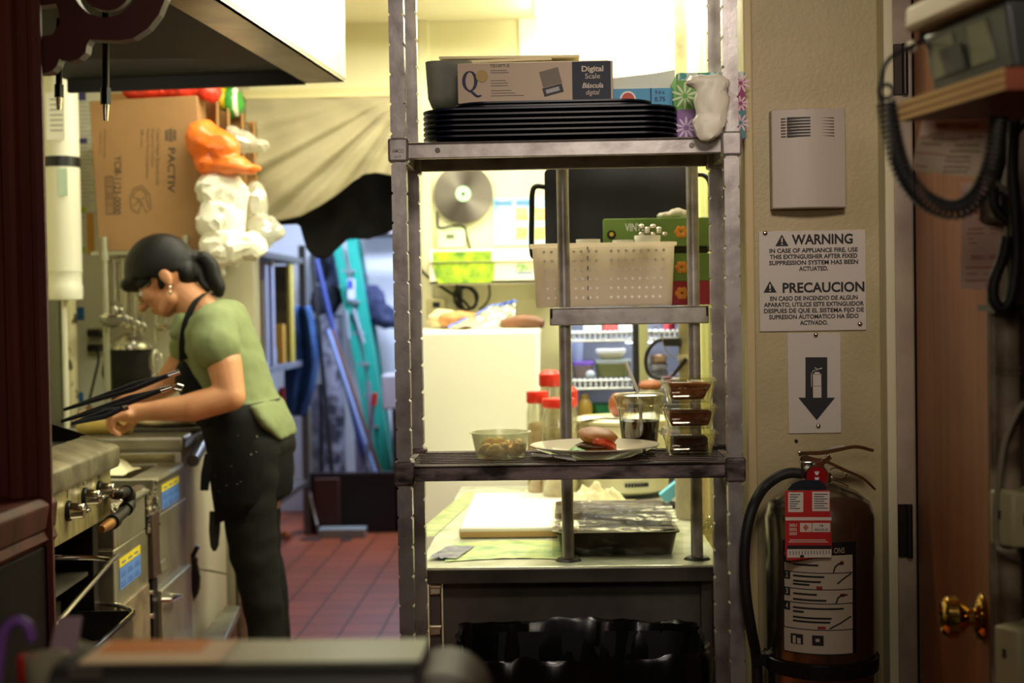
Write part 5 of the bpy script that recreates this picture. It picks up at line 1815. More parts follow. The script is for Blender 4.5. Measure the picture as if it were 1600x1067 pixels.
# black bucket with long tools hung at the cabinet front
pb_ = P(299, 905, 4.16)
BK = blob('black_bag', [('e', (pb_.x, 4.16, pb_.z + 0.055), (0.020, 0.028, 0.02)), ('e', (pb_.x + 0.002, 4.16, pb_.z), (0.024, 0.034, 0.06)), ('e', (pb_.x - 0.008, 4.16, pb_.z - 0.05), (0.016, 0.026, 0.04))], 0.004, BLACK_RUB, disp=crumple(30, 0.004))
tag(BK, 'black cloth bag hanging on the white cabinet beside the farther fryer', 'bag')
q = MB().tube([P(291, 892, 4.14), P(300, 872, 4.14), P(309, 853, 4.14)], [0.0035, 0.006, 0.0075], 10)
tag(q.build('knife_handle', BLACK), 'black knife handle sticking up from the black cloth bag', 'knife')
q = MB().tube([P(302, 888, 4.16), P(330, 892, 4.16), P(355, 897, 4.16)], [0.0016, 0.003, 0.0022], 8)
tag(q.build('steel_skewer', STEEL), 'thin steel skewer sticking sideways from the black cloth bag', 'skewer')

# rolling pin, board with dough
DOUGH = mat('pale_dough', (232, 204, 116), 0.6, var=(14, 0.35, 0.7), col2=(220, 186, 92))
yp_ = 4.11
p0, p1 = P(132, 664, yp_), P(206, 660, yp_)
tag(MB().tube([(p0.x - 0.02, yp_ + 0.012, PCT + 0.028), (p0.x, yp_ + 0.01, PCT + 0.028), (p1.x - 0.004, yp_, PCT + 0.028), (p1.x, yp_, PCT + 0.028)], [0.02, 0.027, 0.027, 0.022], 24).build('dough_roll', DOUGH), 'thick pale yellow dough roll on the prep counter in front of the hands', 'dough')
bd = thing('dough_board', 'pastry board with pale flattened dough on the prep counter behind the hands', 'board', (P(270, 660, 4.32).x, 4.35, PCT))
x0, x1 = P(212, 660, 4.3).x, P(330, 660, 4.3).x
MB().bx(x0, x1, 4.17, 4.37, PCT + 0.001, PCT + 0.012).build('board', DARK_STEEL, bd, bevel=0.002)
MB().sph(((x0 + x1) / 2, 4.27, PCT + 0.026), ((x1 - x0) * 0.49, 0.09, 0.020), 28, 10, None, wob(3, 0.1, 2)).build('flat_dough', mat('floury_dough', (232, 216, 166), 0.8, bump=(60, 0.2), var=(10, 0.4, 0.7)), bd)
jar = MB().lathe((P(140, 660, 4.22).x, 4.22, PCT + 0.001), [(0, 0), (0.014, 0), (0.015, 0.04), (0.010, 0.05), (0.010, 0.075), (0, 0.077)], 16)
tag(jar.build('spice_bottle', mat('amber_glass_bottle', (150, 104, 48), 0.2, trans=0.4)), 'small amber bottle at the left end of the prep counter', 'bottle')

# ------------------------------------------------------------------ tank, pipe and notices on the left
tk = thing('water_tank', 'tall white cylindrical tank with black strap on the left kitchen wall', 'tank', (P(100, 450, 4.35).x, 4.35, 0))
YT_ = 4.32
xk = P(98, 300, YT_).x
rk_ = 27 * px(YT_)
TANK = mat('white_tank', (232, 230, 206), 0.4)
MB().lathe((xk, YT_, 0), [(rk_, P(98, 425, YT_).z), (rk_, P(98, 262, YT_).z), (rk_, P(98, 120, YT_).z), (rk_ * 0.9, P(98, 110, YT_).z)], 32).build('tank_body', TANK, tk)
MB().lathe((xk, YT_, 0), [(0, P(98, 470, YT_).z), (rk_ * 0.98, P(98, 468, YT_).z), (rk_ * 1.02, P(98, 462, YT_).z), (rk_ * 1.02, P(98, 447, YT_).z), (rk_ * 0.97, P(98, 444, YT_).z), (rk_ * 0.97, P(98, 428, YT_).z), (rk_ * 1.03, P(98, 424, YT_).z)], 32).build('collar', TANK, tk)
MB().lathe((xk, YT_, 0), [(rk_ * 1.03, P(98, 262, YT_).z), (rk_ * 1.03, P(98, 246, YT_).z)], 32).build('strap', BLACK, tk)
MB().bx(xk - 0.026, xk + 0.03, YT_ - rk_ * 1.04, YT_ - rk_ * 0.98, P(98, 222, YT_).z, P(98, 148, YT_).z).build('label_sheet', mat('label_white', (244, 242, 226), 0.6), tk)
q = MB()
for k in range(7):
    z = P(98, 160 + k * 8, YT_).z
    q.bx(xk - 0.014, xk + 0.024, YT_ - rk_ * 1.05, YT_ - rk_ * 1.04, z, z + 0.003)
q.build('label_print', GREY_INK, tk)
MB().bx(xk + 0.006, xk + 0.034, YT_ - rk_ * 1.03, YT_ - rk_ * 0.95, P(98, 308, YT_).z, P(98, 266, YT_).z).build('small_label', mat('mint_label', (206, 228, 206), 0.6), tk)
MB().cyl((xk - 0.004, YT_, 0.87), (xk - 0.004, YT_, P(98, 468, YT_).z), 0.0085, n=14).build('drain_pipe', TANK, tk)
x_ = P(111, 560, 4.45).x
tag(MB().cyl((x_, 4.45, PCT + 0.001), (x_, 4.45, P(111, 440, 4.45).z), 0.021, n=20).build('standpipe', mat('peeling_cream_pipe', (214, 206, 160), 0.5, var=(26, 0.55, 0.62), col2=(84, 70, 44))), 'cream standpipe with peeling paint under the white tank', 'pipe')
a, b, c, d = rect(40, 470, 94, 700, 4.5)
tag(MB().bx(a, b, 4.50, 4.54, PCT + 0.001, d).build('steel_sheet', mat('dim_steel_sheet', (120, 122, 110), 0.3, 0.7)), 'dull steel sheet standing left of the white drain pipe', 'steel sheet')

NB = thing('notice_sheet', 'long printed white notice on the back wall left of the cardboard carton', 'notice', (P(134, 390, YB).x, YB - 0.005, P(134, 400, YB).z))
a, b, c, d = rect(119, 138, 165, 404, YB - 0.006)
MB().bx(a, b, YB - 0.006, YB - 0.001, c, d).build('sheet', mat('notice_white', (226, 226, 212), 0.7), NB)
q = MB()
random.seed(5)
for k in range(34):
    z = d - 0.05 - k * 0.014
    if z < c + 0.13:
        break
    q.bx(a + 0.006, a + 0.006 + random.uniform(0.03, 0.08), YB - 0.0066, YB - 0.006, z, z + 0.003)
q.build('printed_lines', mat('pale_print', (176, 178, 176), 0.8), NB)
e, f, g, h = rect(121, 144, 134, 157, YB - 0.007)
MB().bx(e, f, YB - 0.007, YB - 0.006, g, h).build('blue_logo', mat('notice_blue', (70, 70, 140), 0.6), NB)
e, f, g, h = rect(122, 216, 136, 224, YB - 0.007)
MB().bx(e, f, YB - 0.007, YB - 0.006, g, h).build('blue_mark', mat('notice_blue2', (60, 66, 130), 0.6), NB)
e, f, g, h = rect(136, 333, 147, 398, YB - 0.007)
MB().bx(e, f, YB - 0.007, YB - 0.006, g, h).build('orange_band', mat('notice_orange', (220, 160, 60), 0.6), NB)
for v0, v1 in ((323, 332), (386, 396)):
    e, f, g, h = rect(122, v0, 134, v1, YB - 0.007)
    MB().bx(e, f, YB - 0.007, YB - 0.006, g, h).build('green_patch', mat('notice_green', (190, 206, 70), 0.6), NB)
for lab, r_ in (('upper strip of blue tape on the white wall below the notice', (119, 480, 131, 500)), ('lower scrap of blue tape on the white wall above the tongs', (120, 613, 130, 630))):
    e, f, g, h = rect(*r_, YB - 0.003)
    tag(MB().bx(e, f, YB - 0.003, YB - 0.0005, g, h).build('blue_tape', mat('blue_tape', (40, 116, 190), 0.6)), lab, 'tape', 'blue tape on the wall')
a, b, c, d = rect(119, 404, 160, 700, YB - 0.02)
struct(MB().bx(a, b, YB - 0.0004, YB + 0.01, 0.0, d).build('trim_10', mat('white_column', (226, 226, 206), 0.5)))
ol = thing('wall_outlet', 'outlet with two black plugs on the wall behind the tongs', 'outlet', (P(140, 540, YB).x, YB - 0.01, P(140, 560, YB).z))
a, b, c, d = rect(136, 512, 160, 556, YB - 0.012)
MB().bx(a, b, YB - 0.012, YB, c, d).build('cover_plate', mat('grey_cover_plate', (170, 166, 136), 0.5), ol, bevel=0.003)
for v0 in (515, 538):
    e, f, g, h = rect(136, v0, 156, v0 + 11, YB - 0.05)
    MB().bx(e, f, YB - 0.055, YB - 0.012, g, h).build('plug', BLACK, ol, bevel=0.004)
for pts in ([(154, 521), (163, 530), (165, 552), (161, 580), (163, 592)], [(150, 545), (154, 560), (148, 590), (140, 625), (139, 648)]):
    MB().tube(smoothpath([P(u, v, YB - 0.06) for u, v in pts], 6), 0.0042, 8).build('cord', BLACK_RUB, ol)

# ------------------------------------------------------------------ utensil rack with cartons and bags on top
YR0, YR1 = 4.41, 4.78
zS = P(250, 391, YR0).z
ur = thing('utensil_rack', 'steel rack with round posts carrying cartons above hanging utensils', 'rack', (P(240, 640, 4.5).x, 4.5, 0))
RACKM = mat('rack_chrome', (176, 176, 150), 0.35, 0.6)
xa_, xb_ = P(165, 480, YR0).x, P(292, 480, YR0).x
for x in (xa_, xb_):
    for y in (YR0, YR1):
        q = MB().cyl((x, y, PCT + 0.001), (x, y, zS + 0.045), 0.0105, n=14)
        q.build('post', RACKM, ur)
        MB().cyl((x, y, zS - 0.03), (x, y, zS), 0.015, n=14).build('post_sleeve', RACKM, ur)
xe = P(330, 390, YR0).x
MB().bx(P(142, 390, YR0).x, xe, YR0 - 0.004, YR0 + 0.004, zS - 0.012, zS - 0.001).bx(P(142, 390, YR0).x, xe, YR1 - 0.004, YR1 + 0.004, zS - 0.012, zS - 0.001).build('edge_bar', RACKM, ur)
for k in range(14):
    x = P(146, 390, YR0).x + k * (xe - P(146, 390, YR0).x) / 13
    MB().cyl((x, YR0, zS - 0.004), (x, YR1, zS - 0.004), 0.0025, n=6).build('shelf_wire', RACKM, ur)
MB().cyl((xa_, YR0 + 0.03, zS - 0.03), (xb_, YR0 + 0.03, zS - 0.03), 0.004, n=8).build('hanging_rod', RACKM, ur)
LAD = mat('ladle_steel', (206, 202, 180), 0.22, 0.85)


def ladle(lab, u, v1, kind, wpx=18, cat='ladle', nm='ladle', dy=0.02):
    Y = YR0 + dy
    x = P(u, 460, Y).x
    zb = P(u, v1, Y).z
    t = thing(nm, lab, cat, (x, Y, zb), 'utensils hanging on the rack')
    zt_ = zS - 0.027
    MB().tube([(x, Y, zt_), (x, Y, zb + 0.02)], 0.0042, 8).bx(x - 0.0065, x + 0.0065, Y - 0.0012, Y + 0.0012, zb + 0.03, zt_).build('handle', LAD, t)
    MB().tube(smoothpath([(x, Y, zt_ - 0.004), (x, Y - 0.006, zt_ + 0.006), (x, Y + 0.008, zt_ + 0.008), (x, Y + 0.012, zt_)], 4), 0.0025, 6).build('hook', LAD, t)
    r_ = wpx * px(Y) / 2
    if kind == 'bowl':
        MB().lathe((x, Y - 0.01, zb + 0.012), [(0, -r_ * 0.62), (r_ * 0.6, -r_ * 0.5), (r_ * 0.9, -r_ * 0.2), (r_, r_ * 0.1), (r_ * 0.96, r_ * 0.1), (r_ * 0.85, -r_ * 0.18), (0, -r_ * 0.55)], 24).build('bowl', LAD, t)
    elif kind == 'flat':
        MB().sph((x, Y, zb), (r_, 0.004, r_ * 1.5), 18, 10).build('blade', LAD, t)
    elif kind == 'whisk':
        q = MB()
        for k in range(5):
            aa = PI * k / 5
            pts = []
            for j in range(17):
                th = 2 * PI * j / 16
                w_ = r_ * math.sin(th) * (1.0 if abs(math.cos(th)) < 2 else 1)
                pts.append((x + w_ * math.cos(aa), Y + w_ * math.sin(aa), zb - r_ * 1.5 + r_ * 1.7 * math.cos(th)))
            q.tube(pts, 0.0016, 6)
        q.build('wire_loops', LAD, t)
    return t


ladle('leftmost hanging spoon, its long handle just right of the rack post', 178, 486, 'flat', 12)
ladle('second hanging spoon from the rack post, with a long flat handle', 187, 488, 'flat', 12, dy=0.035)
ladle('third hanging utensil from the rack post, an open steel spoon', 195, 500, 'flat', 12, dy=0.02)
ladle('fourth hanging utensil from the rack post, close to the fringe', 203, 503, 'flat', 12, dy=0.04)
ladle('long flat handled utensil hanging under the fringe, above the pot lid', 212, 508, 'flat', 12, dy=0.03)
ladle('hanging ladle with a shiny round bowl under the face', 256, 515, 'bowl', 30, dy=0.0)
ladle('wire whisk hanging just left of the far upper arm', 243, 548, 'whisk', 24, 'whisk', 'whisk', dy=-0.02)
ladle('steel spoon hanging under the nose, between the pot lid and the ladle', 222, 512, 'flat', 12, dy=0.04)
sx_ = P(183, 500, YR0).x
t = thing('strainer', 'small round steel strainer hanging above the pot lid', 'strainer', (sx_, YR0 - 0.05, P(183, 512, YR0).z))
rs = 20 * px(YR0)
MB().lathe((sx_, YR0 - 0.055, P(183, 493, YR0).z), [(rs, 0), (rs * 0.98, -0.014), (rs * 0.6, -0.032), (0, -0.038)], 28).build('strainer_bowl', mat('mesh_steel', (150, 150, 132), 0.3, 0.7), t)
MB().lathe((sx_, YR0 - 0.055, P(183, 493, YR0).z), [(rs * 0.96, 0.003), (rs * 1.03, 0.002), (rs * 1.03, -0.004), (rs * 0.97, -0.004)], 28).build('rim', CHROME, t)
MB().tube([(sx_ - rs * 0.2, YR0 - 0.055 + rs, P(183, 493, YR0).z), (xa_, YR0 - 0.012, P(183, 490, YR0).z)], 0.003, 6).build('hook_wire', CHROME, t)
# stock pot with lid on the counter
YS3 = 4.52
xs = P(205, 570, YS3).x
rp_ = 32 * px(YS3)
zp = P(205, 546, YS3).z
t = thing('stock_pot', 'black stock pot standing on the prep counter below the utensils', 'pot', (xs, YS3, PCT))
MB().lathe((xs, YS3, PCT + 0.001), [(0, 0), (rp_ * 0.94, 0), (rp_, 0.01), (rp_, zp - PCT - 0.006), (rp_ * 1.03, zp - PCT - 0.004), (rp_ * 1.03, zp - PCT), (rp_ * 0.96, zp - PCT), (rp_ * 0.95, 0.02), (0, 0.018)], 36).build('pot_body', BLACK_IRON, t)
t = thing('pot_lid', 'domed steel lid lying on the black stock pot', 'lid', (xs, YS3, zp))
MB().lathe((xs, YS3, zp + 0.001), [(rp_ * 1.06, 0), (rp_ * 1.06, 0.006), (rp_ * 0.98, 0.02), (rp_ * 0.6, 0.042), (0.02, 0.052), (0, 0.052)], 36).build('dome', LAD, t)
MB().lathe((xs + 0.008, YS3, zp + 0.05), [(0.010, 0), (0.010, 0.012), (0.03, 0.018), (0.03, 0.026), (0, 0.028)], 24).build('knob', LAD, t)
# cartons
ct = thing('cardboard_carton', 'big brown carton printed with dark sideways lettering on the rack top', 'carton', (P(232, 389, 4.45).x, 4.48, zS))
YCB = YR0 + 0.025
a, b, c, d = rect(142, 153, 315, 388, YCB)
c = zS + 0.0005
sk = 0.02
q = MB().hexa([(a + sk, YCB, c), (b + 0.012, YCB, c), (b + 0.012, YCB + 0.11, c), (a + sk, YCB + 0.11, c)], [(a, YCB, d - 0.006), (b - 0.01, YCB, d + 0.004), (b - 0.01, YCB + 0.11, d + 0.004), (a, YCB + 0.11, d - 0.006)])
q.build('carton', CARD, ct, bevel=0.002)
CI = mat('carton_ink', (66, 58, 48), 0.8)
q = MB()
yi = YCB - 0.0006


def vtext(s, u, v0, v1, hpx, bold=0.0):
    pa, pb2 = P(u - hpx / 2, v0, YCB), P(u - hpx / 2, v1, YCB)
    vm = P(u - hpx / 2, (v0 + v1) / 2, YCB)
    q.text(s, TM(vm.x, yi, vm.z, R(-92)), h=hpx * px(YCB), w=(pa.z - pb2.z), bold=bold)


vtext('PACTIV', 268, 231, 301, 11, 0.015)
vtext('YCI8-1123-0000', 184, 243, 335, 11, 0.01)
q.build('lettering', CI, ct, smooth=False)
q = MB()
vtext('ClearView SmartLock', 247, 201, 290, 6.0)
vtext('Hinged Lid Container', 239, 201, 262, 4.5)
vtext('Medium Three Compartment', 231, 201, 280, 4.5)
vtext('200 count', 222, 202, 230, 4.5)
vtext('Made from recyclable', 164, 202, 248, 3.5)
vtext('material only', 157, 204, 240, 3.0)
pc = P(267, 211, YCB)
rl_ = 10.5 * px(YCB)
q.k = 0
for s in (-0.62, -0.02, 0.58):
    w_ = math.sqrt(max(0, 1 - (s + 0.02) ** 2)) * rl_
    q.bx(pc.x + s * rl_ - 0.22 * rl_, pc.x + s * rl_ + 0.22 * rl_, yi - 0.0004, yi + 0.0004, pc.z - w_, pc.z + w_)
# bar code
e, f, g, h = rect(165, 275, 178, 335, YCB)
for k in range(16):
    z = g + (h - g) * (k + 0.3) / 16
    q.bx(e + 0.004, f - 0.004, yi - 0.0002, yi + 0.0004, z, z + (h - g) * random.choice((0.2, 0.35, 0.5)) / 16)
q.bx(e, e + 0.0025, yi - 0.0002, yi + 0.0004, g, h).bx(f - 0.0025, f, yi - 0.0002, yi + 0.0004, g, h).bx(e, f, yi - 0.0002, yi + 0.0004, g, g + 0.0025).bx(e, f, yi - 0.0002, yi + 0.0004, h - 0.0025, h)
# line drawing of a hinged container
for pts in ([(203, 310), (209, 294), (222, 290), (234, 304), (236, 326), (229, 332), (221, 316), (216, 333), (206, 327), (203, 310)], [(207, 308), (213, 297), (222, 295), (230, 306), (220, 312), (207, 308)], [(209, 322), (216, 314), (222, 316)], [(229, 310), (232, 324)]):
    q.tube([Vector((P(u, v, YCB).x, yi, P(u, v, YCB).z)) for u, v in pts], 0.0011, 5)
q.build('small_print', mat('faint_carton_ink', (98, 82, 58), 0.8), ct, smooth=False)
# flattened cartons standing behind it
fl_ = [('flattened carton standing right behind the big printed one', 322, 345, 142, 4.565, 4.58), ('second flattened carton behind the big printed one, beyond the orange bag', 326, 362, 170, 4.62, 4.635), ('third flattened carton on the rack, its edge behind the clear bag', 326, 384, 178, 4.675, 4.69),
       ('farthest flattened carton standing on the rack near the tan drape', 326, 402, 190, 4.73, 4.745)]
for lab, u0, u1, v0, y0, y1 in fl_:
    b_ = P(u1, 300, y0).x
    z_ = P(u1, v0, y0).z
    q = MB().bx(P(170, 300, y0).x, b_, y0, y1, zS + 0.0005, z_)
    q.bx(b_ - 0.004, b_ + 0.0, y0 - 0.03, y1, z_ - 0.18, z_)
    tag(q.build('flattened_carton', CARD2, bevel=0.002), lab, 'carton', 'flattened cartons on the rack')

# bags
ORG = mat('orange_bag', (236, 112, 30), 0.35, bump=(30, 0.25), var=(10, 0.4, 0.8), col2=(244, 136, 58), sub=0.1)
yb_ = 4.36
ob = blob('orange_bag', [('e', P(318, 220, yb_ + 0.03), (0.055, 0.07, 0.066)), ('e', P(345, 228, yb_ + 0.03), (0.066, 0.06, 0.050), Matrix.Rotation(R(32), 3, 'Y')), ('e', P(324, 255, yb_ + 0.03), (0.042, 0.05, 0.036)), ('e', P(362, 258, yb_ + 0.01), (0.062, 0.04, 0.030)), ('e', P(388, 264, yb_), (0.042, 0.03, 0.016))], 0.006, ORG,
          smooth_it=14, disp=crumple(24, 0.012, 2), decimate=0.16, ang=32)
tag(ob, 'bright orange plastic bag bulging out beside the big carton', 'bag')
CLB = mat('milky_clear_bag', (240, 237, 216), 0.28, bump=(34, 0.9), spec=0.6)
wb2 = blob('plastic_bag', [('e', P(336, 298, yb_ + 0.04), (0.058, 0.06, 0.058)), ('e', P(362, 310, yb_ + 0.04), (0.050, 0.05, 0.075)), ('e', P(345, 345, yb_ + 0.03), (0.076, 0.07, 0.075)), ('e', P(352, 385, yb_ + 0.02), (0.082, 0.07, 0.058)), ('e', P(392, 385, yb_ + 0.03), (0.050, 0.05, 0.045)), ('e', P(334, 410, yb_ + 0.03), (0.036, 0.05, 0.045)), ('e', P(342, 424, yb_ + 0.04), (0.018, 0.03, 0.024)), ('e', P(368, 408, yb_ + 0.04), (0.020, 0.03, 0.022))], 0.006, CLB,
           smooth_it=16, disp=crumple(30, 0.020, 6), decimate=0.10, ang=24)
tag(wb2, 'large crumpled white plastic bag hanging beneath the orange bag', 'bag')
TCB = clear('thin_clear_bag', (236, 236, 220), 0.22, 0.2, milk=0.5)
wb3 = blob('plastic_bag', [('e', P(410, 362, yb_ + 0.14), (0.060, 0.05, 0.055)), ('e', P(400, 325, yb_ + 0.18), (0.040, 0.04, 0.085)), ('e', P(430, 362, yb_ + 0.14), (0.032, 0.04, 0.026))], 0.006, TCB, smooth_it=14, disp=crumple(30, 0.018, 9), decimate=0.10, ang=24)
tag(wb3, 'smaller clear plastic bag right of the large white one, under the drape', 'bag')
wb4 = blob('plastic_bag', [('e', P(376, 222, yb_ + 0.20), (0.055, 0.05, 0.036)), ('e', P(404, 228, yb_ + 0.20), (0.036, 0.04, 0.022)), ('e', P(362, 208, yb_ + 0.18), (0.026, 0.04, 0.026))], 0.006, TCB, smooth_it=14, disp=crumple(30, 0.014, 12), decimate=0.10, ang=24)
tag(wb4, 'thin clear bag lying over the edges of the flattened cartons', 'bag')
zt_ = d + 0.005
REDB = mat('red_bag', (214, 52, 28), 0.4, bump=(24, 0.3))
rb = blob('red_bag', [('e', (P(230, 150, 4.48).x, 4.49, zt_ + 0.024), (0.085, 0.04, 0.03)), ('e', (P(290, 150, 4.48).x, 4.49, zt_ + 0.026), (0.08, 0.04, 0.032)), ('e', (P(328, 150, 4.48).x, 4.48, zt_ + 0.014), (0.036, 0.04, 0.03))], 0.005, REDB, disp=crumple(20, 0.012, 3))
tag(rb, 'flat red plastic bag lying on top of the big printed carton', 'bag')
YG = 4.65
GRN = mat('green_packet', (60, 148, 52), 0.4)
YEL = mat('yellow_packet', (232, 200, 40), 0.4)
WHT = mat('white_packet', (236, 234, 214), 0.4)
xg0, xg1 = P(345, 160, YG).x, P(356, 160, YG).x
xg2, xg3 = P(368, 160, YG).x, P(374, 160, YG).x
gb_ = blob('food_packet', [('e', P(343, 156, YG), (0.036, 0.05, 0.04), Matrix.Rotation(R(20), 3, 'Y')), ('e', P(362, 160, YG), (0.042, 0.05, 0.052))], 0.005, [GRN, YEL, WHT], disp=crumple(20, 0.006, 3), mfn=lambda c: 1 if c.x < xg1 and c.z > P(350, 172, YG).z else (2 if xg2 < c.x < xg3 else 0))
tag(gb_, 'green packet with yellow end and white stripe on top of the flattened cartons', 'packet')
# ================================================================== tan drape, black cloth, back room
YD = YB - 0.06
hemL = [(383, 300), (400, 334), (420, 345), (445, 345), (476, 338), (505, 322), (530, 305), (553, 285), (572, 272), (590, 270), (612, 274)]


def hem(u):
    for (a, b), (c, d) in zip(hemL, hemL[1:]):
        if a <= u <= c:
            return b + (d - b) * (u - a) / (c - a)
    return hemL[-1][1]


def drape(s, t):
    u = 383 + (641 - 383) * s
    vt = 151
    vh = hem(min(u, 612))
    v = vt + (vh - vt) * t
    phi = math.atan2(v - 130, 650 - u)
    fx = (0.014 * math.sin(phi * 30) + 0.008 * math.sin(phi * 53 + 1.0)) * min(1.0, t * 2.0) * (0.5 + 0.5 * (1 - s)) + 0.012 * noise.noise(Vector((s * 5, t * 4, 2.0)))
    return P(u - 10 * t * (1 - s), v, YD - 0.035 * math.sin(PI * min(1, t)) * (1 - s) - fx - 0.02)


dp = thing('cloth_drape', 'tan cloth drape hanging unevenly from the doorway header', 'drape', (P(500, 300, YD).x, YD, P(500, 340, YD).z))
MB().grid(drape, 70, 50).build('cloth', mat('tan_cloth', (158, 150, 120), 0.9, bump=(300, 0.15), var=(6, 0.35, 0.8), col2=(142, 134, 104)), dp, solid=0.002)
MB().cyl((P(384, 150, YD - 0.015).x, YD - 0.02, P(500, 152, YD).z), (xd1, YD - 0.02, P(500, 152, YD).z), 0.006, n=10).build('rod', mat('cream_rod', (210, 200, 150), 0.5), dp)
YK = YB + 0.25
blk = [(430, 352), (468, 350), (480, 392), (495, 404), (512, 404), (528, 388), (545, 372), (575, 374), (600, 366), (625, 356)]


def bhem(u):
    for (a, b), (c, d) in zip(blk, blk[1:]):
        if a <= u <= c:
            return b + (d - b) * (u - a) / (c - a)
    return blk[-1][1]


def blackc(s, t):
    u = 430 + 195 * s
    v = 250 + (bhem(u) - 250) * t
    return P(u, v, YK + 0.05 * noise.noise(Vector((s * 5, t * 3, 4))))


bc_ = thing('black_cloth', 'black cloth hanging behind the tan drape in the doorway', 'cloth', (P(540, 330, YK).x, YK, P(540, 390, YK).z))
MB().grid(blackc, 40, 24).build('cloth', mat('black_cloth', (12, 12, 14), 0.9), bc_, solid=0.003)
MB().cyl((P(425, 250, YK).x, YK, P(500, 250, YK).z), (xd1 + 0.02, YK, P(500, 250, YK).z), 0.008, n=10).build('rod', BLACK, bc_)

# ------------------------------------------------------------------ steel shelf in the back room
XS = -1.375
BSM = mat('back_shelf_steel', (110, 106, 102), 0.45, 0.6)
Yn, Yf = XS * F / (391 - 870.0), 7.7
bs_ = thing('storage_shelf', 'grey steel storage shelf along the left of the back room', 'shelf', (XS - 0.2, 7.0, 0))
zt_ = P(470, 398, Yf).z
for y in (Yn, Yf):
    for x in (XS, XS - 0.42):
        MB().bx(x - 0.018, x + 0.018, y - 0.018, y + 0.018, 0, zt_ + (0.05 if y == Yf else 0)).build('post', BSM, bs_)
zl = P(478, 562, Yf).z
for z in (0.3, zl, zt_ - 0.02):
    MB().bx(XS - 0.43, XS + 0.01, Yn, Yf, z - 0.03, z).build('shelf_board', mat('blue_grey_board', (150, 152, 168), 0.4, 0.4, var=(14, 0.4, 0.7)) if z == zl else BSM, bs_, bevel=0.002)


def stand(name, lab, cat, u0, u1, v0, Y, m, base, depth=0.05, round_=False, group=None):
    a, b, _, d = rect(u0, v0, u1, v0 + 20, Y)
    d = P((u0 + u1) / 2, v0, Y).z
    q = MB()
    if round_:
        q.lathe(((a + b) / 2, Y + depth / 2, base), [(0, 0.0005), ((b - a) / 2, 0.0005), ((b - a) / 2, d - base), (0, d - base)], 20)
    else:
        q.bx(a, b, Y, Y + depth, base + 0.0005, d)
    return tag(q.build(name, m, bevel=0.0 if round_ else 0.003), lab, cat, group)


zb = zl
stand('film_roll', 'cream roll with dark foot standing on the storage shelf behind the shoulder', 'roll', 399, 410, 437, 6.68, mat('cream_roll', (206, 190, 136), 0.6), zb, 0.05, True)
t = thing('squeegee', 'tall thin pole with red top standing on the storage shelf', 'pole', (P(399, 500, 6.75).x, 6.75, zb))
p = P(400, 410, 6.75)
MB().cyl((p.x, 6.75, zb), (p.x, 6.75, P(400, 428, 6.75).z), 0.009, n=10).build('shaft', mat('grey_shaft', (150, 146, 140), 0.5), t)
MB().cyl((p.x, 6.75, P(400, 428, 6.75).z), (p.x, 6.75, p.z), 0.014, n=12).build('red_top', mat('red_plastic', (214, 40, 30), 0.4), t)
stand('film_box', 'pale blue white upright box on the storage shelf, left of a twin', 'carton', 407, 415, 414, 6.8, mat('bluish_white_box', (206, 212, 236), 0.5), zb, 0.05, group='upright boxes on the storage shelf')
stand('film_box', 'pale blue white upright box on the storage shelf, right of a twin', 'carton', 416, 425, 416, 6.95, MATS['bluish_white_box'], zb, 0.05, group='upright boxes on the storage shelf')
stand('film_box', 'taller pale cardboard box behind the two blue white upright boxes', 'carton', 404, 425, 408, 7.05, mat('pale_card', (190, 172, 130), 0.7), zb, 0.05)
stand('yellow_box', 'yellow box on the storage shelf board', 'box', 428, 442, 507, 7.2, mat('yellow_box', (212, 158, 30), 0.5), zb, 0.07)
stand('brown_bin', 'brown bin with dim openings behind the yellow box', 'bin', 428, 452, 415, 7.4, mat('brown_bin', (120, 104, 70), 0.7, var=(12, 0.4, 0.6), col2=(80, 70, 50)), zb, 0.1)
stand('yellow_file', 'thin yellow file standing right of the brown bin', 'file', 447, 453, 412, 7.36, mat('yellow_file', (196, 176, 60), 0.6), zb, 0.1)
stand('glass_bottle', 'clear bottle in front of the upright boxes on the storage shelf', 'bottle', 421, 431, 543, 7.0, clear('pale_bottle', (220, 226, 240), 0.2, milk=0.4), zb, 0.05, True)
z3 = 0.3
for k, (u0, u1, v0, m, lab) in enumerate(((424, 434, 612, mat('orange_bottle', (196, 80, 30), 0.5), 'orange bottle on the lowest board of the storage shelf'), (434, 443, 606, mat('dark_red_bottle', (150, 44, 24), 0.5), 'dark red bottle on the lowest board of the storage shelf'),
                                          (410, 423, 640, mat('brown_crate', (100, 76, 50), 0.6), 'brown crate on the lowest board of the storage shelf'))):
    stand('storage_bottle' if k < 2 else 'brown_crate', lab, 'bottle' if k < 2 else 'crate', u0, u1, v0, 7.2 - 0.1 * (k == 2), m, z3, 0.07, k < 2)
# blue apron hung at the far post
BLU = mat('blue_apron', (44, 86, 140), 0.8, var=(9, 0.4, 0.7), col2=(26, 54, 96))


def bap(s, t):
    u = 444 + 54 * s * (0.55 + 0.45 * math.sin(PI * (0.15 + 0.8 * t)))
    v = 478 + 172 * t
    return P(u, v, 7.60 + 0.04 * noise.noise(Vector((s * 4, t * 3, 8))) + 0.02 * math.sin(s * 14))


tag(MB().grid(bap, 20, 26).build('blue_apron', BLU, solid=0.004), 'blue apron hanging from the far post of the storage shelf', 'apron')

# ------------------------------------------------------------------ ladder
TEAL = mat('teal_fibreglass', (34, 158, 138), 0.45)
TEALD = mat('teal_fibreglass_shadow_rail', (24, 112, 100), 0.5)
ALU = mat('aluminium', (190, 196, 206), 0.35, 0.7)
ld = thing('step_ladder', 'teal fibreglass step ladder leaning folded in the back room', 'ladder', (P(570, 740, 8.0).x, 8.0, 0))


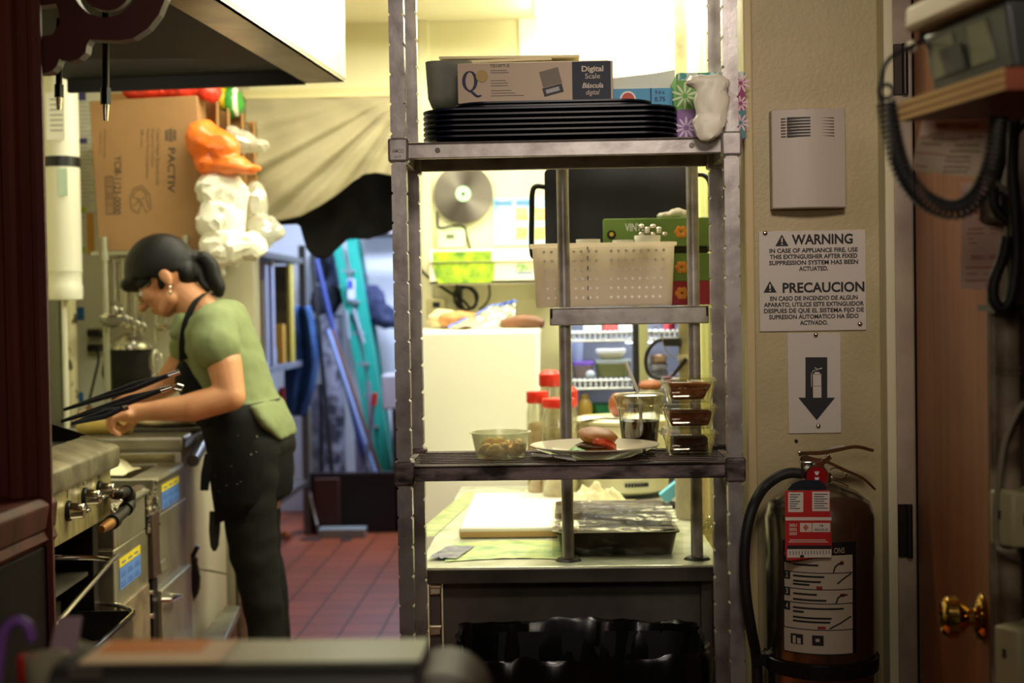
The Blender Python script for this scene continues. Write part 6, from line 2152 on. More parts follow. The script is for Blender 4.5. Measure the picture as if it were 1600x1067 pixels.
def rail(pts, Y0, Y1, w, m, nm):
    p = [P(u, v, Y0 + (Y1 - Y0) * k / (len(pts) - 1)) for k, (u, v) in enumerate(pts)]
    e = p[-1] + (p[-1] - p[-2]).normalized() * 2
    k = (p[-1].z - 0.0) / (p[-1].z - e.z)
    p.append(p[-1] + (e - p[-1]) * k)
    q = MB()
    for a, b in zip(p, p[1:]):
        q.hexa([(a.x - w, a.y - 0.03, a.z), (a.x + w, a.y - 0.03, a.z), (a.x + w, a.y + 0.03, a.z), (a.x - w, a.y + 0.03, a.z)], [(b.x - w, b.y - 0.03, b.z), (b.x + w, b.y - 0.03, b.z), (b.x + w, b.y + 0.03, b.z), (b.x - w, b.y + 0.03, b.z)])
    q.build(nm, m, ld)
    return p


r1_ = rail([(526, 376), (560, 560), (592, 740)], 8.3, 8.14, 0.024, TEAL, 'front_rail')
r2_ = rail([(549, 372), (576, 540), (604, 720)], 8.33, 8.18, 0.030, TEAL, 'front_rail')
r3_ = rail([(557, 374), (583, 520), (608, 700)], 8.42, 8.5, 0.022, TEALD, 'rear_rail')
p = P(543, 367, 8.35)
MB().bx(p.x - 0.055, p.x + 0.055, 8.28, 8.44, p.z - 0.02, p.z + 0.02).build('top_cap', ALU, ld, bevel=0.005)
for k in range(1, 7):
    f = k / 7.5
    a, b = r1_[0].lerp(r1_[2], f), r2_[0].lerp(r2_[2], f)
    MB().bx(a.x, b.x, a.y - 0.03, a.y + 0.03, a.z - 0.008, a.z + 0.008).build('step', ALU, ld)
for u0, v0, u1, v1 in ((541, 485, 545, 530), (552, 483, 568, 536)):
    MB().tube([P(u0, v0, 8.2), P(u1, v1, 8.2)], 0.012, 8).build('spreader_bar', ALU, ld)
a, b, c, d = rect(543, 436, 555, 468, 8.2)
MB().bx(a, b, 8.195, 8.205, c, d).build('label', mat('ladder_label', (210, 214, 232), 0.5), ld)
a, b, c, d = rect(544, 438, 551, 450, 8.19)
MB().bx(a, b, 8.19, 8.196, c, d).build('label_blue', mat('label_blue', (60, 80, 190), 0.5), ld)


# ------------------------------------------------------------------ poles, wrapped rolls, jacket
def pole(nm, lab, p0, p1, Y0, Y1, r_, m, cat='pole', tip=None):
    a, b = P(*p0, Y0), P(*p1, Y1)
    d_ = (b - a)
    k = (a.z - 0.001) / (a.z - b.z)
    b = a + d_ * k
    t = thing(nm, lab, cat, (b.x, b.y, 0), 'broom and mop poles in the back room')
    if tip:
        c = a.lerp(b, tip[0])
        MB().tube([c, b], r_, 10).build('shaft', m, t)
        MB().tube([a, c], r_ * 1.5, 10).build('grip', tip[1], t)
    else:
        MB().tube([a, b], r_, 10).build('shaft', m, t)
    return t


pole('broom', 'black broom pole standing next to the storage shelf', (487, 398), (519, 742), 8.1, 7.9, 0.013, BLACK, 'broom')
pole('mop', 'pale blue mop pole leaning before the silver wrapped roll', (512, 515), (586, 738), 7.99, 7.9, 0.013, mat('pale_blue_pole', (150, 172, 220), 0.4), 'mop')
pole('mop', 'brown wooden mop pole beside the pale blue one', (518, 515), (594, 740), 8.03, 7.94, 0.014, mat('brown_pole', (110, 74, 50), 0.6), 'mop')
pole('broom', 'grey pole with a red grip leaning the other way across the ladder', (586, 614), (570, 740), 7.86, 7.86, 0.011, mat('grey_pole', (120, 122, 130), 0.4), 'broom', (0.09, mat('red_grip', (226, 40, 34), 0.4)))
pole('mop', 'steel pole with a knob end in front of the ladder feet', (575, 596), (582, 742), 8.0, 7.99, 0.013, ALU, 'mop')
pole('mop', 'dark blue pole slanting at the upper left of the wrapped roll', (494, 405), (512, 480), 8.15, 8.1, 0.016, mat('dark_blue_pole', (40, 60, 130), 0.5), 'mop')
SIL = mat('silver_wrap', (176, 176, 190), 0.3, 0.3, var=(10, 0.42, 0.56), col2=(70, 70, 84), bump=(20, 0.6))
z0 = P(520, 490, 8.2).z


def roll(nm, lab, u0, u1, v0, Y, m, r_=None, dsp=0.02):
    a, b = P(u0, 600, Y).x, P(u1, 600, Y).x
    z = P((u0 + u1) / 2, v0, Y).z
    q = MB()
    rings = []
    for i in range(30):
        zz = 0.001 + (z - 0.001) * i / 29
        rings.append([])
        for k in range(24):
            th = 2 * PI * k / 24
            rr = (b - a) / 2 * (1 + dsp * 6 * noise.noise(Vector((math.cos(th) * 1.5, math.sin(th) * 1.5, zz * 7))))
            rings[-1].append(((a + b) / 2 + rr * math.cos(th), Y + rr * math.sin(th), zz))
    q.loft(rings)
    return tag(q.build(nm, m), lab, 'roll', 'rolls leaning in the back room')


roll('wrapped_roll', 'tall silver patterned wrapped roll behind the mop poles', 502, 537, 492, 8.3, SIL)
roll('wrapped_roll', 'narrower grey wrapped roll left of the black broom pole', 483, 503, 600, 8.32, mat('grey_wrap', (140, 140, 152), 0.4, 0.2, var=(9, 0.4, 0.6), col2=(84, 84, 98)))
roll('paper_roll', 'yellowish board roll beside the storage shelf foot', 476, 484, 640, 8.2, mat('yellow_board', (170, 156, 96), 0.6), dsp=0.0)
roll('foam_sheet', 'violet white plain roll between the silver roll and the brown pole', 553, 573, 660, 8.35, mat('violet_white', (196, 196, 226), 0.5), dsp=0.0)
jk = blob('garment', [('e', P(578, 470, 8.4), (0.09, 0.06, 0.10)), ('e', P(595, 493, 8.4), (0.09, 0.06, 0.07)), ('e', P(568, 440, 8.42), (0.03, 0.05, 0.05)), ('e', P(605, 503, 8.4), (0.06, 0.05, 0.05))], 0.012, mat('navy_jacket', (38, 46, 76), 0.8, var=(12, 0.45, 0.6), col2=(64, 70, 104)), disp=crumple(10, 0.03, 5))
tag(jk, 'dark navy jacket bundled on the far wall right of the ladder', 'jacket')
gk = blob('garment', [('e', P(524, 465, 8.35), (0.05, 0.05, 0.07)), ('e', P(516, 480, 8.35), (0.04, 0.05, 0.06)), ('e', P(498, 470, 8.35), (0.05, 0.06, 0.09)), ('e', P(494, 530, 8.35), (0.045, 0.06, 0.13)), ('e', P(500, 420, 8.4), (0.05, 0.05, 0.09))], 0.012, mat('black_garment', (24, 26, 36), 0.9), disp=crumple(10, 0.02, 2))
tag(gk, 'black garments hanging on the far wall between the shelf and the ladder', 'garment')
cl_ = blob('garment', [('e', P(512, 395, 8.42), (0.06, 0.04, 0.1)), ('e', P(516, 440, 8.44), (0.05, 0.04, 0.12))], 0.012, mat('pale_blue_garment', (150, 160, 196), 0.8, var=(12, 0.4, 0.6), col2=(84, 94, 140)), disp=crumple(12, 0.03, 8))
tag(cl_, 'pale blue cloth hanging under the black cloth, left of the ladder top', 'cloth')
# white box on a brown box at the right of the back room
a, b, c, d = rect(597, 585, 650, 640, 7.9)
zb = P(615, 640, 7.9).z
tag(MB().bx(P(613, 700, 7.88).x, xd1 + 0.0, 7.88, 8.08, 0.001, zb).build('brown_box', mat('dark_brown_box', (58, 42, 34), 0.7)), 'dark brown box at the right edge of the back room', 'box')
tag(MB().bx(a, xd1 + 0.0, 7.89, 8.07, zb + 0.001, d).build('white_box', mat('white_bin', (206, 200, 206), 0.5), bevel=0.01), 'white box standing on the dark brown box', 'box')
tag(MB().bx(P(575, 365, 8.3).x, xd1 + 0.01, 8.25, 8.3, P(600, 371, 8.3).z, P(600, 365, 8.3).z).build('black_rail', BLACK), 'black rail on the far wall above the jacket', 'rail')
tag(MB().bx(P(570, 365, 8.4).x, xd1 + 0.01, 8.4, 8.59, P(600, 364, 8.4).z, P(600, 345, 8.4).z).build('wall_board', mat('pinkish_board', (220, 206, 206), 0.5)), 'pale board just above the black rail on the far wall', 'board')
# low black crate with a rust brown box in it, pale slab on the floor
cr_ = thing('storage_crate', 'low black crate on the floor before the leaning poles', 'crate', (P(548, 800, 7.75).x, 7.75, 0))
a, b, c, d = rect(479, 741, 622, 800, 7.72)
MB().bx(a, b, 7.72, 7.735, 0.001, d).bx(a, a + 0.015, 7.72, 7.83, 0.001, d).bx(b - 0.015, b, 7.72, 7.83, 0.001, d).build('crate_wall', mat('black_crate', (18, 16, 15), 0.6), cr_)
MB().bx(a, b, 7.71, 7.74, d, d + 0.012).build('crate_rim', mat('crate_rim', (70, 66, 72), 0.4), cr_)
a, b, c, d = rect(488, 750, 527, 790, 7.6)
tag(MB().bx(a, b, 7.66, 7.705, 0.001, d).build('rust_box', mat('rust_box', (72, 34, 26), 0.7), bevel=0.004), 'dark rust brown box on the floor against the black crate', 'box')
p0, p1 = PZ(490, 806, 0.05), PZ(566, 806, 0.05)
yy = PZ(520, 808, 0.0).y - 0.3
a, b = P(490, 800, 7.42).x, P(564, 800, 7.42).x
tag(MB().bx(a, b, 7.54, 7.645, 0.001, 0.05).build('floor_slab', mat('pale_slab', (150, 156, 150), 0.6), bevel=0.004), 'pale flat block lying on the tiles before the rust brown box', 'block')
tag(MB().tube([P(484, 770, 7.69), (P(495, 793, 7.65).x, 7.65, 0.055)], 0.006, 8).build('stick', WHITE), 'short white stick leaning at the left of the rust brown box', 'stick')
for u, v, lab in ((486, 842, 'larger dry leaf on the floor tiles'), (541, 843, 'smaller dry leaf on the floor tiles')):
    p = PZ(u, v, 0.002)
    w_ = 0.055 if u < 500 else 0.03
    q = MB().grid(lambda s, t: (p.x - w_ + 2 * w_ * s, p.y - 0.05 + 0.1 * t, 0.002 + 0.012 * math.sin(PI * s) * math.sin(PI * t)), 8, 8)
    tag(q.build('dry_leaf', mat('dry_leaf', (60, 40, 30), 0.9)), lab, 'leaf', 'dry leaves on the tiles')
p = PZ(447, 842, 0.0)
tag(MB().sph((p.x, p.y, 0.022), (0.03, 0.03, 0.022), 14, 8, None, wob(2, 0.3, 2)).build('orange_peel', mat('orange_scrap', (190, 104, 40), 0.7)), 'orange scrap on the floor behind the person', 'scrap')
# ================================================================== the person at the counter
YW = 4.08


def W(u, v, dy=0.0):
    """body landmarks are read on the plane of the body, then moved across it by dy"""
    p = P(u, v, YW)
    return Vector((p.x, YW + dy, p.z))


S = px(YW)
SKIN = mat('skin', (206, 146, 104), 0.5, sub=0.08, var=(20, 0.4, 0.8), col2=(192, 128, 88))
HAIR = mat('black_hair', (10, 8, 8), 0.45, spec=0.25, bump=(160, 0.35), stretch=(1, 1, 5))
SHIRT = mat('sage_green_shirt', (124, 136, 92), 0.85, bump=(26, 0.25), var=(5, 0.4, 0.8), col2=(113, 124, 82))
APRON = mat('black_apron', (13, 14, 13), 0.85, bump=(30, 0.2), var=(9, 0.4, 0.8), col2=(20, 21, 19), spec=0.2)
PANTS = mat('charcoal_trousers', (24, 25, 22), 0.85, bump=(24, 0.35), var=(7, 0.4, 0.8), col2=(32, 33, 29), spec=0.2)

pe = thing('person', 'person in sage green shirt, black apron and ponytail bending over the prep counter', 'person', (W(440, 1100).x, YW, 0.0))
tl = Matrix(((0.95, 0, 0.32), (0, 1, 0), (0.32, 0, -0.95))).transposed()   # columns: across the trunk, sideways, along the trunk (downwards)
TR = Matrix(((0.95, 0, 0.32), (0, 1, 0), (-0.32, 0, 0.95)))
fz = Vector((-0.83, 0, -0.55))
uz = Vector((-0.55, 0, 0.83))
HR = Matrix((fz, Vector((0, 1, 0)), uz)).transposed()     # local x = where the face looks, z = crown
hc = W(258, 427)


def H(f, s, u):
    return hc + HR @ Vector((f, s, u))


prims = [
    # head
    ('e', H(0.0, 0, 0.012), (0.094, 0.073, 0.088), HR),
    ('e', H(0.040, 0, -0.040), (0.050, 0.056, 0.070), HR),
    ('e', H(0.052, 0, -0.088), (0.030, 0.036, 0.024), HR),
    ('c', H(0.086, 0, -0.012), H(0.112, 0, -0.046), 0.008, 0.0125),
    ('e', H(0.098, -0.011, -0.046), (0.010, 0.008, 0.008), HR), ('e', H(0.098, 0.011, -0.046), (0.010, 0.008, 0.008), HR),
    ('e', H(0.086, 0, -0.070), (0.012, 0.022, 0.007), HR), ('e', H(0.082, 0, -0.080), (0.012, 0.020, 0.007), HR),
    ('e', H(0.060, -0.035, -0.032), (0.028, 0.022, 0.024), HR), ('e', H(0.060, 0.035, -0.032), (0.028, 0.022, 0.024), HR),
    ('c', H(0.02, -0.045, -0.075), H(0.05, -0.03, -0.088), 0.022, 0.02), ('c', H(0.02, 0.045, -0.075), H(0.05, 0.03, -0.088), 0.022, 0.02),
    # ears
    ('e', H(-0.012, -0.074, -0.018), (0.017, 0.009, 0.030), HR), ('e', H(-0.012, 0.074, -0.018), (0.017, 0.009, 0.030), HR),
    ('e', H(-0.010, -0.074, -0.040), (0.010, 0.008, 0.012), HR),
    # neck
    ('c', W(279, 452), W(326, 496), 0.050, 0.056),
    # trunk
    ('e', W(345, 545), (0.085, 0.130, 0.120), TR), ('e', W(368, 605), (0.070, 0.105, 0.11), TR), ('e', W(388, 668), (0.072, 0.115, 0.09), TR),
    ('c', W(342, 512, -0.10), W(342, 512, 0.12), 0.06, 0.06),
    # near arm
    ('c', W(352, 512, -0.135), W(374, 566, -0.185), 0.052, 0.049), ('c', W(374, 566, -0.185), W(386, 612, -0.205), 0.049, 0.040), ('c', W(386, 612, -0.205), W(330, 628, -0.225), 0.041, 0.040),
    ('c', W(330, 628, -0.225), W(262, 634, -0.235), 0.039, 0.025),
    # near hand
    ('c', W(262, 634, -0.235), W(243, 636, -0.235), 0.025, 0.026),
    ('e', W(238, 637, -0.232), (0.040, 0.040, 0.024)), ('e', W(226, 636, -0.225), (0.022, 0.040, 0.022)),
    # far arm
    ('c', W(304, 514, 0.13), W(266, 562, 0.17), 0.052, 0.046), ('c', W(266, 562, 0.17), W(236, 604, 0.18), 0.045, 0.038), ('c', W(236, 604, 0.18), W(196, 628, 0.15), 0.037, 0.034),
    ('c', W(196, 628, 0.15), W(150, 648, 0.11), 0.034, 0.024), ('e', W(136, 652, 0.09), (0.036, 0.038, 0.020)),
    # legs
    ('c', W(398, 690, -0.08), W(402, 860, -0.09), 0.075, 0.052), ('c', W(404, 860, -0.09), W(424, 960, -0.09), 0.048, 0.042), ('c', W(424, 960, -0.09), W(433, 1100, -0.09), 0.042, 0.036),
    ('c', W(398, 690, 0.09), W(392, 860, 0.10), 0.075, 0.052), ('c', W(392, 860, 0.10), W(412, 960, 0.10), 0.048, 0.042), ('c', W(412, 960, 0.10), W(421, 1100, 0.10), 0.042, 0.036),
    ('c', W(432, 1120, -0.09), W(385, 1132, -0.10), 0.035, 0.028), ('c', W(420, 1120, 0.10), W(375, 1132, 0.11), 0.035, 0.028),
]
# fingers of the near hand, curled down over the dough
for i, (dy, ku, kv, r_) in enumerate(((-0.268, 229, 641, 0.0085), (-0.245, 220, 635, 0.0095), (-0.222, 216, 631, 0.0098), (-0.199, 218, 629, 0.0095))):
    k0 = W(ku + 14, kv - 4, dy)
    k1 = W(ku - 6, kv + 3, dy)
    k2 = W(ku - 9, kv + 19, dy + 0.002)
    k3 = W(ku + 1, kv + 27 - 2 * (i == 0), dy + 0.002)
    prims += [('c', k0, k1, r_ * 1.15, r_ * 1.05), ('c', k1, k2, r_ * 1.03, r_ * 0.95), ('c', k2, k3, r_ * 0.95, r_ * 0.8)]
prims += [('c', W(244, 646, -0.195), W(230, 658, -0.185), 0.0125, 0.0105), ('c', W(230, 658, -0.185), W(220, 667, -0.19), 0.0105, 0.009)]
# fingers of the far hand, resting on the dough roll
for i, (dy, du, r_) in enumerate(((0.058, 0, 0.0085), (0.080, -3, 0.0092), (0.102, -3, 0.0092), (0.124, 0, 0.0085))):
    k0, k1, k2 = W(132 + du, 648, dy), W(116 + du, 650, dy - 0.004), W(110 + du, 660, dy - 0.006)
    prims += [('c', k0, k1, r_ * 1.1, r_), ('c', k1, k2, r_, r_ * 0.85)]
prims += [('c', W(142, 656, 0.06), W(126, 664, 0.045), 0.011, 0.009)]
# eye sockets are left as soft hollows; the sneakers are grown with the feet
body = blob('body', prims, 0.0042, SKIN, pe, smooth_it=3)

# eyes, glasses, earring
for s in (-1, 1):
    MB().sph(H(0.080, s * 0.031, -0.016), 0.0125, 14, 10).build('eye', mat('eye_white', (226, 218, 206), 0.2), pe)
    MB().sph(H(0.0905, s * 0.032, -0.0175), (0.0045, 0.0055, 0.0055), 12, 8, HR).build('iris', mat('iris', (30, 20, 14), 0.2), pe)
    MB().tube([H(0.094, s * 0.018, 0.000), H(0.091, s * 0.034, 0.004), H(0.082, s * 0.047, 0.001)], 0.0035, 8).build('eyebrow', HAIR, pe)
gl = MB()
for s in (-1, 1):
    pts = []
    for k in range(24):
        th = 2 * PI * k / 24
        pts.append(H(0.104 - 0.010 * abs(math.cos(th)) * (1 if math.cos(th) > 0 else 0), s * (0.034 + 0.025 * math.cos(th)), -0.022 + 0.019 * math.sin(th)))
    gl.tube(pts, 0.0015, 6, closed=True)
    gl.tube([H(0.096, s * 0.058, -0.014), H(0.05, s * 0.074, -0.012), H(-0.012, s * 0.076, -0.004)], 0.0013, 6)
gl.tube([H(0.106, -0.010, -0.018), H(0.110, 0, -0.015), H(0.106, 0.010, -0.018)], 0.0014, 6)
gl.build('glasses', mat('thin_metal_frame', (196, 184, 150), 0.2, 0.9), pe)
e = H(-0.006, -0.082, -0.055)
MB().sph(e, 0.005, 10, 8).sph(e - Vector((0, 0, 0.014)), (0.0038, 0.0038, 0.007), 10, 8).tube([e + Vector((0, 0.004, 0.008)), e - Vector((0, 0, 0.008))], 0.0012, 6).build('earring', mat('earring_silver', (220, 216, 200), 0.2, 0.9), pe)

# hair: cap, fringe, bun and ponytail
def hcap(d):
    w = HR @ Vector((d.x * 0.112, d.y * 0.086, d.z * 0.100))
    lo = -0.030 if d.x > -0.1 else (-0.012 if d.x > -0.5 else -0.052)
    return 1.0 if w.z > lo else 0.80


hb = MB().sph(H(0.004, 0, 0.020), (0.106, 0.085, 0.100), 40, 28, HR, hcap)
rings = []
me_pr = [('l', [[Vector(p) for p in hb.v[i * 40:(i + 1) * 40]] for i in range(29)]),
         ('e', W(222, 435, 0.0), (0.058, 0.064, 0.034), Matrix.Rotation(R(-28), 3, 'Y')), ('e', W(207, 443, 0.0), (0.034, 0.056, 0.025), Matrix.Rotation(R(-20), 3, 'Y')), ('e', W(238, 441, -0.04), (0.04, 0.03, 0.018), Matrix.Rotation(R(-10), 3, 'Y')), ('e', W(232, 420, 0.0), (0.066, 0.068, 0.046), Matrix.Rotation(R(-38), 3, 'Y')),
         ('e', W(262, 441, -0.066), (0.012, 0.012, 0.024)),
         ('e', W(292, 425, 0), (0.036, 0.058, 0.045)),
         ('e', W(301, 403, 0.0), (0.024, 0.026, 0.022))]
tail = smoothpath([W(304, 404), W(318, 404), W(329, 416), (W(333, 432)), W(341, 448), W(342, 457)], 5)
rr_ = [0.014 + 0.011 * math.sin(PI * min(1, (i + 2) / (len(tail) + 3))) for i in range(len(tail))]
me_pr.append(('t', tail, rr_))
tail2 = smoothpath([W(303, 410, -0.01), W(312, 424, -0.015), W(316, 440, -0.016), W(326, 452, -0.01)], 5)
me_pr.append(('t', tail2, [0.009] * len(tail2)))
blob('hair', me_pr, 0.004, HAIR, pe, smooth_it=4)

def ap_ring(u0, u1, v0, v1, w, n=36, k=0.0):
    a, b = W(u0, v0), W(u1, v1)
    c = (a + b) / 2
    h = (b - a) / 2
    out = []
    for i in range(n):
        th = 2 * PI * i / n
        r_ = 1 + k * 0.05 * math.sin(7 * th + v0 * 0.03)
        out.append(c + h * (math.cos(th) * r_) + Vector((0, math.sin(th) * w * r_, 0)))
    return out


# shirt: trunk, sleeves, collar and the tail that hangs below the apron string
sh = [('l', [ap_ring(306, 352, 488, 466, 0.075), ap_ring(292, 372, 502, 472, 0.130), ap_ring(284, 388, 522, 494, 0.160), ap_ring(284, 402, 552, 530, 0.160), ap_ring(294, 416, 588, 572, 0.148), ap_ring(308, 428, 622, 608, 0.144),
             ap_ring(322, 440, 648, 636, 0.150), ap_ring(332, 446, 668, 660, 0.150)]),
      ('l', [ap_ring(384, 436, 632, 622, 0.150), ap_ring(402, 446, 650, 642, 0.158), ap_ring(420, 454, 668, 660, 0.150), ap_ring(440, 460, 686, 680, 0.11)]),
      ('c', W(349, 508, -0.09), W(353, 512, -0.137), 0.068, 0.067), ('c', W(353, 512, -0.137), W(362, 540, -0.180), 0.066, 0.067), ('c', W(306, 510, 0.12), W(272, 545, 0.17), 0.062, 0.062), ('c', W(292, 500, -0.05), W(284, 520, -0.06), 0.022, 0.022), ('c', W(288, 500, 0.05), W(280, 520, 0.06), 0.022, 0.022), ('c', W(362, 492, 0), W(338, 492, 0), 0.045, 0.045)]
cutp = W(352, 552, -0.19)


def wrinkle(co, n):
    return 0.004 * noise.noise(Vector((co.x * 11, co.y * 7, co.z * 16))) + 0.002 * noise.noise(co * 34)


blob('shirt', sh, 0.006, SHIRT, pe, smooth_it=9, disp=wrinkle)
# apron: bib on the chest, skirt wrapped round the hips, neck strap, hanging string
MB().loft([ap_ring(308, 436, 640, 622, 0.166), ap_ring(318, 444, 664, 648, 0.172), ap_ring(326, 450, 690, 678, 0.176, k=0.3), ap_ring(332, 457, 716, 706, 0.178, k=0.6), ap_ring(334, 457, 746, 738, 0.176, k=0.8), ap_ring(337, 453, 775, 768, 0.174, k=1), ap_ring(340, 446, 812, 776, 0.172, k=1)], False).build(
    'apron_skirt', APRON, pe, solid=0.003, ang=80)
blob('apron_bib', [('l', [ap_ring(290, 322, 552, 548, 0.080), ap_ring(279, 336, 574, 564, 0.112), ap_ring(277, 348, 596, 584, 0.126), ap_ring(290, 372, 624, 612, 0.142), ap_ring(306, 420, 650, 634, 0.163), ap_ring(312, 436, 664, 650, 0.166)])], 0.006, APRON, pe, smooth_it=3)
strap = smoothpath([W(326, 458, -0.035), W(318, 470, -0.085), W(309, 495, -0.112), W(304, 525, -0.122), W(303, 560, -0.118)], 6)
q = MB()
rings = [[p + Vector((-0.012, 0, -0.003)), p + Vector((0.012, -0.002, 0.003)), p + Vector((0.012, 0.004, 0.004)), p + Vector((-0.012, 0.006, -0.002))] for p in strap]
q.loft(rings).build('neck_strap', APRON, pe)
strap = smoothpath([W(326, 458, 0.035), W(314, 470, 0.085), W(303, 495, 0.112), W(298, 525, 0.122), W(298, 560, 0.118)], 6)
MB().loft([[p + Vector((-0.012, 0, -0.003)), p + Vector((0.012, -0.002, 0.003)), p + Vector((0.012, 0.004, 0.004)), p + Vector((-0.012, 0.006, -0.002))] for p in strap]).build('neck_strap', APRON, pe)
q = MB()
q.loft([[W(u - w, v, dy), W(u + w, v, dy), W(u + w, v, dy + 0.006), W(u - w, v, dy + 0.006)] for u, v, w, dy in ((347, 700, 6, -0.16), (343, 730, 7, -0.165), (341, 755, 6, -0.165))])
q.build('apron_string', APRON, pe)
q = MB().loft([[W(u - w, v, dy), W(u + w, v, dy), W(u + w, v, dy + 0.01), W(u - w, v, dy + 0.01)] for u, v, w, dy in ((351, 790, 8, -0.12), (350, 820, 8, -0.12), (350, 842, 6, -0.12), (350, 850, 2, -0.12))])
q.build('apron_corner', mat('apron_corner_cloth', (28, 29, 26), 0.85), pe)
# flour specks
random.seed(21)
q = MB()
for k in range(16):
    u, v = random.uniform(350, 440), random.uniform(650, 765)
    ob_ = W(u, v, -0.18)
    c_ = W(394, v)
    hw = 0.115
    dx = (ob_.x - c_.x) / hw
    if abs(dx) < 0.9:
        q.sph((ob_.x, YW - 0.179 * math.sqrt(1 - dx * dx) - 0.0005, ob_.z), random.choice((0.0008, 0.0011, 0.0016)), 6, 4)
o = q.build('flour_specks', mat('flour', (226, 220, 200), 0.9), pe)
o['kind'] = 'stuff'
# trousers and shoes
pt = [('e', W(404, 690), (0.105, 0.160, 0.10), TR),
      ('c', W(402, 700, -0.082), W(400, 790, -0.09), 0.088, 0.078), ('c', W(400, 790, -0.09), W(408, 862, -0.09), 0.076, 0.068), ('c', W(408, 862, -0.09), W(424, 960, -0.09), 0.066, 0.056), ('c', W(424, 960, -0.09), W(434, 1105, -0.09), 0.055, 0.05),
      ('c', W(396, 700, 0.09), W(386, 790, 0.10), 0.088, 0.076), ('c', W(386, 790, 0.10), W(394, 862, 0.10), 0.074, 0.066), ('c', W(394, 862, 0.10), W(412, 960, 0.10), 0.064, 0.055), ('c', W(412, 960, 0.10), W(422, 1105, 0.10), 0.054, 0.05)]


def pwr(co, n):
    return 0.006 * noise.noise(Vector((co.x * 5, co.y * 6, co.z * 17))) + 0.003 * noise.noise(co * 24)


blob('trousers', pt, 0.007, PANTS, pe, smooth_it=3, disp=pwr)
for s, u in ((-0.09, 428), (0.10, 416)):
    a, b = W(u, 1130, s), W(u - 62, 1134, s)
    q = [('c', (a.x, a.y, 0.045), (b.x, b.y, 0.034), 0.043, 0.033)]
    blob('shoe', q, 0.006, BLACK_RUB, pe)
# ================================================================== signs and extinguisher on the partition
YP = 2.55
SIGN = mat('sign_plastic', (200, 192, 178), 0.35)
sg = thing('warning_sign', 'white bilingual WARNING and PRECAUCION sign on the tan partition', 'sign', (P(1269, 440, YP).x, YP, P(1269, 516, YP).z))
a, b, c, d = rect(1186, 360, 1353, 517, YP - 0.003)
MB().bx(a, b, YP - 0.004, YP, c, d).build('sign_plate', SIGN, sg, bevel=0.001)
yi = YP - 0.0046
q = MB()


def tri(q, u, v, s):
    p = P(u, v, YP)
    w = s * px(YP)
    q.prism_y([(p.x - w * 0.56, p.z - w * 0.5), (p.x + w * 0.56, p.z - w * 0.5), (p.x, p.z + w * 0.5)], yi - 0.0003, yi + 0.0004)
    return p, w


def line(q, s, u, v, h, wpx, bold=0.02):
    p = P(u, v, YP)
    q.text(s, TM(p.x, yi, p.z), h=h * px(YP), w=wpx * px(YP), bold=bold)


tp = [tri(q, 1221, 375.5, 18), tri(q, 1202.5, 448, 18)]
line(q, 'WARNING', 1284, 381, 14.5, 94, 0.03)
for k, (s, w) in enumerate((('IN CASE OF APPLIANCE FIRE, USE', 136), ('THIS EXTINGUISHER AFTER FIXED', 135), ('SUPPRESSION SYSTEM HAS BEEN', 137), ('ACTUATED.', 45))):
    line(q, s, 1270.5, 394.2 + 9.5 * k, 6.4, w, 0.03)
line(q, 'PRECAUCION', 1286, 456, 14.5, 126, 0.03)
for k, (s, w) in enumerate((('EN CASO DE INCENDIO DE ALGUN', 135), ('APARATO, UTILICE ESTE EXTINGUIDOR', 154), ('DESPUES DE QUE EL SISTEMA FIJO DE', 154), ('SUPRESION AUTOMATICO HA SIDO', 138), ('ACTIVADO.', 43))):
    line(q, s, 1271, 468.8 + 9.6 * k, 6.4, w, 0.03)
q.build('lettering', INK, sg, smooth=False)
q = MB()
for p, w in tp:
    q.bx(p.x - w * 0.06, p.x + w * 0.06, yi - 0.001, yi - 0.0003, p.z - w * 0.18, p.z + w * 0.2).bx(p.x - w * 0.06, p.x + w * 0.06, yi - 0.001, yi - 0.0003, p.z - w * 0.40, p.z - w * 0.28)
q.build('exclamation_marks', SIGN, sg, smooth=False)
for u, v in ((1195, 364.5), (1343, 506)):
    p = P(u, v, YP)
    MB().sph((p.x, YP - 0.005, p.z), (0.0045, 0.0025, 0.0045), 14, 8).build('screw', CHROME, sg)
ag = thing('arrow_sign', 'white sign with a black arrow pointing down to the extinguisher', 'sign', (P(1272, 600, YP).x, YP, P(1272, 678, YP).z))
a, b, c, d = rect(1231, 520, 1314, 677, YP - 0.003)
MB().bx(a, b, YP - 0.003, YP, c, d).build('sign_plate', SIGN, ag, bevel=0.001)
pp_ = [(1258, 558), (1292, 558), (1292, 621), (1304, 621), (1275.5, 656), (1247, 621), (1258, 621)]
MB().prism_y([(P(u, v, YP).x, P(u, v, YP).z) for u, v in pp_], yi + 0.0006, yi + 0.0016).build('arrow', INK, ag, smooth=False)
q = MB()
e, f, g, h = rect(1269.5, 581, 1282.5, 621, YP)
q.bx(e, f, yi - 0.0002, yi + 0.0006, g, h - 0.003).bx(e + 0.003, f - 0.003, yi - 0.0002, yi + 0.0006, h - 0.003, h)
q.tube([Vector((P(u, v, YP).x, yi, P(u, v, YP).z)) for u, v in ((1276, 578), (1270, 579), (1267, 584), (1267, 604))], 0.0007, 5).tube([Vector((P(u, v, YP).x, yi, P(u, v, YP).z)) for u, v in ((1272, 574), (1277, 577), (1284, 575))], 0.001, 5)
q.build('extinguisher_symbol', SIGN, ag, smooth=False)
q = MB()
e, f, g, h = rect(1270.5, 585, 1281.5, 603, YP)
q.bx(e, f, yi - 0.0006, yi - 0.0002, g, g + 0.0006).bx(e, f, yi - 0.0006, yi - 0.0002, h, h + 0.0006)
q.build('symbol_lines', INK, ag, smooth=False)
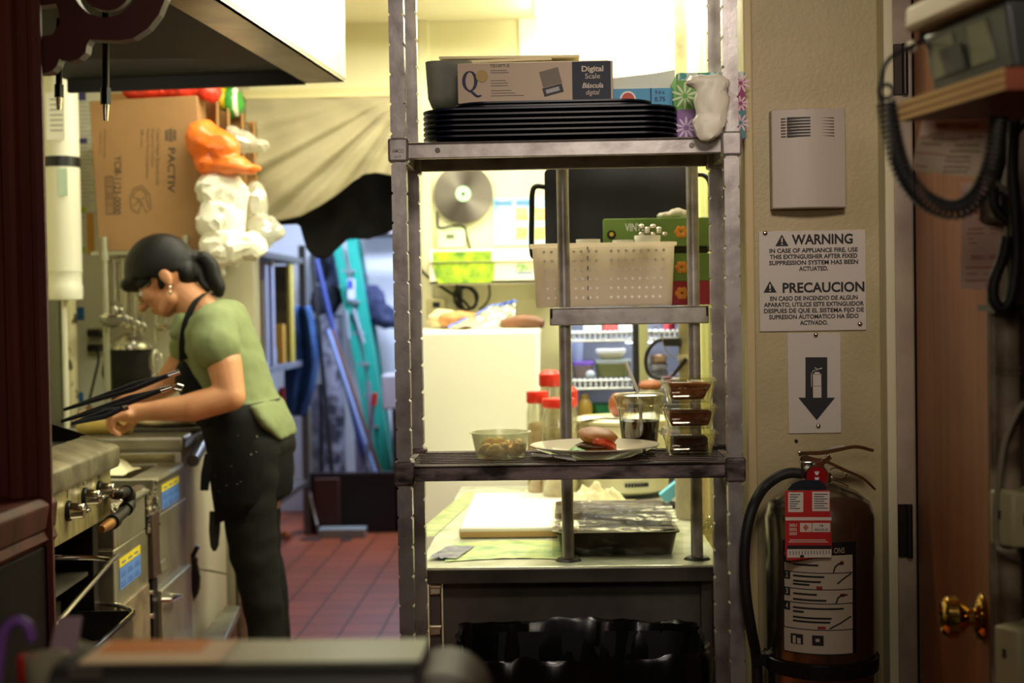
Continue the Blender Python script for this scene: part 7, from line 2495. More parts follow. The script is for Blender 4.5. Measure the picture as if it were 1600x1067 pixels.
for u, v in ((1274, 523), (1278, 665)):
    p = P(u, v, YP)
    MB().sph((p.x, YP - 0.005, p.z), (0.0042, 0.0025, 0.0042), 14, 8).build('screw', CHROME, ag)

# vented chime box
vb = thing('chime_box', 'beige vented chime box high on the tan partition', 'chime box', (P(1264, 250, YP).x, YP - 0.02, P(1264, 326, YP).z))
a, b, c, d = rect(1206, 170, 1322, 325, YP - 0.03)
BEI = mat('beige_chime', (186, 174, 158), 0.5)
poly = []
for k in range(13):
    u = k / 12
    poly.append((a + (b - a) * u, YP - 0.028 - 0.012 * math.sin(PI * u)))
poly += [(b, YP), (a, YP)]
MB().prism_z(poly, c, d).build('cover', BEI, vb, bevel=0.002)
q = MB()
for k in range(7):
    z = d - 0.0165 - k * 0.0052
    q.bx(a + 0.026, a + 0.066, YP - 0.0415, YP - 0.036, z - 0.0011, z + 0.0011)
q.build('vent_slots', BLACK, vb, smooth=False)
q = MB()
for k in range(7):
    z = d - 0.0165 - k * 0.0052
    q.bx(a + 0.068, a + 0.108, YP - 0.0395 + 0.001, YP - 0.034, z - 0.0006, z + 0.0006).bx(a + 0.016, a + 0.024, YP - 0.0395 + 0.001, YP - 0.034, z - 0.0006, z + 0.0006)
q.build('shallow_ribs', mat('chime_rib', (160, 148, 132), 0.6), vb, smooth=False)

# extinguisher
YE = 2.44
ex = thing('fire_extinguisher', 'steel fire extinguisher with red inspection tag hung on the tan partition', 'fire extinguisher', (P(1280, 900, YE).x, YE, P(1280, 1090, YE).z))
xe_ = P(1281, 900, YE).x
re_ = 84 * px(YE)
zt_ = P(1281, 795, YE).z
zb_ = P(1281, 1100, YE).z
EXM = mat('extinguisher_steel', (150, 144, 128), 0.22, 0.95, bump=(6, 0.02))
MB().lathe((xe_, YE, 0), [(0, zb_), (re_ * 0.9, zb_), (re_, zb_ + 0.02), (re_, zt_ - 0.012), (re_ * 0.93, zt_ + 0.012), (re_ * 0.7, zt_ + 0.03), (re_ * 0.42, zt_ + 0.042), (re_ * 0.25, zt_ + 0.048), (re_ * 0.22, zt_ + 0.062), (0, zt_ + 0.062)], 48).build('cylinder', EXM, ex)
MB().lathe((xe_, YE, 0), [(re_ * 1.0, P(1281, 1042, YE).z), (re_ * 1.05, P(1281, 1040, YE).z), (re_ * 1.05, P(1281, 1022, YE).z), (re_ * 1.0, P(1281, 1020, YE).z)], 48).build('strap', BLACK, ex)
# valve, gauge, handles
xv = P(1272, 745, YE).x
zv = P(1272, 742, YE).z
MB().cyl((xv, YE, zt_ + 0.05), (xv, YE, zv + 0.024), 0.015, n=20).bx(xv - 0.024, xv + 0.016, YE - 0.012, YE + 0.012, zv - 0.004, zv + 0.026).build('valve_body', CHROME, ex, bevel=0.003)
MB().lathe((xv, YE - 0.018, zv), [(0.0205, 0.008), (0.0205, -0.012), (0, -0.012)], 32, Matrix.Rotation(R(90), 3, 'X')).lathe((xv, YE - 0.018, zv), [(0.0205, 0.008), (0.0175, 0.008)], 32, Matrix.Rotation(R(90), 3, 'X')).build('gauge_ring', CHROME, ex)
MB().lathe((xv, YE - 0.018, zv), [(0.018, 0.007), (0, 0.0072)], 32, Matrix.Rotation(R(90), 3, 'X')).build('gauge_face', mat('gauge_red', (150, 22, 28), 0.2, coat=0.5), ex)
q = MB()
for dz in (0.006, -0.004):
    q.prism_y([(xv - 0.004, zv + dz + 0.003), (xv + 0.004, zv + dz + 0.003), (xv + 0.002, zv + dz - 0.003), (xv - 0.002, zv + dz - 0.003)], YE - 0.0262, YE - 0.0254)
q.build('gauge_marks', mat('gauge_white', (232, 220, 220), 0.4), ex, smooth=False)


def bar(nm, pts, w, h, m):
    pts = smoothpath([P(u, v, YE) for u, v in pts], 6)
    rings = []
    for i, p in enumerate(pts):
        t = (pts[min(i + 1, len(pts) - 1)] - pts[max(0, i - 1)]).normalized()
        n = Vector((-t.z, 0, t.x))
        k = 1 - 0.35 * i / len(pts)
        rings.append([p + n * h * k + Vector((0, -w, 0)), p + n * h * k + Vector((0, w, 0)), p - n * h * k + Vector((0, w, 0)), p - n * h * k + Vector((0, -w, 0))])
    MB().loft(rings).build(nm, m, ex, bevel=0.001)


bar('carry_handle', [(1246, 708), (1262, 707), (1284, 706), (1310, 701), (1336, 697), (1363, 703)], 0.012, 0.0042, CHROME)
bar('squeeze_lever', [(1282, 716), (1298, 724), (1320, 734), (1346, 746), (1366, 764)], 0.011, 0.003, CHROME)
bar('lever_web', [(1250, 712), (1264, 718), (1284, 720), (1296, 712)], 0.010, 0.007, CHROME)
MB().tube(smoothpath([P(u, v, YE - 0.013) for u, v in ((1296, 734), (1306, 731), (1322, 739), (1318, 746), (1302, 746), (1296, 738))], 5), 0.0013, 6).tube([P(1302, 748, YE - 0.01), P(1326, 760, YE - 0.01)], 0.0012, 6).build('pull_pin', CHROME, ex)
hose = [P(1254, 740, YE), P(1234, 739, YE), P(1214, 746, YE), P(1192, 764, YE), P(1175, 796, YE - 0.03), P(1165, 840, YE - 0.04), P(1163, 890, YE - 0.04), P(1167, 940, YE - 0.04), P(1175, 990, YE - 0.03), P(1182, 1030, YE - 0.01), P(1184, 1095, YE - 0.01)]
MB().tube(smoothpath(hose, 8), 0.0092, 14).build('hose', BLACK_RUB, ex)
MB().cyl(P(1248, 740, YE), P(1237, 739, YE), 0.006, n=14).build('hose_ferrule', CHROME, ex)
MB().lathe((xe_, YE, 0), [(re_ * 1.06, P(1281, 1020, YE).z), (re_ * 1.06, P(1281, 1036, YE).z)], 32).bx(P(1176, 1030, YE).x, xe_ - re_ * 0.98, YE - 0.02, YE + 0.004, P(1200, 1036, YE).z, P(1200, 1018, YE).z).build('hose_clip', BLACK, ex)
# wall hook
MB().bx(xe_ - 0.02, xe_ + 0.02, YE + re_ * 0.96, YP, P(1281, 960, YE).z, P(1281, 800, YE).z).build('wall_bracket', BLACK_IRON, ex)


# instruction label wrapped on the cylinder (panel, white fields, number squares, line drawings)
def wrap(q, u0, v0, u1, v1, lift, n=10):
    """a patch on the cylinder between photo columns u0 and u1"""
    def ang(u):
        s = max(-0.999, min(0.999, (P(u, (v0 + v1) / 2, YE - re_).x - xe_) / re_))
        return math.asin(s)
    a0, a1 = ang(u0), ang(u1)
    Yf = YE - re_
    z1, z0 = P(1281, v0, Yf).z, P(1281, v1, Yf).z
    vs = []
    for k in range(n + 1):
        t = a0 + (a1 - a0) * k / n
        r_ = re_ + lift
        vs.append((xe_ + r_ * math.sin(t), YE - r_ * math.cos(t)))
    b = [(x, y, z0) for x, y in vs] + [(x, y, z1) for x, y in vs]
    q.add(b, [(k, k + 1, k + 1 + n + 1, k + n + 1) for k in range(n)])


LBW = mat('label_white_dim', (196, 184, 160), 0.5)
q = MB()
wrap(q, 1229, 848, 1340, 1024, 0.0006, 16)
q.build('label_ground', mat('label_black', (22, 22, 22), 0.5), ex)
q = MB()
for v0, v1 in ((868, 895), (896.5, 921), (922.5, 943), (944.5, 984), (985.5, 1022)):
    wrap(q, 1231, v0, 1333, v1, 0.0012, 14)
q.build('label_fields', LBW, ex)
q = MB()
for k, v in enumerate((875, 901, 927, 950)):
    wrap(q, 1230, v - 6, 1239, v + 7, 0.0018, 3)
for v, u1 in ((882, 1279), (900, 1288), (908, 1283), (913, 1266), (928, 1277), (937, 1291), (950, 1318), (956, 1258), (965, 1299), (971, 1297)):
    wrap(q, 1243, v, u1, v + 3.0, 0.0018, 6)
wrap(q, 1240, 993, 1257, 1009, 0.0018, 3)
wrap(q, 1270, 993, 1287, 1009, 0.0018, 3)
q.build('label_print', INK, ex)
q = MB()
for k, v in enumerate((875, 901, 927, 950)):
    p = P(1235, v + 4, YE - re_)
    aa = math.asin((P(1235, v, YE - re_).x - xe_) / re_)
    q.M = Matrix.Translation((xe_ + (re_ + 0.0026) * math.sin(aa), YE - (re_ + 0.0026) * math.cos(aa), p.z - 0.0005)) @ Matrix.Rotation(aa, 4, 'Z') @ RX
    q.text(str(k + 1), Matrix.Identity(4), h=0.0085, w=0.0048 if k else 0.003, bold=0.02)
q.M = Matrix.Identity(4)
p = P(1311, 864, YE - re_)
aa = math.asin((P(1311, 864, YE - re_).x - xe_) / re_)
q.M = Matrix.Translation((xe_ + (re_ + 0.002) * math.sin(aa), YE - (re_ + 0.002) * math.cos(aa), p.z)) @ Matrix.Rotation(aa, 4, 'Z') @ RX
q.text('ONS', Matrix.Identity(4), h=0.009, w=0.018)
q.M = Matrix.Identity(4)
wrap(q, 1243, 996, 1247, 1008, 0.0024, 2)
wrap(q, 1249, 999, 1254, 1008, 0.0024, 2)
wrap(q, 1275, 998, 1281, 1003, 0.0024, 2)
q.build('label_numbers', LBW, ex, smooth=False)
q = MB()


def onc(u, v):
    aa = math.asin(max(-0.999, min(0.999, (P(u, v, YE - re_).x - xe_) / re_)))
    return (xe_ + (re_ + 0.002) * math.sin(aa), YE - (re_ + 0.002) * math.cos(aa), P(1281, v, YE - re_).z)


for pts in ([(1302, 894), (1304, 886), (1310, 881), (1318, 880)], [(1306, 942), (1309, 934), (1315, 930), (1324, 930)], [(1308, 912), (1318, 904), (1330, 897)], [(1296, 982), (1312, 974), (1330, 964)]):
    q.tube([onc(u, v) for u, v in pts], 0.0012, 5)
q.build('label_drawings', INK, ex)
q = MB()
for u0, v0, u1, v1 in ((1312, 877, 1318, 883), (1276, 916, 1285, 921), (1278, 979, 1290, 983), (1312, 928, 1320, 933)):
    wrap(q, u0, v0, u1, v1, 0.0018, 3)
q.build('label_red_marks', mat('label_red', (150, 40, 30), 0.5), ex)

# inspection tag
tg = thing('inspection_tag', 'red and white inspection tag hanging from the extinguisher valve', 'tag', (P(1263, 870, 2.33).x, YE - re_ - 0.012, P(1263, 874, 2.33).z))
YT = YE - re_ - 0.010
tt = R(1.6)


def tq(q, u0, v0, u1, v1, y0, y1):
    ps = [P(u, v, YT) for u, v in ((u0, v1), (u1, v1), (u1, v0), (u0, v0))]
    c0 = P(1263, 815, YT)
    q.prism_y([(p.x, p.z) for p in ps], y0, y1)


q = MB()
ps = [(1226.5, 767), (1296, 765.5), (1300, 862), (1299, 868), (1231, 876), (1227, 868)]
q.prism_y([(P(u, v, YT).x, P(u, v, YT).z) for u, v in ps], YT, YT + 0.001)
RED = mat('tag_red', (196, 34, 32), 0.5)
q.build('tag_sheet', RED, tg, smooth=False)
TW = mat('tag_white', (226, 216, 200), 0.6)
q = MB()
for a4 in ((1231.5, 769, 1255, 800), (1269, 768, 1296, 798.5), (1227, 808, 1299, 813), (1250, 817, 1268, 831), (1269, 817, 1297, 831), (1230, 858, 1299, 871)):
    tq(q, *a4, YT - 0.0004, YT)
q.build('tag_fields', TW, tg, smooth=False)
q = MB()
for k in range(7):
    tq(q, 1234, 772 + 3.6 * k, 1250 - (k % 3) * 3, 773.2 + 3.6 * k, YT - 0.0007, YT - 0.0004)
    tq(q, 1272, 771.5 + 3.6 * k, 1293 - (k % 2) * 5, 772.7 + 3.6 * k, YT - 0.0007, YT - 0.0004)
tq(q, 1230, 852, 1299, 857.5, YT - 0.0007, YT)
for k in range(14):
    u = 1234 + k * 4.7
    tq(q, u, 861 - k * 0.12, u + 1, 867 - k * 0.12, YT - 0.0007, YT - 0.0004)
tq(q, 1250, 867, 1256, 871, YT - 0.0007, YT - 0.0004)
p = P(1283, 823, YT)
q.text('YB', TM(p.x, YT - 0.0007, p.z), h=0.0035, w=0.007, bold=0.02)
p = P(1283, 829, YT)
q.text('2022-05-22', TM(p.x, YT - 0.0007, p.z), h=0.0035, w=0.022, bold=0.02)
q.build('tag_print', INK, tg, smooth=False)
q = MB()
for s, v in (('2021', 822.5), ('2022', 829), ('2023', 835.5)):
    p = P(1239, v, YT)
    q.text(s, TM(p.x, YT - 0.0005, p.z), h=0.0044, w=0.0125, bold=0.03)
tq(q, 1234, 843, 1290, 844.2, YT - 0.0005, YT)
tq(q, 1232, 846, 1294, 847.2, YT - 0.0005, YT)
q.build('tag_white_print', TW, tg, smooth=False)
p0 = P(1259, 824, YT)
MB().prism_y([(p0.x, p0.z + 0.006), (p0.x + 0.005, p0.z), (p0.x, p0.z - 0.006), (p0.x - 0.005, p0.z)], YT - 0.0008, YT - 0.0004).build('tag_emblem', mat('tag_emblem', (206, 110, 90), 0.5), tg, smooth=False)
ps = [(1230, 766), (1238, 756), (1252, 750), (1282, 750), (1290, 760), (1292, 766)]
q = MB().prism_y([(P(u, v, YT).x, P(u, v, YT).z) for u, v in ps], YT + 0.001, YT + 0.002)
q.build('dark_collar', mat('blue_black_collar', (22, 32, 44), 0.4), tg, smooth=False)
p = P(1244, 689, YP)
tag(MB().cyl((p.x, YP - 0.002, p.z), (p.x, YP, p.z), 0.0032, n=12).build('nail_hole', BLACK), 'small dark nail head in the wall under the arrow sign', 'nail')

# ================================================================== brown door, pipes and boxes at the right
hx, hy = P(1432, 500, 2.5).x, 2.5
ex_, ey = P(1543, 500, 1.78).x, 1.78
ddv = Vector((ex_ - hx, ey - hy, 0)).normalized()
dnv = Vector((-ddv.y, ddv.x, 0))
if dnv.x < 0:
    dnv = -dnv
DL = math.hypot(ex_ - hx, ey - hy)
DMt = Matrix(((ddv.x, dnv.x, 0, hx), (ddv.y, dnv.y, 0, hy), (0, 0, 1, 0), (0, 0, 0, 1)))
dr = thing('door_1', 'brown wooden door standing open towards the camera', 'door', (hx, hy, 0))
dr['kind'] = 'structure'
q = MB()
q.M = DMt.copy()
q.bx(0, DL, 0, 0.035, 0.01, 2.1)
q.build('door_leaf', mat('brown_door', (178, 110, 64), 0.5, var=(5, 0.35, 0.7), col2=(158, 94, 54), stretch=(6, 6, 0.5)), dr, bevel=0.002)
q = MB()
q.M = DMt.copy()
q.bx(DL, DL + 0.002, 0.0, 0.035, 0.01, 2.1)
q.build('edge_strip', mat('pale_door_edge', (206, 198, 156), 0.5), dr)
# brass knob
Pk = None
for i in range(200):
    s = DL * (0.6 + 0.4 * i / 199)
    pt_ = Vector((hx, hy, 0)) + ddv * s
    if abs(P(1542, 965, pt_.y).x - pt_.x) < 0.0035:
        Pk = pt_
        break
if Pk is None:
    Pk = Vector((hx, hy, 0)) + ddv * (DL - 0.06)
zk = P(1516, 965, Pk.y).z
KM = Matrix.Translation((Pk.x, Pk.y, zk)) @ Matrix(((-dnv.x, ddv.x, 0, 0), (-dnv.y, ddv.y, 0, 0), (0, 0, 1, 0), (0, 0, 0, 1)))
rot = (KM.to_3x3() @ Matrix.Rotation(R(90), 3, 'Y'))
q = MB().lathe((Pk.x, Pk.y, zk), [(0, 0.0), (0.03, 0.0), (0.032, 0.004), (0.026, 0.010), (0.012, 0.013), (0.012, 0.020), (0.020, 0.026), (0.0275, 0.034), (0.0275, 0.046), (0.022, 0.052), (0.018, 0.053), (0.017, 0.050), (0, 0.050)], 32, rot)
q.build('door_knob', mat('polished_brass', (214, 176, 84), 0.14, 1.0), dr)
for v0, v1 in ((66, 145), (790, 872)):
    zt_h, zb_h = P(1412, v0, 2.49).z, P(1412, v1, 2.49).z
    x_ = P(1411, 480, 2.5).x
    q = MB().bx(x_ - 0.01, x_ + 0.014, 2.504, 2.51, zb_h, zt_h).cyl((x_ + 0.008, 2.502, zb_h), (x_ + 0.008, 2.502, zt_h), 0.0055, n=12)
    tag_ = q.build('hinge', mat('dark_hinge', (58, 50, 42), 0.4, 0.7), dr)
# dark post behind the pipes
xq = P(1554, 500, 1.75).x
struct(MB().bx(xq, xq + 0.5, 1.70, 1.78, 0, 2.6).build('wall_front_right', mat('dim_brown_wall', (74, 56, 44), 0.7), smooth=False))
PIPEM = mat('painted_pipe', (150, 132, 108), 0.5, var=(16, 0.42, 0.6), col2=(92, 72, 54), bump=(30, 0.2))
YQ = 1.66
ppx = [(P(1582, 500, YQ).x, 0.0145, 'thick painted pipe on the dark post at the right edge', 482), (P(1562, 700, YQ).x, 0.0052, 'thinner painted pipe beside the thick one at the right edge', 490)]
for x, r_, lab, v0 in ppx:
    t = thing('painted_pipe', lab, 'pipe', (x, YQ, 0))
    MB().cyl((x, YQ + 0.02, 0), (x, YQ + 0.02, P(1580, v0, YQ).z), r_, n=18).build('pipe', PIPEM, t)
    if r_ > 0.01:
        for v in (576, 584):
            MB().cyl((x, YQ + 0.02, P(1580, v + 3, YQ).z), (x, YQ + 0.02, P(1580, v - 3, YQ).z), r_ * 1.12, n=18).build('clamp', PIPEM, t)
cb = [P(1600, 628, YQ - 0.01), P(1586, 650, YQ - 0.012), P(1570, 690, YQ - 0.012), P(1562, 740, YQ - 0.012), P(1556, 800, YQ - 0.012), P(1558, 850, YQ - 0.015), P(1570, 862, YQ - 0.03), P(1590, 862, YQ - 0.04)]
tag(MB().tube(smoothpath(cb, 7), 0.0036, 8).build('grey_cable', mat('grey_cable', (130, 118, 96), 0.5)), 'grey cable curling round the pipes to the upper switch box', 'cable')
for lab, r_, Y in (('upper beige switch box on the dark post', (1558, 770, 1640, 856), 1.63), ('lower beige switch box on the dark post', (1566, 985, 1650, 1080), 1.62)):
    a, b, c, d = rect(*r_, Y)
    t = thing('switch_box', lab, 'switch box', ((a + b) / 2, Y, c), 'switch boxes on the post')
    MB().hexa([(a, Y + 0.03, c), (a + 0.018, Y, c), (b, Y, c), (b, 1.70, c)], [(a, Y + 0.03, d), (a + 0.018, Y, d), (b, Y, d), (b, 1.70, d)]).build('box', mat('beige_switch_box', (186, 176, 132), 0.5), t, bevel=0.003)
    zc = (c + d) / 2
    MB().bx(a + 0.03, b - 0.005, Y - 0.003, Y, zc - 0.006, zc + 0.008).build('switch_slot', BLACK, t)
    MB().bx(a + 0.006, a + 0.0075, Y + 0.012, Y + 0.022, zc, zc + 0.01).build('side_screw', BLACK, t)
a, b, c, d = rect(1556, 476, 1604, 486, 1.63)
tag(MB().bx(a, b, 1.63, 1.70, c, d).build('cable_clip', BLACK), 'black cable clip on top of the thick painted pipe', 'clip')
cbl = [P(1586, 180, 1.6), P(1582, 260, 1.6), P(1586, 330, 1.6), P(1588, 400, 1.6), P(1580, 462, 1.6), P(1566, 482, 1.6), P(1553, 468, 1.6), P(1553, 440, 1.6), P(1566, 405, 1.6), P(1574, 370, 1.6)]
tag(MB().tube(smoothpath(cbl, 7), 0.0068, 10).build('black_cable', BLACK_RUB), 'thick black cable looping down to the clip on the pipe', 'cable')
q = MB().tube(smoothpath([P(1598, 190, 1.62), P(1572, 230, 1.62), P(1552, 300, 1.62), P(1558, 330, 1.62), P(1580, 350, 1.62)], 6), 0.006, 10)
tag(q.build('black_cable', BLACK_RUB), 'second black cable bunched behind the coiled handset cord', 'cable')
q = MB().tube(smoothpath([P(1545, 262, 1.61), P(1560, 288, 1.61), P(1585, 308, 1.61), P(1604, 314, 1.61)], 6), 0.003, 8)
tag(q.build('grey_lead', mat('grey_lead', (110, 104, 96), 0.5)), 'thin grey lead crossing the bunched black cables', 'cable')
a, b, c, d = rect(1550, 300, 1580, 345, 1.64)
tag(MB().bx(a, b, 1.62, 1.70, c, d).build('adapter', BLACK, bevel=0.004), 'black adapter block among the cables at the right edge', 'adapter')

# papers below the shelf
PP = mat('warm_paper', (236, 212, 180), 0.8)
pr_ = thing('notice_paper', 'tilted handwritten paper hanging below the plywood shelf', 'paper', (P(1480, 270, 1.56).x, 1.56, P(1480, 276, 1.56).z))
YN = 1.545
qd = [(1441, 190), (1556, 188), (1530, 278), (1424, 266)]
MB().prism_y([(P(u, v, YN).x, P(u, v, YN).z) for u, v in qd], YN, YN + 0.001).build('sheet', PP, pr_, smooth=False)
q = MB()
random.seed(9)
for u, v, w in ((1462, 196, 22), (1500, 197, 30), (1452, 210, 24), (1458, 218, 44), (1512, 214, 26), (1440, 225, 30), (1492, 227, 40), (1484, 236, 48), (1478, 245, 40), (1476, 252, 44), (1474, 261, 42), (1472, 268, 40)):
    for k in range(int(w / 3)):
        p0, p1 = P(u + 3 * k, v + random.uniform(-1.2, 1.2) + 0.06 * k, YN), P(u + 3 * k + 2.2, v + random.uniform(-1.2, 1.2), YN)
        q.tube([(p0.x, YN - 0.0006, p0.z), (p1.x, YN - 0.0006, p1.z)], 0.0006, 4)
q.build('handwriting', mat('faded_ink', (90, 62, 48), 0.8), pr_)
q = MB()
for (u0, v0), (u1, v1) in (((1436, 214), (1520, 216)), ((1430, 238), (1475, 242)), ((1426, 258), (1448, 261))):
    p0, p1 = P(u0, v0, YN), P(u1, v1, YN)
    q.tube([(p0.x, YN - 0.0004, p0.z), (p1.x, YN - 0.0004, p1.z)], 0.0005, 4)
q.build('ruled_lines', mat('red_line', (176, 90, 70), 0.8), pr_)
pr2 = thing('permit_paper', 'pinkish printed permit dated 2022 / 2023 taped at the edge of the brown door', 'paper', (P(1532, 450, 1.69).x, 1.69, P(1532, 452, 1.69).z))
YN = 1.688
qd = [(1502, 285), (1572, 290), (1566, 455), (1500, 450)]
MB().prism_y([(P(u, v, YN).x, P(u, v, YN).z) for u, v in qd], YN, YN + 0.001).build('sheet', mat('pink_paper', (240, 200, 178), 0.8), pr2, smooth=False)
RDI = mat('red_ink', (186, 52, 40), 0.7)
q = MB()
for s, v, h, w, u in (('HEALTH', 334, 4, 34, 1535), ('PERMIT', 344, 4, 24, 1540), ('2022 / 2023', 405, 6, 46, 1540)):
    p = P(u, v, YN)
    q.text(s, TM(p.x, YN - 0.0006, p.z), h=h * px(YN), w=w * px(YN), bold=0.02)
q.k = 1
for v, u0, u1 in ((357, 1512, 1536), (357, 1546, 1560), (364, 1510, 1538), (364, 1548, 1556), (372, 1512, 1520), (379, 1512, 1526), (417, 1508, 1556), (427, 1510, 1528), (427, 1536, 1544), (437, 1508, 1558)):
    p0, p1 = P(u0, v, YN), P(u1, v + 1.6, YN)
    q.bx(p0.x, p1.x, YN - 0.0005, YN, p1.z, p0.z)
q.build('red_print', [RDI, mat('pale_red_print', (200, 120, 100), 0.7)], pr2, smooth=False)

# plywood shelf with terminal, coiled cord
zsf = P(1403, 190, 1.5).z
ps_ = thing('plywood_shelf', 'plywood shelf with bare layered edge at the upper right', 'shelf', (0.55, 1.4, zsf))
A = PZ(1404, 190, zsf)
B = PZ(1570, 140, zsf)
poly = [(A.x, A.y), (B.x, B.y), (B.x + 0.30, B.y + 0.0), (B.x + 0.30, A.y + 0.02)]
MB().prism_z(poly, zsf, zsf + 0.0195).build('board', mat('red_brown_board', (150, 76, 44), 0.5, var=(4, 0.35, 0.7), col2=(130, 62, 36)), ps_, smooth=False)
e0, e1 = Vector((A.x, A.y, 0)), Vector((B.x, B.y, 0))
en = Vector((-(e1 - e0).normalized().y, (e1 - e0).normalized().x, 0))
if en.x > 0:
    en = -en
q = MB()
for k in range(5):
    z0_ = zsf + 0.0195 * k / 5
    q.k = k % 2
    q.hexa([tuple(e0 + Vector((0, 0, z0_))), tuple(e1 + Vector((0, 0, z0_))), tuple(e1 + en * 0.001 + Vector((0, 0, z0_))), tuple(e0 + en * 0.001 + Vector((0, 0, z0_)))],
           [tuple(e0 + Vector((0, 0, z0_ + 0.0039))), tuple(e1 + Vector((0, 0, z0_ + 0.0039))), tuple(e1 + en * 0.001 + Vector((0, 0, z0_ + 0.0039))), tuple(e0 + en * 0.001 + Vector((0, 0, z0_ + 0.0039)))])
q.build('layered_edge', [mat('ply_pale', (226, 186, 116), 0.7), mat('ply_dark', (172, 126, 68), 0.7)], ps_, smooth=False)
zt = zsf + 0.02
tm = thing('intercom_phone', 'dark desk phone with beige handset standing on the plywood shelf', 'phone', (PZ(1520, 130, zt).x, 1.38, zt))
C0 = PZ(1452, 165, zt)
u_ = (e1 - e0).normalized()
w_ = Vector((-u_.y, u_.x, 0))
if w_.x < 0:
    w_ = -w_
C0 = e0 + u_ * 0.055 + w_ * 0.012


def T(s, t, h):
    return C0 + u_ * s + w_ * t + Vector((0, 0, zt + h - C0.z))


BODY = mat('dark_grey_phone', (60, 60, 57), 0.45)
ln = 0.16
MB().hexa([T(0, 0, 0), T(ln, 0, 0), T(ln, 0.15, 0), T(0, 0.15, 0)], [T(-0.014, -0.004, 0.062), T(ln - 0.01, -0.004, 0.062), T(ln - 0.01, 0.14, 0.085), T(-0.014, 0.14, 0.085)]).build('phone_body', BODY, tm, bevel=0.004)


def FT(s, h, lift):
    return T(s - 0.014 * h / 0.062, -0.004 * h / 0.062 - lift, h)


WIN = mat('grey_green_window', (128, 132, 104), 0.25)
for s0, s1, s2, s3, nm in ((0.010, 0.062, 0.018, 0.060, 'display_window'), (0.088, 0.130, 0.092, 0.126, 'side_window')):
    MB().hexa([FT(s0, 0.014, 0.0), FT(s1, 0.014, 0.0), FT(s3, 0.052, 0.0), FT(s2, 0.052, 0.0)], [FT(s0, 0.014, 0.0015), FT(s1, 0.014, 0.0015), FT(s3, 0.052, 0.0015), FT(s2, 0.052, 0.0015)]).build(nm, WIN, tm)
MB().hexa([FT(0.036, 0.014, 0.0016), FT(0.078, 0.014, 0.0016), FT(0.074, 0.040, 0.0016), FT(0.032, 0.040, 0.0016)], [FT(0.036, 0.014, 0.003), FT(0.078, 0.014, 0.003), FT(0.074, 0.040, 0.003), FT(0.032, 0.040, 0.003)]).build('dark_key_block', mat('dark_key', (56, 54, 48), 0.5), tm)
HS = mat('beige_handset', (212, 192, 150), 0.45)
h0_, h1_ = T(-0.028, -0.012, 0.080), T(0.17, -0.012, 0.080)
q = MB().hexa([T(-0.026, -0.02, 0.066), T(0.16, -0.02, 0.066), T(0.16, 0.03, 0.066), T(-0.026, 0.03, 0.066)], [T(-0.03, -0.016, 0.094), T(0.16, -0.016, 0.094), T(0.16, 0.026, 0.094), T(-0.03, 0.026, 0.094)])
q.build('handset', HS, tm, bevel=0.006)
MB().tube([T(-0.056, 0.03, 0.078), T(0.10, 0.03, 0.115)], 0.0055, 12).sph(T(-0.056, 0.03, 0.078), 0.0075, 12, 8).build('antenna_bar', HS, tm)
MB().tube([T(-0.056, 0.03, 0.07), T(-0.026, 0.004, 0.062)], 0.007, 8).build('bar_bracket', BLACK, tm)
q = T(-0.022, -0.012, 0.052)
MB().sph(q, (0.006, 0.004, 0.007), 10, 8).build('pale_clip', mat('pale_clip', (206, 196, 160), 0.4), tm)
YCd = 1.42
cc = thing('coiled_cord', 'black coiled handset cord drooping below the plywood shelf', 'cord', tuple(P(1430, 330, YCd)))
hang = T(-0.056, 0.03, 0.07)
MB().tube(smoothpath([hang, P(1392, 90, YCd), P(1376, 130, YCd), P(1375, 150, YCd), P(1382, 168, YCd)], 6), 0.0022, 8).build('lead', BLACK_RUB, cc)
lp = [(P(1385 + 11 * math.cos(R(t)), 143 + 11 * math.sin(R(t)), YCd)) for t in range(0, 360, 20)]
MB().tube(lp, 0.0021, 8, closed=True).build('loop', BLACK_RUB, cc)
pth = smoothpath([P(1384, 160, YCd), P(1392, 200, YCd), P(1402, 245, YCd), P(1420, 285, YCd), P(1450, 315, YCd), P(1490, 328, YCd), P(1522, 312, YCd), P(1545, 270, YCd), P(1556, 225, YCd), P(1562, 180, YCd)], 60)
coil = []
acc = 0.0
RC = 0.0088
for i, p in enumerate(pth):
    t = (pth[min(i + 1, len(pth) - 1)] - pth[max(0, i - 1)]).normalized()
    acc += 0 if i == 0 else (p - pth[i - 1]).length
    n = Vector((-t.z, 0, t.x))
    b = Vector((0, 1, 0))
    ph = acc / 0.0052 * 2 * PI
    coil.append((p, n, b, ph, acc))
pts = []
last = 0
for (p, n, b, ph, a_), (p2, n2, b2, ph2, a2_) in zip(coil, coil[1:]):
    m_ = max(1, int((ph2 - ph) / (PI / 4)) + 1)
    for k in range(m_):
        f = k / m_
        q = p.lerp(p2, f)
        th = ph + (ph2 - ph) * f
        pts.append(q + n * RC * math.cos(th) + b * RC * math.sin(th))
MB().tube(pts, 0.0019, 6).build('coil', BLACK_RUB, cc)

# ================================================================== dark wooden frame at the left
YL = 1.95
xw = P(73, 300, YL).x
wf = MB()
zs_, ztp_ = P(60, 775, YL).z, 2.3
prof = [(xw, YL - 0.02), (xw, YL + 0.10), (xw - 0.30, YL + 0.10), (xw - 0.30, YL - 0.02)]
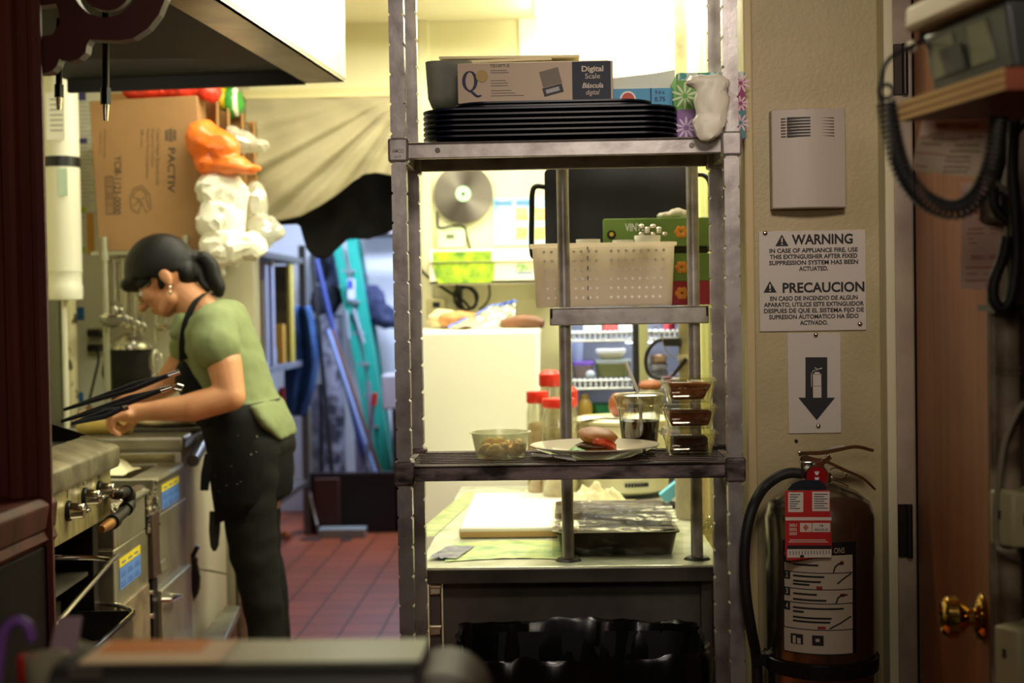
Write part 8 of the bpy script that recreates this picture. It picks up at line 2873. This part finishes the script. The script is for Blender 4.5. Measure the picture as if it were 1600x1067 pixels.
# fluted post
fl_x = [0, -0.010, -0.016, -0.020, -0.034, -0.038, -0.044, -0.054, -0.058, -0.064, -0.30]
fl_y = [0.0, -0.004, -0.004, 0.004, 0.004, -0.006, -0.010, -0.010, 0.0, 0.012, 0.012]
poly = [(xw + x, YL - 0.01 + y) for x, y in zip(fl_x, fl_y)] + [(xw - 0.30, YL + 0.03), (xw - 0.012, YL + 0.03), (xw - 0.004, YL + 0.004)]
struct(MB().prism_z(poly, 0.6, ztp_).build('trim_7', DKWOOD, smooth=False))
# sill running away from the camera and wainscot below
xs2 = P(79, 790, YL).x
struct(MB().prism_y([(xs2, zs_ - 0.045), (xs2 + 0.004, zs_ - 0.010), (xs2 - 0.004, zs_), (xs2 - 0.35, zs_), (xs2 - 0.35, zs_ - 0.045)], 1.2, YL + 0.02).build('trim_8', DKWOOD, smooth=False, bevel=0.003))
struct(MB().prism_y([(xs2 - 0.004, zs_ - 0.066), (xs2 + 0.002, zs_ - 0.058), (xs2 - 0.002, zs_ - 0.046), (xs2 - 0.35, zs_ - 0.046), (xs2 - 0.35, zs_ - 0.066)], 1.2, YL + 0.02).build('trim_9', DKWOOD, smooth=False))
struct(MB().bx(xs2 - 0.4, xs2 - 0.002, 1.0, YL + 0.02, 0.0, zs_ - 0.066).build('wall_wainscot', mat('dark_wainscot', (40, 26, 20), 0.8, var=(3, 0.35, 0.75), col2=(28, 18, 14), spec=0.15), smooth=False, bevel=0.004))
# carved bracket with a round hole
br = []
YB2 = 1.99
outer = [(262, -60), (262, 0), (252, 25), (235, 47), (212, 62), (190, 66), (160, 65), (145, 64), (140, 72), (138, 84), (128, 94), (112, 99), (104, 95), (97, 94), (94, 104), (86, 113), (74, 117), (58, 117), (58, -60)]
hole_c, hole_r = (168, -20), 50


def arcpts(c, r_, a0, a1, n):
    return [(c[0] + r_ * math.cos(R(a0 + (a1 - a0) * k / n)), c[1] + r_ * math.sin(R(a0 + (a1 - a0) * k / n))) for k in range(n + 1)]


# outline with a slit so that the hole is open to the top edge
loop_ = [(262, -130), (262, 0), (252, 25), (235, 47), (212, 62), (190, 66), (160, 65), (145, 64), (140, 72), (138, 84), (128, 94), (112, 99), (104, 95), (97, 94), (94, 104), (86, 113), (74, 117), (60, 117), (60, 60), (86, 57), (98, 40), (97, 22), (92, 8), (84, 10), (60, 12), (60, -130), (166, -130)] 
hole_pts = arcpts((168, -20), 50, 270, -90, 40)
pol = loop_ + hole_pts + [(168, -130)]
q = MB().prism_y([(P(u, v, YB2).x, P(u, v, YB2).z) for u, v in pol], YB2 - 0.012, YB2 + 0.012)
cbk = thing('carved_bracket', 'dark red scrolled wooden bracket at the top of the wooden frame', 'bracket', (P(150, 60, YB2).x, YB2, P(150, 117, YB2).z))
q.build('scroll_board', mat('dark_red_bracket', (92, 40, 31), 0.5, var=(4, 0.35, 0.75), col2=(74, 31, 25)), cbk, smooth=False)
q = MB().prism_y([(P(u, v, YB2).x, P(u, v, YB2).z) for u, v in arcpts((168, -22), 40, 0, 360, 36)[:-1]], YB2 - 0.006, YB2 + 0.008)
q.build('round_boss', MATS['dark_red_bracket'], cbk, smooth=False)
p = P(168, -62, YB2)
q = MB().bx(P(150, -62, YB2).x, P(186, -62, YB2).x, YB2 - 0.006, YB2 + 0.006, P(168, -20, YB2).z, P(168, -75, YB2).z)
q.build('boss_stem', MATS['dark_red_bracket'], cbk, smooth=False)

# ================================================================== things on the near counter
zct = 0.85
nc = MB().bx(-0.75, 0.6, 0.5, 1.36, zct - 0.04, zct)
tag(nc.build('front_counter', mat('dark_counter', (52, 40, 32), 0.4), bevel=0.004), 'dark front counter just below the picture, under the near machine', 'counter')
YA = 1.10
mt = thing('label_machine', 'long dark machine with an orange and cream top strip in the near foreground', 'machine', (P(420, 1060, YA).x, YA, zct))
zm = P(420, 1005, YA).z
a, b = P(100, 1020, 1.06).x, P(690, 1020, 1.06).x
ym0, ym1 = 1.02, 1.115
MM = mat('dark_machine', (40, 35, 31), 0.5)
prof = [(ym0, zct + 0.001), (ym0, zm - 0.012), (ym0 + 0.006, zm - 0.004), (ym0 + 0.014, zm), (ym1 - 0.01, zm), (ym1, zm - 0.006), (ym1, zct + 0.001)]
MB().prism_x(prof, a, b - 0.015).build('housing', MM, mt, bevel=0.002)
q = MB().bx(P(170, 1010, YA).x, P(668, 1010, YA).x, ym0 + 0.016, ym1 - 0.008, zm, zm + 0.0012)
q.build('grey_top_plate', mat('grey_green_plate', (126, 126, 104), 0.35, 0.3), mt)
q = MB().bx(P(165, 1010, YA).x, P(372, 1010, YA).x, ym0 + 0.016, ym1 - 0.010, zm + 0.0012, zm + 0.002)
q.build('cream_label', mat('cream_label', (248, 212, 164), 0.6), mt)
q = MB().bx(P(175, 1010, YA).x, P(330, 1010, YA).x, ym0 + 0.046, ym1 - 0.010, zm + 0.002, zm + 0.0026)
q.build('orange_label', mat('orange_label', (246, 146, 52), 0.6), mt)
rD = 0.036
pc_r = P(684, 1086, ym0)
pc_r.z = P(690, 1009, ym1).z - rD
MB().cyl((pc_r.x, ym0 + 0.004, pc_r.z), (pc_r.x, ym1, pc_r.z), rD, n=48).build('end_drum', mat('brown_drum', (62, 48, 40), 0.5), mt, bevel=0.003)
MB().cyl((pc_r.x, ym0 - 0.006, pc_r.z), (pc_r.x, ym0 + 0.004, pc_r.z), rD * 0.94, n=48).build('round_end', mat('brown_round_end', (58, 44, 36), 0.45), mt, bevel=0.002)
MB().tube([(pc_r.x + rD * 0.66 * math.cos(R(t)), ym0 - 0.007, pc_r.z + rD * 0.66 * math.sin(R(t))) for t in range(0, 360, 10)], 0.002, 6, closed=True).build('ring', mat('tan_ring', (110, 84, 60), 0.5), mt)
a1_, b1_, c1_, d1_ = rect(108, 1040, 160, 1062, ym0)
MB().bx(a1_, b1_, ym0 - 0.002, ym0, c1_, d1_).build('front_button', mat('grey_button', (86, 78, 68), 0.5), mt)
# small things on the counter at the lower left
YS_ = 1.2
pts = smoothpath([P(u, v, YS_) for u, v in ((-6, 1072), (0, 1020), (8, 985), (26, 970), (44, 978), (50, 1000))], 6)
hk = MB().tube(pts, 0.0048, 12)
tag(hk.build('curved_hook', mat('purple_plastic', (130, 84, 164), 0.45)), 'purple curved plastic hook at the lower left corner', 'hook')
a, b, c, d = rect(62, 972, 116, 1014, YS_ + 0.03)
q = MB().hexa([(a - 0.012, YS_ + 0.03, zct + 0.001), (b - 0.01, YS_ + 0.03, zct + 0.001), (b - 0.01, YS_ + 0.035, zct + 0.001), (a - 0.012, YS_ + 0.035, zct + 0.001)], [(a + 0.008, YS_ + 0.05, d), (b, YS_ + 0.05, d), (b, YS_ + 0.055, d), (a + 0.008, YS_ + 0.055, d)])
tag(q.build('lilac_card', mat('lilac_card', (168, 140, 146), 0.5), bevel=0.002), 'dull lilac upright card beside the purple hook', 'card')
p = P(44, 1010, YS_ - 0.04)
t = thing('small_bottle', 'small bottle with a bright red cap at the lower left', 'bottle', (p.x, p.y, zct))
r_ = 0.0085
MB().lathe((p.x, p.y, 0), [(0, zct + 0.001), (r_ * 1.2, zct + 0.001), (r_ * 1.3, zct + 0.03), (r_, P(44, 1040, YS_).z)], 20).build('bottle_body', mat('pink_bottle', (150, 70, 62), 0.4), t)
MB().lathe((p.x, p.y, 0), [(r_ * 1.05, P(44, 1042, YS_).z), (r_ * 1.1, P(44, 1008, YS_).z), (r_ * 0.9, P(44, 1005, YS_).z), (0, P(44, 1005, YS_).z)], 20).build('red_cap', mat('red_cap', (206, 40, 26), 0.4), t)
p = P(72, 1040, YS_ - 0.08)
t = thing('clear_tumbler', 'clear tumbler with a green band in front of the red capped bottle', 'tumbler', (p.x, p.y, zct))
MB().lathe((p.x, p.y, 0), [(0.013, zct + 0.001), (0.017, P(72, 1022, YS_ - 0.08).z), (0.0155, P(72, 1022, YS_ - 0.08).z), (0.012, zct + 0.003), (0, zct + 0.003)], 24).build('tumbler_wall', clear('tumbler_plastic', (226, 220, 200), 0.2, 0.2, milk=0.3), t)
MB().lathe((p.x, p.y, 0), [(0.0145, P(72, 1064, YS_).z), (0.0165, P(72, 1044, YS_).z)], 24).build('green_band', mat('green_band', (30, 150, 76), 0.5), t)
